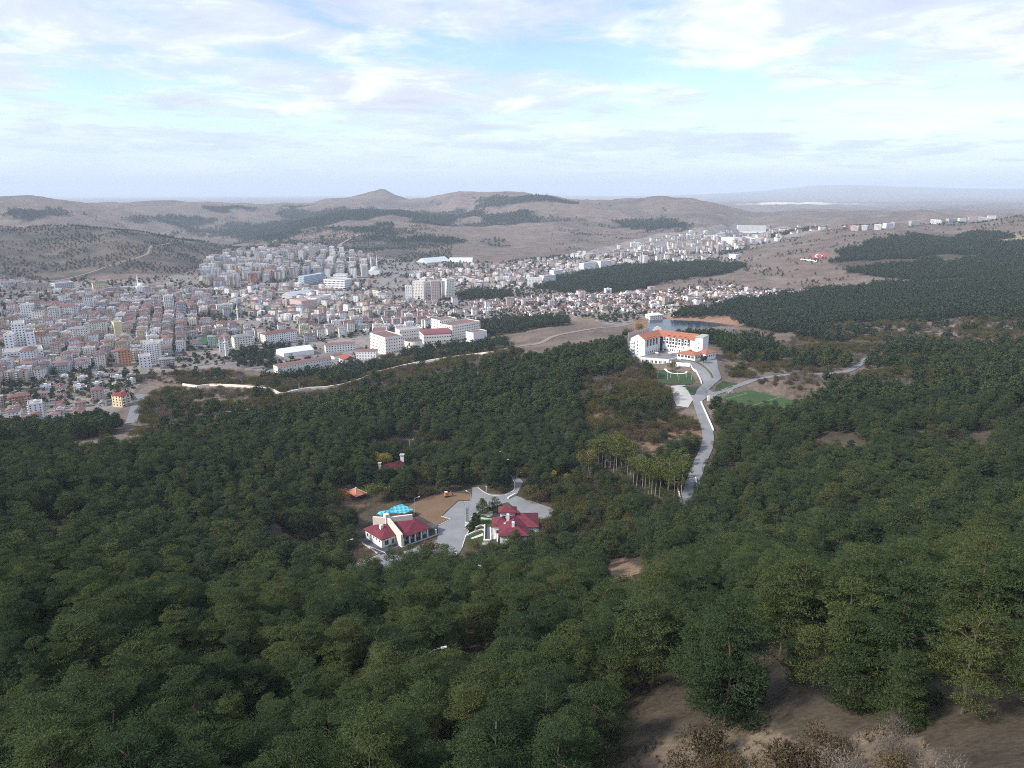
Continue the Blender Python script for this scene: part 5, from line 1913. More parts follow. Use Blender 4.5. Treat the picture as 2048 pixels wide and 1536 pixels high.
    for p, q, lab in (((1602, 588), (1622, 586), 'right white house at the edge of the lake forest'), ((1582, 592), (1598, 590), 'left white house at the edge of the lake forest')):
        big('forest_house', lab, 'house', p, q, 11, 6, 'flat', 'white', None, 2)
    # minarets
    def minaret(p, h, lab):
        g = G(*p)
        e = empty('minaret', tuple(g))
        tag(e, lab, 'minaret')
        m = MB()
        m.tube((0, 0, -4), (0, 0, h * .62), 1.25, 1.15, 10)
        m.tube((0, 0, h * .62 + 1.2), (0, 0, h * .82), 1.0, .95, 10)
        m.link('shaft', M_white, e)
        m = MB()
        m.tube((0, 0, h * .62), (0, 0, h * .62 + 1.2), 1.9, 2.1, 10)
        m.link('gallery', M_white, e)
        m = MB()
        m.tube((0, 0, h * .82), (0, 0, h), 1.1, .05, 10)
        m.link('spire', M_metal, e)
    minaret((743, 547), 46, 'left of twin minarets at the foot of the hills')
    minaret((755, 547), 46, 'right of twin minarets at the foot of the hills')
    minaret((277, 578), 30, 'white minaret of the mosque below the bare hill at upper left')
    minaret((453, 716), 30, 'slim white minaret beside the park left of the school')
    minaret((298, 700), 28, 'white minaret in the dense left quarter')
    minaret((1378, 598), 26, 'white minaret in the red roofed quarter on the right')
    minaret((476, 640), 26, 'pale minaret rising in the middle of the town')

    def mosque(p, r, lab):
        g = G(*p)
        e = empty('mosque', tuple(g))
        tag(e, lab, 'mosque')
        m = MB()
        m.box(-r, r, -r, r, -4, r * .8)
        m.link('wall', M_white, e)
        m = MB()
        for i in range(6):
            t0, t1 = i * math.pi / 12, (i + 1) * math.pi / 12
            m.tube((0, 0, r * .8 + r * .75 * math.sin(t0)), (0, 0, r * .8 + r * .75 * math.sin(t1)), r * .9 * math.cos(t0), r * .9 * math.cos(t1) + .01, 14)
        m.link('dome', M_metal, e)
        CLEAR.append(([(g[0] - r, g[1] - r), (g[0] + r, g[1] - r), (g[0] + r, g[1] + r), (g[0] - r, g[1] + r)], 2, True, 0))
    mosque((750, 549), 13, 'domed mosque between the twin minarets')
    mosque((284, 579), 9, 'small domed mosque below the bare hill at upper left')
    # stadium green
    drape('stadium_turf', [G(*p) for p in [(392, 683), (410, 674), (436, 676), (440, 684), (420, 690), (398, 690)]], surf_mat('stadium turf', (.03, .10, .045), .08, .1, .9), 0.8, 10)
    CLEAR.append(([G(*p) for p in [(392, 683), (410, 674), (436, 676), (440, 684), (420, 690), (398, 690)]], 4, True, 0))
    drape('school_sports_ground', [G(*p) for p in [(530, 742), (550, 735), (553, 722), (536, 722)]], surf_mat('green court', (.035, .085, .06), .08, .1, .9), 0.6, 10)


build_landmarks()

# ------------------------------------------------------------------ street furniture, vehicles, single trees
def lamp(p, h, ang, label, z=None):
    g = G(*p) if z is None else Q(*p, z)
    e = empty('street_lamp', tuple(g), ang)
    tag(e, label, 'street lamp')
    m = MB()
    m.tube((0, 0, -.5), (0, 0, h - .5), .11, .07, 7)
    m.link('pole', M_metal, e)
    m = MB()
    m.tube((0, 0, h - .55), (.5, 0, h - .1), .06, .05, 6)
    m.tube((.5, 0, h - .1), (1.9, 0, h + .25), .05, .045, 6)
    m.link('arm', M_metal, e)
    m = MB()
    m.hexa([(1.75, -.2, h + .15), (2.75, -.16, h + .36), (2.75, .16, h + .36), (1.75, .2, h + .15), (1.75, -.14, h + .36), (2.7, -.1, h + .52), (2.7, .1, h + .52), (1.75, .14, h + .36)])
    m.link('lamp_head', M_wmetal, e)
    return e


def build_small_things():
    lamp((829.5, 1032), 9.0, .35, 'tall street lamp on the dry grass behind the restaurant', ZP)
    lamp((941, 1004), 5.0, 2.6, 'street lamp at the edge of the plaza beside the brown grass', ZP)
    lamp((695, 1118), 8.5, .1, 'street lamp beside the parking at the restaurant', ZP)
    lamp((1024, 952), 9.0, 3.0, 'street lamp at the mouth of the lane behind the plaza', ZP)
    lamp((1034, 958), 3.0, .4, 'short street lamp right of the lane mouth', ZP)
    lamp((1009, 932), 8.0, 2.9, 'street lamp among the pines above the lane')
    lamp((921, 1145), 7.5, 2.4, 'street lamp at the near tip of the plaza', ZP)
    lamp((1160, 945), 8.0, .3, 'street lamp among the autumn trees on the right of the plaza')
    lamp((975, 1192), 9.0, 2.9, 'street lamp in the pines below the plaza')
    lamp((820, 905), 8.0, 0.2, 'street lamp sticking out of the forest above the lodge')
    lamp((862, 1378), 7.2, .1, 'lone street lamp in the pines nearest the camera')

    # transformer mast
    g = Q(935, 1048, ZP)
    e = empty('transformer_mast', tuple(g))
    tag(e, 'pale steel lattice mast with transformer and cross arms at the plaza edge', 'power mast')
    m = MB()
    for sx in (-1, 1):
        for sy in (-1, 1):
            m.tube((sx * .55, sy * .45, -.4), (sx * .4, sy * .35, 11.2), .075, .06, 5)
    m.link('leg', M_metal, e)['kind'] = 'stuff'
    m = MB()
    for k in range(9):
        z0, z1 = .3 + k * 1.2, 1.5 + k * 1.2
        s = 1 if k % 2 else -1
        for y in (-.42, .42):
            m.tube((-.5 * s, y, z0), (.5 * s, y, z1), .035, n=4)
        for x in (-.5, .5):
            m.tube((x, -.4 * s, z0), (x, .4 * s, z1), .035, n=4)
    m.link('bracing', M_metal, e)['kind'] = 'stuff'
    mt = surf_mat('transformer green grey', (.25, .32, .31), .08, .6, .6)
    m = MB()
    m.box(-.42, .42, -.36, .36, 1.2, 8.0)
    m.link('cable_duct', mt, e, bevel=.03)
    m = MB()
    m.box(-.85, .85, -.6, .6, 7.2, 8.5)
    m.link('transformer', mt, e, bevel=.06)
    for zz, wdt in ((9.4, 1.5), (11.0, 1.8)):
        m = MB()
        m.box(-wdt, wdt, -.08, .08, zz, zz + .16)
        a = m.link('cross_arm', M_metal, e)
        for x in (-wdt + .2, -.5, .5, wdt - .2):
            m = MB()
            m.tube((x, 0, zz + .16), (x, 0, zz + .55), .09, .06, 6)
            m.link('insulator', M_dark, a)
    m = MB()
    m.box(-.9, .9, -.8, .8, -.3, .9)
    m.link('base', M_white, e)

    # kiosk-like white cabinet and bins at its foot
    g = Q(934, 1057, ZP)
    m = MB()
    m.box(-.9, .9, -.5, .5, -.2, 1.7)
    o = m.link('cabinet', M_wmetal, bevel=.05)
    o.location = tuple(g)
    tag(o, 'white electric cabinet at the foot of the transformer mast', 'cabinet')
    g = Q(972.5, 983, ZP)
    e = empty('marker_post', tuple(g))
    tag(e, 'pale yellow marker post on the bank behind the plaza', 'post')
    m = MB()
    m.box(-.18, .18, -.12, .12, -.3, 2.6)
    m.link('post', surf_mat('pale yellow paint', (.62, .56, .36), .05, 1, .8), e)
    m = MB()
    m.box(-.3, .3, -.2, .2, 2.605, 2.85)
    m.link('cap', M_wmetal, e)

    # the parked car
    g = Q(741.5, 1131, ZP)
    e = empty('parked_car', (g[0], g[1], ZP + .13), math.radians(-38))
    tag(e, 'white estate car parked alone on the paving left of the restaurant', 'car')
    paint = surf_mat('white car paint', (.78, .80, .82), .02, .5, .28, spec=.5)
    m = MB()
    m.hexa([(-2.15, -.85, .35), (2.2, -.85, .35), (2.2, .85, .35), (-2.15, .85, .35), (-2.2, -.88, .95), (2.05, -.82, .88), (2.05, .82, .88), (-2.2, .88, .95)])
    m.hexa([(-2.18, -.84, .95), (.85, -.84, .93), (.85, .84, .93), (-2.18, .84, .95), (-1.95, -.66, 1.52), (.15, -.66, 1.52), (.15, .66, 1.52), (-1.95, .66, 1.52)])
    m.link('body', paint, e, bevel=.06)
    gl = glass_mat('car glass', (.015, .018, .022), .08)
    m = MB()
    m.hexa([(.30, -.64, 1.42), (.87, -.74, .97), (.87, .74, .97), (.30, .64, 1.42), (.33, -.62, 1.46), (.92, -.72, .99), (.92, .72, .99), (.33, .62, 1.46)])
    m.link('windscreen', gl, e)
    for s in (-1, 1):
        for x0, x1 in ((-1.8, -1.05), (-.98, -.22), (-.15, .42)):
            m = MB()
            y0, y1 = s * .845, s * .70
            top = 1.42 if x0 < -.2 else 1.40
            xa = x1 if x1 < .3 else .62
            m.hexa([(x0, y0 - .03 * s, 1.0), (xa, y0 - .03 * s, 1.0), (xa, y0, 1.0), (x0, y0, 1.0), (x0 + .04, y1 - .03 * s, top), (x1 - .18 if x1 > .3 else x1, y1 - .03 * s, top), (x1 - .18 if x1 > .3 else x1, y1 + .005 * s, top), (x0 + .04, y1 + .005 * s, top)])
            m.link('side_window', gl, e)
    m = MB()
    m.hexa([(-2.2, -.68, 1.0), (-2.14, -.68, 1.0), (-2.14, .68, 1.0), (-2.2, .68, 1.0), (-2.04, -.58, 1.44), (-1.98, -.58, 1.44), (-1.98, .58, 1.44), (-2.04, .58, 1.44)])
    m.link('rear_window', gl, e)
    for x in (-1.35, 1.38):
        for s in (-1, 1):
            m = MB()
            m.tube((x, s * .68, .32), (x, s * .90, .32), .32, n=14)
            w = m.link('wheel', M_dark, e)
            m = MB()
            m.tube((x, s * .895, .32), (x, s * .91, .32), .19, n=10)
            m.link('rim', M_metal, w)
    for s in (-1, 1):
        m = MB()
        m.box(2.08, 2.2, s * .6 - .2, s * .6 + .2, .62, .8)
        m.link('headlight', glass_mat('lamp glass', (.5, .5, .5), .1), e)
        m = MB()
        m.box(-2.25, -2.15, s * .68 - .12, s * .68 + .12, .75, .98)
        m.link('tail_light', surf_mat('tail lamp red', (.35, .02, .02), .02, 1, .3), e)
    for s in (-1, 1):
        m = MB()
        m.box(.35, .55, s * .98 - .1, s * .98 + .1, .98, 1.12)
        m.link('mirror', paint, e)
    # a darker car half under the trees
    # small excavator on the brown grass
    g = Q(893.5, 994, ZP)
    e = empty('mini_excavator', (g[0], g[1], ZP + .09), math.radians(20))
    tag(e, 'small orange excavator with a white cab roof standing on the brown grass', 'excavator')
    org = surf_mat('orange machine paint', (.62, .17, .06), .05, .8, .5, spec=.4)
    for s in (-1, 1):
        m = MB()
        m.box(-1.1, 1.1, s * .75 - .22, s * .75 + .22, 0, .55)
        m.link('track', M_dark, e, bevel=.15)
    m = MB()
    m.box(-1.1, .9, -.8, .8, .62, 1.25)
    m.link('body', org, e, bevel=.1)
    m = MB()
    m.box(-.9, .3, -.65, .55, 1.27, 2.5)
    m.link('cab', org, e, bevel=.06)
    m = MB()
    m.box(-1.0, .4, -.75, .65, 2.51, 2.75)
    m.link('cab_roof', M_wmetal, e, bevel=.05)
    m = MB()
    m.tube((.8, .1, 1.1), (2.2, .1, 2.5), .16, .13, 6)
    m.tube((2.2, .1, 2.5), (3.1, .1, 1.2), .13, .1, 6)
    m.link('boom', org, e)
    m = MB()
    m.hexa([(2.8, -.25, .7), (3.4, -.25, .7), (3.4, .45, .7), (2.8, .45, .7), (2.9, -.25, 1.25), (3.2, -.25, 1.25), (3.2, .45, 1.25), (2.9, .45, 1.25)])
    m.link('bucket', M_dark, e)

    # turquoise chequered awning behind the restaurant
    mt, t, out = new_mat('turquoise chequered cloth')
    b = N(t, 'ShaderNodeBsdfPrincipled', inp={'Roughness': .7})
    gp = N(t, 'ShaderNodeNewGeometry')
    mp = N(t, 'ShaderNodeMapping', inp={'Rotation': (0, 0, .5), 'Scale': (.75, .75, 0.0)})
    L(t, gp.outputs['Position'], mp.inputs['Vector'])
    ck = N(t, 'ShaderNodeTexChecker', inp={'Color1': (.03, .30, .40, 1), 'Color2': (.14, .50, .56, 1), 'Scale': 1.0})
    L(t, mp.outputs[0], ck.inputs['Vector'])
    L(t, ck.outputs[0], b.inputs['Base Color'])
    L(t, b.outputs[0], out.inputs['Surface'])
    e = empty('chequered_awning', (0, 0, 0))
    tag(e, 'turquoise chequered cloth awning stretched over posts behind the restaurant', 'awning')

    def zz(x, y, h):
        p = Q(700 + x / 10.24, 980 + y / 10.24, ZP + h)
        return (p[0], p[1], p[2])
    edge = [zz(550, 480, 3.2), zz(640, 520, 3.0), zz(860, 470, 3.2), zz(1120, 480, 2.9), zz(1300, 400, 3.2)]
    top = [zz(620, 430, 4.2), zz(740, 420, 4.4), zz(900, 330, 4.7), zz(1060, 290, 4.9), zz(1180, 340, 4.2)]
    m = MB()
    for i in range(4):
        slab(m, [edge[i], edge[i + 1], top[i + 1], top[i]], .06)
    m.link('cloth', mt, e)
    for p in edge + top:
        m = MB()
        m.tube((p[0], p[1], ZP - .2), (p[0], p[1], p[2] - .07), .06, n=6)
        m.link('post', M_wmetal, e)
    c = np.mean([p for p in edge + top], 0)
    rebase(e, (c[0], c[1], ZP))

    # football goals
    def goal(p, ang, lab):
        g = Q(*p, ZF + .15)
        e = empty('football_goal', tuple(g), ang)
        tag(e, lab, 'football goal', 'football goals on the pitch')
        m = MB()
        for x in (-3.0, 3.0):
            m.tube((x, 0, 0), (x, 0, 2.3), .11, n=8)
        m.tube((-3.1, 0, 2.3), (3.1, 0, 2.3), .11, n=8)
        m.link('goal_frame', M_wmetal, e)
        m = MB()
        for x in (-3.0, 3.0):
            m.tube((x, 0, 2.3), (x, 1.0, 2.2), .06, n=6)
            m.tube((x, 1.0, 2.2), (x, 2.0, 0.05), .06, n=6)
            m.tube((x, 0, .06), (x, 2.0, .06), .06, n=6)
        m.tube((-3, 2.0, .06), (3, 2.0, .06), .06, n=6)
        m.link('back_frame', M_wmetal, e)
        m = MB()
        for k in range(1, 12):
            x = -3 + k * .5
            m.tube((x, 1.0, 2.2), (x, 2.0, .06), .012, n=3)
        for k in range(1, 6):
            f = k / 6
            m.tube((-3, 1 + f, 2.2 - 2.14 * f), (3, 1 + f, 2.2 - 2.14 * f), .012, n=3)
        m.link('net', M_wmetal, e)['kind'] = 'stuff'
    goal((1461, 787), math.radians(40), 'farther football goal at the hotel end of the pitch')
    goal((1569, 820), math.radians(218), 'nearer football goal at the forest end of the pitch')

    # bollard lights on the hotel lawn
    for k, (x, y) in enumerate(((652, 950), (638, 1000), (808, 945), (862, 995), (808, 1025), (980, 968), (1003, 1035), (1125, 940), (1138, 980), (1215, 1030))):
        g = G(1240 + x / 8.533, 640 + y / 8.533)
        e = empty('lawn_light', tuple(g))
        tag(e, 'slim white lamp post on the green hotel lawn', 'lamp post', 'white lamp posts on the hotel lawn')
        m = MB()
        m.tube((0, 0, -.3), (0, 0, 3.2), .09, .07, 6)
        m.link('pole', M_wmetal, e)
        m = MB()
        m.tube((0, 0, 3.2), (0, 0, 3.6), .16, .2, 8)
        m.link('lamp_head', M_wmetal, e)

    # gate pillar below the hotel, parasols on the terrace
    g = G(1417, 801)
    m = MB()
    m.box(-.9, .9, -.5, .5, -.8, 3.4)
    o = m.link('gate_pillar', M_cream, bevel=.08)
    o.location = tuple(g)
    tag(o, 'cream gate pillar between the road and the football pitch', 'pillar')
    for k, (x, y, lab) in enumerate(((630, 560, 'white parasol on the hotel terrace near the glass entrance'), (850, 560, 'white parasol on the hotel terrace right of the other one'))):
        g = Q(1240 + x / 8.533, 640 + y / 8.533, ZH + 2.3)
        e = empty('parasol', (g[0], g[1], ZH + .1))
        tag(e, lab, 'parasol')
        m = MB()
        m.tube((0, 0, 0), (0, 0, 2.5), .05, n=6)
        m.link('pole', M_wmetal, e)
        m = MB()
        m.tube((0, 0, 2.1), (0, 0, 2.8), 2.0, .08, 8)
        m.link('canopy', M_white, e)

    # the long pale boundary wall below the school
    P = [(366, 771), (395, 775), (420, 772), (460, 773), (500, 776), (535, 779), (560, 790), (582, 786), (620, 779), (680, 773), (705, 766), (740, 752), (770, 743), (800, 735), (850, 725), (900, 717), (945, 711), (990, 706)]
    pts = [G(*p) for p in P]
    wall_thing(smooth_line(pts, 9.0), 2.1, 1.6, M_cream, 'long pale boundary wall winding across the slope below the school', 'boundary_wall', base=-1.5)
    CLEAR.append((smooth_line(pts, 9.0), 2.0, False, 60))

    # crescent flag laid out on the hillside, and white stone letters
    f0 = G(1625, 518)
    fa, fb, fc, fd = [G(*p) for p in ((1622, 517), (1652, 517), (1656, 507), (1628, 507))]
    e = empty('hillside_flag', (0, 0, 0))
    tag(e, 'red flag with white crescent and star laid out on the brown hillside', 'flag')
    mr, mw = surf_mat('red painted stones', (.34, .075, .08), .1, .1, .9), surf_mat('white painted stones', (.78, .77, .75), .05, .1, .9)

    def on(u, v, lift):
        p = (fa * (1 - u) + fb * u) * (1 - v) + (fd * (1 - u) + fc * u) * v
        return (p[0], p[1], float(hfun(p[0], p[1])) + lift)
    m = MB()
    nn = 10
    for i in range(nn):
        for j in range(nn):
            q = [on(i / nn, j / nn, .5), on((i + 1) / nn, j / nn, .5), on((i + 1) / nn, (j + 1) / nn, .5), on(i / nn, (j + 1) / nn, .5)]
            m.poly(q)
    m.link('field', mr, e)
    m = MB()
    for k in range(20):
        t0, t1 = .7 + k * .245, .7 + (k + 1) * .245

        def cr(t):
            return (.36 + .20 * math.cos(t), .5 + .36 * math.sin(t)), (.41 + .155 * math.cos(t), .5 + .28 * math.sin(t))
        a0, b0 = cr(t0)
        a1, b1 = cr(t1)
        m.poly([on(*a0, .8), on(*a1, .8), on(*b1, .8), on(*b0, .8)])
    m.link('crescent', mw, e)
    m = MB()
    st = [(.66 + (.09 if k % 2 == 0 else .036) * math.cos(k * math.pi / 5 + math.pi), .5 + (.17 if k % 2 == 0 else .066) * math.sin(k * math.pi / 5 + math.pi)) for k in range(10)]
    for k in range(10):
        m.poly([on(.66, .5, .8), on(*st[k], .8), on(*st[(k + 1) % 10], .8)])
    m.link('star', mw, e)
    rebase(e, tuple(fa))
    m = MB()
    zig = [(1602, 520), (1605, 518), (1609, 521), (1612, 518.5), (1616, 522), (1619, 519.5), (1623, 523), (1626, 520.5), (1630, 524), (1634, 521.5)]
    zp = smooth_line([G(*p) for p in zig], 3.0)
    for i in range(len(zp) - 1):
        a, b = zp[i], zp[i + 1]
        n = np.array([-(b - a)[1], (b - a)[0]])
        n = n / np.linalg.norm(n) * 2.2
        h0, h1 = float(hfun(*a)) + .7, float(hfun(*b)) + .7
        m.poly([(*(a - n), h0), (*(b - n), h1), (*(b + n), h1), (*(a + n), h0)])
    o = m.link('hillside_lettering', mw)
    tag(o, 'illegible white stone lettering on the hillside below the red flag', 'lettering')


def tree_thing(name, label, cat, p, h, foliage_v, mat, trunk, group=None, rz=0.0, z=None):
    g = G(*p) if z is None else Q(*p, z)
    e = empty(name, tuple(g), rz)
    tag(e, label, cat, group)
    link_mesh('crown', foliage_mesh('crown', foliage_v, mat, np.random.default_rng(len(bpy.data.meshes))), None, e)
    o = link_mesh('trunk', trunk, None, e)
    return e


def build_single_trees():
    # tall bare-stemmed pines beside the road
    tall = []
    for s in range(5):
        v, limb = pine_crown(500 + s, 20.5, 4.2, 62, 30, .62, .26, base=.60, flat=.8, peak=2.2)
        tm = trunk_mb(20.5, .30, limb, s, nl=8).mesh('trunk')
        tm.materials.append(M_bark_pale)
        tall.append((foliage_mesh('crown', v, M_umbrella, np.random.default_rng(s)), tm))
    r = random.Random(4)
    spots = [(1266, 978), (1273, 986), (1284, 990), (1289, 994), (1297, 1000), (1303, 1000), (1310, 1002), (1318, 1003), (1335, 1003), (1346, 1020), (1362, 1000), (1355, 985), (1180, 970), (1176, 975),
             (1255, 962), (1243, 955), (1232, 958), (1220, 950), (1250, 945), (1228, 945), (1210, 945), (1196, 950), (1240, 938), (1218, 936), (1204, 940), (1188, 944), (1262, 950), (1232, 930)]
    for k, p in enumerate(spots):
        c, t = tall[k % 5]
        e = empty('tall_pine', tuple(G(*p)), r.uniform(0, 6.28), r.uniform(.9, 1.12))
        tag(e, 'tall olive green pine with a long bare pale stem beside the road', 'pine tree', 'tall bare stemmed pines beside the road')
        link_mesh('crown', c, None, e)
        link_mesh('trunk', t, None, e)
        CLEAR.append(([G(*p)[:2], G(*p)[:2] + .5], 2.2, False, 10 if k < 12 else 3))

    def leafy(name, label, p, R, h, mat, seed, n=900, trunk=True, z=None, lobes=9, ll=.5, lw=.32):
        v = bush_crown(seed, R, h, n, ll, lw, lobes)
        tm = stems_mb(R, h, seed, .12, 4, -1.0).mesh('trunk')
        tm.materials.append(M_bark)
        g = G(*p) if z is None else Q(*p, z)
        CLEAR.append(([g[:2], g[:2] + .5], R * .9, False, 15))
        return tree_thing(name, label, 'tree', p, h, v, mat, tm, z=z)
    leafy('broadleaf_tree', 'round yellow green tree rising above the pines beside the lodge', (766, 938), 4.9, 12.0, M_yellow, 601, 2600, lobes=12)
    leafy('broadleaf_tree', 'orange autumn tree beside the timber pavilion', (687, 1004), 3.4, 7.5, M_orange, 602, 900)
    leafy('broadleaf_tree', 'light green tree right of the timber pavilion', (748, 1006), 4.4, 11.0, M_lime, 603, 1700)
    leafy('broadleaf_tree', 'slim light green tree between the pavilion and the chequered awning', (765, 1000), 3.4, 10.0, M_lime, 604, 1100)
    leafy('broadleaf_tree', 'light green tree behind the dry grass clearing', (828, 985), 3.4, 8.0, M_olive, 605, 1100)
    leafy('broadleaf_tree', 'small bright yellow tree in the woods right of the lane', (1104, 958), 1.9, 5.5, M_yellow, 606, 700)
    leafy('broadleaf_tree', 'pale yellow shrub like tree next to the bright yellow one', (1134, 962), 2.0, 4.5, M_yellow, 607, 600)
    leafy('broadleaf_tree', 'broad golden green tree at the corner of the parking court', (1062, 1000), 4.6, 7.0, M_olive, 608, 1800)
    leafy('broadleaf_tree', 'tan autumn tree right beside the broad golden green one', (1080, 1003), 3.4, 6.0, M_brown, 609, 1300)
    leafy('broadleaf_tree', 'bronze autumn tree on the plaza edge in front of the restaurant', (857, 1108), 4.0, 7.0, M_brown, 610, 1900, z=ZP)
    leafy('broadleaf_tree', 'yellow green tree in front of the hotel terrace wall', (1343, 741), 4.0, 8.0, M_lime, 611, 1500)
    leafy('broadleaf_tree', 'dark round tree in front of the hotel annex', (1407, 727), 3.6, 8.0, M_pine, 612, 1500)
    leafy('broadleaf_tree', 'yellow green poplar grove tree left of the reservoir dam', (1278, 668), 7.0, 15.0, M_yellow, 613, 900, ll=1.0, lw=.7)
    leafy('broadleaf_tree', 'second yellowish tree beside the track to the dam', (1255, 675), 5.0, 11.0, M_olive, 614, 700, ll=1.0, lw=.7)
    leafy('broadleaf_tree', 'pale bare tree on the brown mound right of the hotel', (1477, 722), 2.6, 9.0, M_grey, 615, 700)
    for k, (p, h, lab) in enumerate((((788, 1135), 11.5, 'dark pine standing in front of the restaurant corner'), ((965, 1030), 8.5, 'left dark pine on the villa lawn'), ((990, 1024), 8.0, 'right dark pine on the villa lawn'), ((942, 1062), 5.0, 'small dark pine beside the villa garden wall'), ((951, 1050), 6.0, 'dark pine between the transformer mast and the villa lawn'), ((1032, 1098), 9.0, 'dark pine hiding the near corner of the villa'))):
        v, limb = pine_crown(700 + k, h, h * .33, 70, 40, .42, .2, base=.12)
        tm = trunk_mb(h, .18, limb, k).mesh('trunk')
        tm.materials.append(M_bark)
        tree_thing('garden_pine', lab, 'pine tree', p, h, v, M_pine, tm, z=ZP)


build_small_things()

# ------------------------------------------------------------------ trees: meshes
M_pine = leaf_mat('pine needles', [(0.0, (0.020, 0.037, 0.022)), (0.3, (0.034, 0.054, 0.026)), (0.6, (0.051, 0.072, 0.029)), (0.85, (0.074, 0.088, 0.032)), (1.0, (0.104, 0.104, 0.038))], 0.12, 0.2)
M_farpine = leaf_mat('far pine needles', [(0.0, (0.026, 0.042, 0.026)), (0.5, (0.036, 0.054, 0.030)), (1.0, (0.052, 0.066, 0.034))], 0.15, 0.3)
M_umbrella = leaf_mat('tall pine needles', [(0.0, (0.078, 0.110, 0.030)), (0.5, (0.108, 0.130, 0.034)), (1.0, (0.155, 0.128, 0.042))], 0.25, 0.3)
M_brown = leaf_mat('autumn shrub leaves', [(0.0, (0.060, 0.052, 0.036)), (0.3, (0.088, 0.072, 0.044)), (0.55, (0.130, 0.088, 0.052)), (0.8, (0.112, 0.100, 0.050)), (1.0, (0.165, 0.105, 0.058))], 0.2)
M_grey = leaf_mat('grey shrub twigs', [(0.0, (0.095, 0.082, 0.070)), (1.0, (0.20, 0.18, 0.155))], 0.1)
M_olive = leaf_mat('oak leaves', [(0.0, (0.050, 0.055, 0.024)), (0.5, (0.088, 0.084, 0.032)), (1.0, (0.145, 0.125, 0.042))], 0.25)
M_yellow = leaf_mat('yellow leaves', [(0.0, (0.20, 0.19, 0.045)), (1.0, (0.34, 0.27, 0.06))], 0.3, 0.25)
M_orange = leaf_mat('orange leaves', [(0.0, (0.22, 0.13, 0.04)), (1.0, (0.36, 0.17, 0.045))], 0.3, 0.25)
M_lime = leaf_mat('light green leaves', [(0.0, (0.085, 0.115, 0.032)), (1.0, (0.165, 0.185, 0.055))], 0.3, 0.25)
M_bark = surf_mat('pine bark', (0.115, 0.085, 0.068), 0.2, 0.8, 0.95)
M_bark_pale = surf_mat('pale bark', (0.30, 0.25, 0.21), 0.15, 0.8, 0.95)


def sprays(base, dirs, length, width, r, face=None):
    """leaf sprays: one kite-shaped face each; face = the way the spray mostly faces"""
    n = len(base)
    d = dirs / np.linalg.norm(dirs, axis=1, keepdims=True)
    k = r.normal(size=(n, 3))
    if face is not None:
        f = face / (np.linalg.norm(face, axis=1, keepdims=True) + 1e-9)
        k = f + k * 0.28
        d = d - f * (d * f).sum(1, keepdims=True) * 0.75
        d /= np.linalg.norm(d, axis=1, keepdims=True) + 1e-9
    s = np.cross(d, k)
    s /= np.linalg.norm(s, axis=1, keepdims=True) + 1e-9
    l, w = length[:, None], width[:, None]
    up = np.cross(d, s)
    v = np.stack([base, base + d * l * 0.45 + s * w * 0.5 + up * l * 0.06, base + d * l, base + d * l * 0.45 - s * w * 0.5 + up * l * 0.06], 1)
    return v.reshape(-1, 3)


def foliage_mesh(name, verts, mat, r):
    n = len(verts) // 4
    me = mesh_np(name, verts, np.arange(n * 4).reshape(n, 4))
    a = me.attributes.new('tint', 'FLOAT', 'FACE')
    a.data.foreach_set('value', r.random(n).astype(np.float32))
    me.materials.append(mat)
    return me


def pine_crown(seed, Hh=9.0, R=3.2, clumps=70, per=26, ll=0.62, lw=0.26, base=0.20, flat=0.75, peak=1.45, spread=1.15):
    """whorls of limbs, each ending in flattened tufts of needles"""
    r = np.random.default_rng(seed)
    cs, limb = [], []
    lean = r.normal(0, 0.25, 2)
    sect = 1 + 0.28 * r.normal(size=9)
    for k in range(clumps):
        u = 1 - (1 - base) * math.sqrt(r.random()) if r.random() < 0.75 else base + (1 - base) * r.random()
        rr = R * max(0.05, 1 - ((u - base) / (1.02 - base)) ** peak) ** 0.8 * (0.72 + 0.28 * min(1, (u - base) * 5 + 0.2))
        a = r.random() * 2 * math.pi
        rr *= sect[int(a / (2 * math.pi) * 9)] if sect[int(a / (2 * math.pi) * 9)] > 0.6 else 0.6
        q = rr * (1 - 0.55 * r.random() ** 2.2)
        c = np.array([math.cos(a) * q + lean[0] * u, math.sin(a) * q + lean[1] * u, Hh * u + 0.12 * q - 0.1])
        cs.append((c, a, q))
    vs = []
    for c, a, q in cs:
        n = int(per * (0.7 + 0.6 * r.random()))
        cr = (0.62 + 0.5 * r.random()) * R / 3.2
        o = r.normal(size=(n, 3))
        o /= np.linalg.norm(o, axis=1, keepdims=True)
        o *= (0.55 + 0.45 * r.random(n) ** 0.5)[:, None]
        pos = c + o * np.array([cr * spread, cr * spread, cr * flat * 0.62])
        out = np.array([math.cos(a), math.sin(a), 0.0]) * min(1.0, q / R + 0.2)
        d = o * np.array([1, 1, 0.7]) + out * 0.7 + np.array([0, 0, 0.55]) + r.normal(size=(n, 3)) * 0.35
        crown_n = np.array([c[0], c[1], 0.9 * (c[2] - Hh * (base + 0.12))]) / R
        vs.append(sprays(pos, d, ll * (0.5 + 1.0 * r.random(n)), lw * (0.6 + 0.9 * r.random(n)), r, o * np.array([1, 1, 1.2]) + 0.7 * crown_n + np.array([0, 0, .35 if spread > 1.2 else 0])))
        limb.append(c)
    return np.concatenate(vs), limb


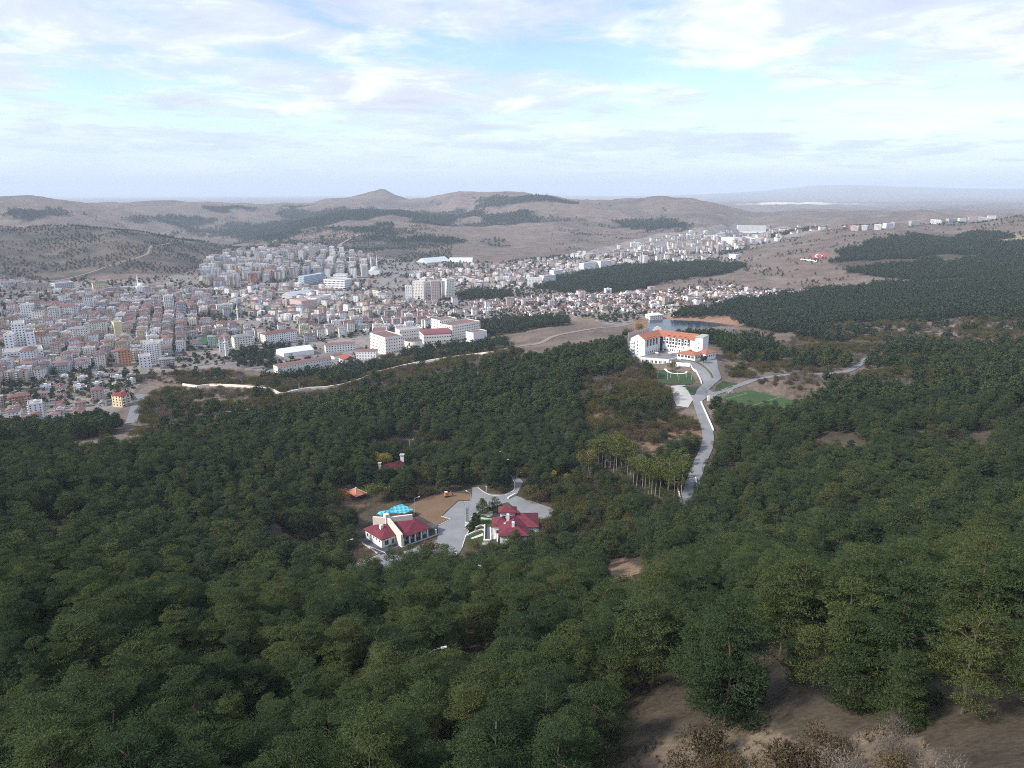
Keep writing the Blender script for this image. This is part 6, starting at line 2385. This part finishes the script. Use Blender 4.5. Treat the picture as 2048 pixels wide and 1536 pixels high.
def trunk_mb(Hh, r0, limb=(), seed=0, z0=-1.5, nl=12):
    r = np.random.default_rng(seed)
    mb = MB()
    pts = [np.array([0, 0, z0])]
    for k in range(1, 5):
        pts.append(np.array([r.normal(0, 0.12), r.normal(0, 0.12), z0 + (Hh * 0.92 - z0) * k / 4]))
    for k in range(4):
        mb.tube(pts[k], pts[k + 1], r0 * (1 - 0.22 * k), r0 * (1 - 0.22 * (k + 1)), 6)
    for c in list(limb)[:nl]:
        zz0 = max(0.15 * Hh, c[2] - 0.45 * math.hypot(c[0], c[1]))
        mb.tube((0, 0, zz0), c, r0 * 0.32, r0 * 0.12, 4)
    return mb


def bush_crown(seed, R=1.6, Hh=2.2, n=520, ll=0.42, lw=0.26, lobes=7, hollow=0.5):
    """a broad-leaved crown or shrub: several uneven lobes"""
    r = np.random.default_rng(seed)
    cs = np.stack([r.normal(0, R * 0.42, lobes), r.normal(0, R * 0.42, lobes), Hh * (0.42 + 0.33 * r.random(lobes))], 1)
    rad = R * (0.42 + 0.28 * r.random(lobes))
    k = r.integers(0, lobes, n)
    o = r.normal(size=(n, 3))
    o /= np.linalg.norm(o, axis=1, keepdims=True)
    q = (hollow + (1 - hollow) * r.random(n) ** 0.6)[:, None]
    pos = cs[k] + o * q * rad[k][:, None] * np.array([1, 1, 0.85])
    pos[:, 2] = np.maximum(pos[:, 2], 0.05)
    d = o + np.array([0, 0, 0.35]) + r.normal(size=(n, 3)) * 0.4
    return sprays(pos, d, ll * (0.7 + 0.6 * r.random(n)), lw * (0.7 + 0.6 * r.random(n)), r, o + np.array([0, 0, .2]))


def stems_mb(R, Hh, seed, r0=0.06, n=5, z0=-0.6):
    r = np.random.default_rng(seed)
    mb = MB()
    for k in range(n):
        a = r.random() * 6.28
        mb.tube((0.08 * math.cos(a), 0.08 * math.sin(a), z0), (R * 0.5 * math.cos(a), R * 0.5 * math.sin(a), Hh * 0.62), r0, r0 * 0.4, 5)
    return mb


PINES = []      # (crown mesh, trunk mesh)
for s in range(7):
    hh, rr = ((11.0, 2.8), (10.2, 3.2), (12.0, 2.8), (9.6, 3.3), (11.2, 2.6), (9.4, 2.3), (8.4, 2.6))[s]
    v, limb = pine_crown(100 + s, hh, rr, 72, 86, 0.40, 0.130, flat=0.45, spread=1.3, base=(0.2, 0.3, 0.22, 0.36, 0.18, 0.15, 0.25)[s], peak=(1.4, 2.2, 1.5, 2.8, 1.25, 1.3, 1.9)[s])
    r = np.random.default_rng(s)
    tm = trunk_mb(hh, 0.19, limb, s).mesh('trunk')
    tm.materials.append(M_bark)
    PINES.append((foliage_mesh('crown', v, M_pine, r), tm))
NEARP = []      # finer needles for the trees closest to the camera
for s in range(5):
    hh, rr = ((11.0, 2.8), (10.0, 3.2), (11.6, 2.7), (9.4, 3.3), (10.6, 2.5))[s]
    v, limb = pine_crown(150 + s, hh, rr, 62, 330, 0.23, 0.060, base=(0.14, 0.24, 0.15, 0.28, 0.12)[s], flat=0.30, spread=1.4, peak=(1.4, 2.2, 1.6, 2.8, 1.3)[s])
    tm = trunk_mb(hh, 0.19, limb, s, nl=16).mesh('trunk')
    tm.materials.append(M_bark)
    NEARP.append((foliage_mesh('crown', v, M_pine, np.random.default_rng(s + 50)), tm))
MIDP = []
for s in range(4):
    v, limb = pine_crown(200 + s, 10.8, 3.3, 56, 20, 0.85, 0.5)
    MIDP.append(foliage_mesh('mid_crown', v, M_pine, np.random.default_rng(s)))
FARP = []
for s in range(4):
    v, limb = pine_crown(300 + s, 9.5, 3.3, 22, 8, 1.7, 0.95)
    FARP.append(foliage_mesh('far_crown', v, M_farpine, np.random.default_rng(s)))
BUSH = {}
for key, mat, R, Hh, n in (('brown', M_brown, 1.9, 2.5, 2400), ('grey', M_grey, 1.5, 1.9, 2200), ('olive', M_olive, 2.3, 3.4, 2800)):
    for s in range(3):
        v = bush_crown(400 + s + len(BUSH) * 10, R, Hh, n, 0.22 if key != 'grey' else 0.34, 0.085 if key != 'grey' else 0.028, 7 + s, 0.35)
        BUSH.setdefault(key, []).append(foliage_mesh(key + '_foliage', v, mat, np.random.default_rng(s)))
STEMS = stems_mb(1.6, 2.2, 5).mesh('stem')
STEMS.materials.append(M_bark)
ROUND = []
for s in range(3):
    v = bush_crown(460 + s, 2.9, 6.6, 170, 1.1, 0.8, 6)
    ROUND.append(foliage_mesh('town_crown', v, M_farpine if s else M_olive, np.random.default_rng(s)))


TUFTS = []
M_straw = leaf_mat('straw', [(0.0, (0.14, 0.115, 0.075)), (0.6, (0.21, 0.17, 0.115)), (1.0, (0.27, 0.23, 0.17))], 0.2, 0.3)
for s in range(3):
    r = np.random.default_rng(900 + s)
    b = np.concatenate([r.normal(0, .16, (26, 2)), np.zeros((26, 1))], 1)
    TUFTS.append(foliage_mesh('tuft', sprays(b, r.normal(0, .5, (26, 3)) + np.array([0, 0, .8]), .25 + .25 * r.random(26), .07 + 0 * r.random(26), r), M_straw, r))


def instancer(name, meshes, P, rot, sca, which, kind='stuff'):
    """ONE object: copies of the given meshes spread over points by geometry nodes"""
    prot = []
    hidden = bpy.data.collections.new(name + ' sources')
    for k, me in enumerate(meshes):
        o = bpy.data.objects.new(f'{name}_source_{k:02d}', me)
        hidden.objects.link(o)
        prot.append(o)
    me = bpy.data.meshes.new(name)
    me.vertices.add(len(P))
    me.vertices.foreach_set('co', np.asarray(P, np.float32).ravel())
    for nm, arr, tp in (('rot', rot, 'FLOAT'), ('sca', sca, 'FLOAT'), ('which', which, 'INT')):
        a = me.attributes.new(nm, tp, 'POINT')
        a.data.foreach_set('value', np.asarray(arr, np.int32 if tp == 'INT' else np.float32))
    o = bpy.data.objects.new(name, me)
    COL.objects.link(o)
    ng = bpy.data.node_groups.new(name, 'GeometryNodeTree')
    ng.interface.new_socket('Geometry', in_out='INPUT', socket_type='NodeSocketGeometry')
    ng.interface.new_socket('Geometry', in_out='OUTPUT', socket_type='NodeSocketGeometry')
    gi, go = ng.nodes.new('NodeGroupInput'), ng.nodes.new('NodeGroupOutput')
    ci = ng.nodes.new('GeometryNodeCollectionInfo')
    ci.inputs['Collection'].default_value = hidden
    ci.inputs['Separate Children'].default_value = True
    ci.inputs['Reset Children'].default_value = True
    ip = ng.nodes.new('GeometryNodeInstanceOnPoints')
    ip.inputs['Pick Instance'].default_value = True

    def named(nm, dt):
        n = ng.nodes.new('GeometryNodeInputNamedAttribute')
        n.data_type = dt
        n.inputs['Name'].default_value = nm
        return n.outputs['Attribute']
    e = ng.nodes.new('ShaderNodeCombineXYZ')
    ng.links.new(named('rot', 'FLOAT'), e.inputs[2])
    ng.links.new(gi.outputs[0], ip.inputs['Points'])
    ng.links.new(ci.outputs[0], ip.inputs['Instance'])
    ng.links.new(named('which', 'INT'), ip.inputs['Instance Index'])
    ng.links.new(e.outputs[0], ip.inputs['Rotation'])
    ng.links.new(named('sca', 'FLOAT'), ip.inputs['Scale'])
    ng.links.new(ip.outputs[0], go.inputs[0])
    o.modifiers.new('copies', 'NODES').node_group = ng
    tag(o, kind=kind)
    return o


# ------------------------------------------------------------------ where trees may stand


def blocked(x, y, low=False, extra=0.0):
    """inside a keep-clear outline, or (reach) so close in front of one that a tree would hide it"""
    b = np.zeros(len(x), bool)
    R = np.hypot(x, y)
    for poly, mar, closed, rch in CLEAR:
        P = np.array(poly)[:, :2]
        lim = 60
        m = (x > P[:, 0].min() - lim) & (x < P[:, 0].max() + lim) & (y > P[:, 1].min() - lim) & (y < P[:, 1].max() + lim)
        if not m.any():
            continue
        xs, ys, Rs = x[m], y[m], R[m]
        bb = np.zeros(len(xs), bool)
        if low:
            rch = rch * 0.3
        steps = [0.0] if rch == 0 else list(np.arange(0, rch + .1, 3.0))
        for k in steps:
            qx, qy = xs * (1 + k / Rs), ys * (1 + k / Rs)
            if closed:
                bb |= pip(P, qx, qy)
            bb |= seg_dist(P, qx, qy, closed) < mar + extra
        idx = np.where(m)[0]
        b[idx[bb]] = True
    return b


def jitter_grid(R0, R1, step, seed, amax=0.70):
    r = np.random.default_rng(seed)
    x1 = R1 * math.sin(amax)
    xs = np.arange(-x1, x1, step)
    ys = np.arange(R0 * math.cos(amax) * 0.9, R1, step * 0.9)
    X, Y = np.meshgrid(xs, ys)
    X = X + (np.arange(len(ys)) % 2)[:, None] * step / 2
    X = (X + r.uniform(-0.34, 0.34, X.shape) * step).ravel()
    Y = (Y + r.uniform(-0.34, 0.34, Y.shape) * step).ravel()
    R = np.hypot(X, Y)
    m = (R >= R0) & (R < R1) & (np.abs(np.arctan2(X, Y)) < amax)
    return X[m], Y[m], R[m]


CAM_F = 736.0


def in_frame(x, y, z, mar=20):
    """which points the 1024 px frame can show"""
    f = y * CP - z * SP
    u = y * SP + z * CP
    px, py = 512 + CAM_F * x / f, 384 - CAM_F * u / f
    return (f > 1) & (px > -mar) & (px < 1024 + mar) & (py > -mar) & (py < 768 + mar)


WOODS = ('forest_main', 'mixed_slope', 'forest_lake', 'forest_far', 'forest_block', 'forest_strip', 'forest_school', 'school_slope', 'park', 'left_edge', 'shrub_hotel', 'scrub_road', 'scrub_dry', 'scrub_wall', 'scrub_slope', 'brown_right', 'brown_left', 'scrub_bottom')


def pine_density(x, y):
    R = np.hypot(x, y)
    n = fbm(x, y, 38, 3, 120)
    nb = fbm(x, y, 120, 3, 130)
    d = np.zeros(len(x))
    for k, v in (('forest_main', 1.0), ('left_edge', 0.8), ('forest_lake', 1.0), ('forest_dam', 0.95), ('forest_far', 1.0), ('forest_block', 1.0), ('forest_strip', 1.0), ('forest_school', 0.9), ('park', 0.55), ('wall_slope', 0.08)):
        d = np.maximum(d, inreg(k, x, y) * v)
    d = np.where(inreg('forest_far', x, y), d * (sstep(0.30, 0.36, nb)), d)
    d = np.where(inreg('forest_main', x, y), d * (0.2 + 0.8 * sstep(0.29, 0.40, n)), d)
    ms = inreg('mixed_slope', x, y)
    d = np.where(ms, np.maximum(d, sstep(0.50, 0.60, nb * 0.6 + n * 0.4) * 0.9), d)
    d = np.where(inreg('forest_dam', x, y), 0.95, d)
    d = np.where(inreg('school_slope', x, y), sstep(0.40, 0.55, n) * 0.7, d)
    for k, v in (('shrub_hotel', 0.14), ('scrub_slope', 0.05), ('scrub_wall', 0.10), ('scrub_dry', 0.12), ('scrub_road', 0.12), ('brown_right', 0.22), ('brown_left', 0.35), ('scrub_bottom', 0.0), ('dirt_mid', 0), ('dirt_gap', 0.0), ('dirt_hill', 0.03), ('dirt_left', 0.06)):
        d = np.where(inreg(k, x, y), v * (1.6 * sstep(0.42, 0.6, n) + 0.2 if v > 0.02 and v < 0.4 else 1), d)
    return np.clip(d, 0, 1)


def tree_size(x, y, r):
    s = np.where(r.random(len(x)) < .25, r.uniform(0.55, 0.8, len(x)), r.uniform(0.85, 1.28, len(x)))
    br = sstep(130, 80, np.hypot(x, y)) * sstep(0.05, 0.25, np.arctan2(x, y))
    return s * (1 + 0.12 * br)


def plant_woods():
    for pts in (((1212, 1140), (1255, 1122), (1300, 1180), (1290, 1225), (1222, 1230)), ((1650, 1140), (1735, 1110), (1795, 1170), (1770, 1205), (1690, 1200)), ((1640, 875), (1700, 868), (1720, 900), (1650, 905)), ((1880, 885), (1960, 880), (1980, 910), (1900, 915))):
        CLEAR.append(([G(*p) for p in pts], 1.0, True, 10))
    r = np.random.default_rng(77)
    X, Y, R = jitter_grid(34, 700, 5.5, 5)
    d = pine_density(X, Y)
    m = r.random(len(X)) < d
    X, Y, R = X[m], Y[m], R[m]
    big = sstep(130, 80, R) * sstep(0.05, 0.25, np.arctan2(X, Y))
    m = (R > np.where(np.arctan2(X, Y) > .50, 43, 51)) & (r.random(len(X)) > big * 0.45) & ~blocked(X, Y, extra=1.5)
    X, Y, R = X[m], Y[m], R[m]
    Z = hfun(X, Y)
    S = tree_size(X, Y, r)
    rot = r.uniform(0, 6.283, len(X))
    W = r.integers(0, 7, len(X))
    vis = in_frame(X, Y, Z + 5 * S, -4) & (R < 330)
    order = np.argsort(np.where(vis, np.hypot(R, Z) / S, 1e9))[:300]
    single = np.zeros(len(X), bool)
    single[order] = True
    single &= vis
    proto = {}
    grp = 'pines of the dense forest on the near slope'
    for i in np.where(single)[0]:
        fine = R[i] < 185
        k = (fine, int(W[i]) % 5 if fine else int(W[i]))
        if k not in proto:
            t = empty('pine_tree', (0, 0, 0))
            link_mesh('crown', (NEARP if fine else PINES)[k[1]][0], None, t)
            link_mesh('trunk', (NEARP if fine else PINES)[k[1]][1], None, t)
            proto[k] = t
            o = t
        else:
            o = proto[k].copy()
            COL.objects.link(o)
            for ch in proto[k].children:
                c = ch.copy()
                COL.objects.link(c)
                c.parent = o
        o.location = (X[i], Y[i], Z[i])
        o.rotation_euler = (0, 0, rot[i])
        o.scale = (S[i],) * 3
        fy = Y[i] * CP - Z[i] * SP
        u = 512 + CAM_F * X[i] / fy
        v = 384 - CAM_F * (Y[i] * SP + Z[i] * CP) / fy
        side = 'at the lower left' if u < 300 else 'at the bottom centre' if u < 600 else 'left of the bare clearing' if u < 760 and v > 640 else 'at the lower right'
        rowt = 'nearest the camera' if v > 720 else 'in the middle rows' if v > 640 else 'in the upper rows'
        lab = f'dark green pine of the dense forest {side}, {rowt}'
        tag(o, lab, 'pine tree', lab)
    rest = ~single
    hi = rest & (R < 470)
    W = np.where(R < 185, 7 + W % 5, W)
    mid = rest & (R >= 470)
    P = np.stack([X, Y, Z], 1)
    # crown and trunk of the remaining pines travel together: one source mesh holds both
    joined = []
    for c, t in PINES + NEARP:
        bm = bmesh.new()
        bm.from_mesh(c)
        lay = bm.faces.layers.float.get('tint')
        n0 = len(bm.faces)
        bm.from_mesh(t)
        me = bpy.data.meshes.new('pine')
        bm.faces.ensure_lookup_table()
        for f in bm.faces[n0:]:
            f.material_index = 1
        bm.to_mesh(me)
        bm.free()
        me.materials.append(M_pine)
        me.materials.append(M_bark)
        joined.append(me)
    instancer('pine_forest', joined, P[hi], rot[hi], S[hi], W[hi])
    instancer('pine_forest_beyond', MIDP, P[mid], rot[mid], S[mid], W[mid] % 4)
    # woods farther off
    X, Y, R = jitter_grid(700, 3300, 7.0, 6)
    keep = r.random(len(X)) < pine_density(X, Y) * 0.97
    X, Y, R = X[keep], Y[keep], R[keep]
    m = ~blocked(X, Y, extra=2.0)
    X, Y, R = X[m], Y[m], R[m]
    Z = hfun(X, Y)
    instancer('far_pine_forest', FARP, np.stack([X, Y, Z], 1), r.uniform(0, 6.283, len(X)), r.uniform(0.75, 1.3, len(X)), r.integers(0, 4, len(X)))
    # woods on the far hills
    X, Y, R = jitter_grid(2700, 5600, 15.0, 12, 0.62)
    d = np.zeros(len(X))
    n5 = fbm(X, Y, 330, 5, 83)
    for k, th in (('hill_wood_a', 0.37), ('hill_wood_b', 0.42), ('hill_wood_c', 0.36), ('hill_wood_d', 0.42), ('hill_wood_e', 0.46), ('hill_wood_f', 0.50), ('hill_wood_g', 0.52)):
        d = np.maximum(d, inreg(k, X, Y) * sstep(th, th + 0.06, n5))
    gl = 1 - sstep(0.30, 0.44, fbm(X, Y, 420, 4, 9, True))
    d = np.maximum(d, gl * 0.30 * (R < 5000))
    m = (r.random(len(X)) < d) & ~blocked(X, Y)
    X, Y = X[m], Y[m]
    instancer('hill_woods', FARP, np.stack([X, Y, hfun(X, Y)], 1), r.uniform(0, 6.283, len(X)), r.uniform(0.9, 1.7, len(X)), r.integers(0, 4, len(X)))
    # dry grass of the near clearing
    X, Y, R = jitter_grid(34, 170, 0.62, 14)
    m = inreg('scrub_bottom', X, Y) | inreg('dirt_mid', X, Y) | inreg('dirt_gap', X, Y)
    X, Y = X[m], Y[m]
    m = r.random(len(X)) < 0.15 + 0.7 * sstep(0.42, 0.62, fbm(X, Y, 5, 3, 230))
    X, Y = X[m], Y[m]
    if len(X):
        instancer('dry_grass', TUFTS, np.stack([X, Y, hfun(X, Y)], 1), r.uniform(0, 6.283, len(X)), r.uniform(0.5, 1.3, len(X)), r.integers(0, 3, len(X)))
    # shrubs
    X, Y, R = jitter_grid(34, 1150, 4.2, 8)
    d = np.zeros(len(X))
    n = fbm(X, Y, 22, 3, 140)
    for k, v in (('scrub_bottom', 0.98), ('shrub_hotel', 0.95), ('scrub_slope', 0.4), ('scrub_wall', 0.45), ('scrub_dry', 0.5), ('scrub_road', 0.5), ('brown_right', 0.85), ('brown_left', 0.8), ('dirt_mid', 0.18), ('dirt_gap', 0.05), ('dirt_hill', 0.2), ('dirt_left', 0.1), ('mixed_slope', 0.5), ('school_slope', 0.55), ('left_edge', 0.5), ('wall_slope', 0.6)):
        d = np.where(inreg(k, X, Y), v * sstep(0.34, 0.5, n) + v * 0.15, d)
    d = np.where(inreg('forest_main', X, Y) & (d == 0), 0.05, d)
    d = np.where(inreg('forest_main', X, Y) & (R > 200) & blocked(X, Y, extra=1.0), np.maximum(d, 0.62), d)      # scrub where the pines keep back
    m = (r.random(len(X)) < d) & ~blocked(X, Y, low=True, extra=0.8)
    X, Y, R = X[m], Y[m], R[m]
    Z = hfun(X, Y)
    W = r.integers(0, 3, len(X))
    kk = fbm(X, Y, 30, 2, 150) + r.normal(0, 0.13, len(X))
    typ = np.where(kk < 0.40, 2, np.where(kk > 0.64, 1, 0))
    S = r.uniform(0.6, 1.45, len(X)) * np.where(R > 300, np.where(np.arctan2(X, Y) > .24, 1.25, 1.6), np.where(R > 200, 1.35, 1))
    rot = r.uniform(0, 6.283, len(X))
    vis = in_frame(X, Y, Z + 1, -3) & (R < 150)
    order = np.argsort(np.where(vis, np.hypot(R, Z) / S, 1e9))[:150]
    single = np.zeros(len(X), bool)
    single[order] = True
    single &= vis
    words = {0: ('brown', 'rust brown autumn shrub'), 1: ('grey', 'pale grey bare twiggy shrub'), 2: ('olive', 'olive yellow leafy shrub')}
    proto = {}
    for i in np.where(single)[0]:
        k = (int(typ[i]), int(W[i]))
        if k not in proto:
            t = empty('shrub', (0, 0, 0))
            link_mesh('foliage', BUSH[words[k[0]][0]][k[1]], None, t)
            link_mesh('stem', STEMS, None, t)
            proto[k] = t
            o = t
        else:
            o = proto[k].copy()
            COL.objects.link(o)
            for ch in proto[k].children:
                c = ch.copy()
                COL.objects.link(c)
                c.parent = o
        o.location = (X[i], Y[i], Z[i])
        o.rotation_euler = (0, 0, rot[i])
        o.scale = (S[i],) * 3
        where = 'in the bare clearing at the bottom right corner' if inreg('scrub_bottom', X[i:i + 1], Y[i:i + 1])[0] else 'among the near pines'
        tag(o, words[k[0]][1] + ' ' + where, 'shrub', words[k[0]][0] + ' shrubs ' + where)
    rest = np.where(~single)[0]
    src = BUSH['brown'] + BUSH['grey'] + BUSH['olive']
    instancer('shrubbery', src, np.stack([X, Y, Z], 1)[rest], rot[rest], S[rest], (typ * 3 + W)[rest])
    # scattered dark bushes over the hills
    X, Y, R = jitter_grid(1150, 3400, 11.0, 9)
    a = np.arctan2(X, Y)
    n = fbm(X, Y, 70, 3, 160)
    d = np.zeros(len(X))
    d = np.where((R > 1850) & (a < -0.08), sstep(0.36, 0.6, n) * 0.85, d)
    d = np.where((R > 1250) & (a > 0.05), sstep(0.45, 0.68, n) * 0.4, d)
    d = np.where(inreg('town', X, Y) | inreg('forest_far', X, Y) | inreg('forest_block', X, Y), 0, d)
    m = (r.random(len(X)) < d) & ~blocked(X, Y)
    X, Y, R = X[m], Y[m], R[m]
    instancer('hillside_shrubbery', FARP, np.stack([X, Y, hfun(X, Y)], 1), r.uniform(0, 6.283, len(X)), r.uniform(0.3, 0.75, len(X)), r.integers(0, 4, len(X)))


def copy_thing(src, loc, rz=0.0, scale=None):
    o = src.copy()
    COL.objects.link(o)
    for ch in src.children:
        c = ch.copy()
        COL.objects.link(c)
        c.parent = o
        for g in ch.children:
            e = g.copy()
            COL.objects.link(e)
            e.parent = c
    o.location = loc
    o.rotation_euler = (0, 0, rz)
    if scale:
        o.scale = (scale,) * 3
    return o



build_single_trees()
for f in LATER:
    f()
plant_woods()
build_town()

# ------------------------------------------------------------------ air
def build_haze():
    mb = MB()
    mb.box(-52000, 52000, -52000, 52000, float(H.min()) - 20, max(40.0, float(H.max()) + 12))
    m, t, out = new_mat('haze')
    v = N(t, 'ShaderNodeVolumePrincipled', inp={'Color': (0.75, 0.86, 1.0, 1), 'Density': 0.7e-4, 'Anisotropy': 0.0})
    L(t, v.outputs[0], out.inputs['Volume'])
    o = mb.link('haze', m)
    tag(o, kind='stuff')


build_haze()
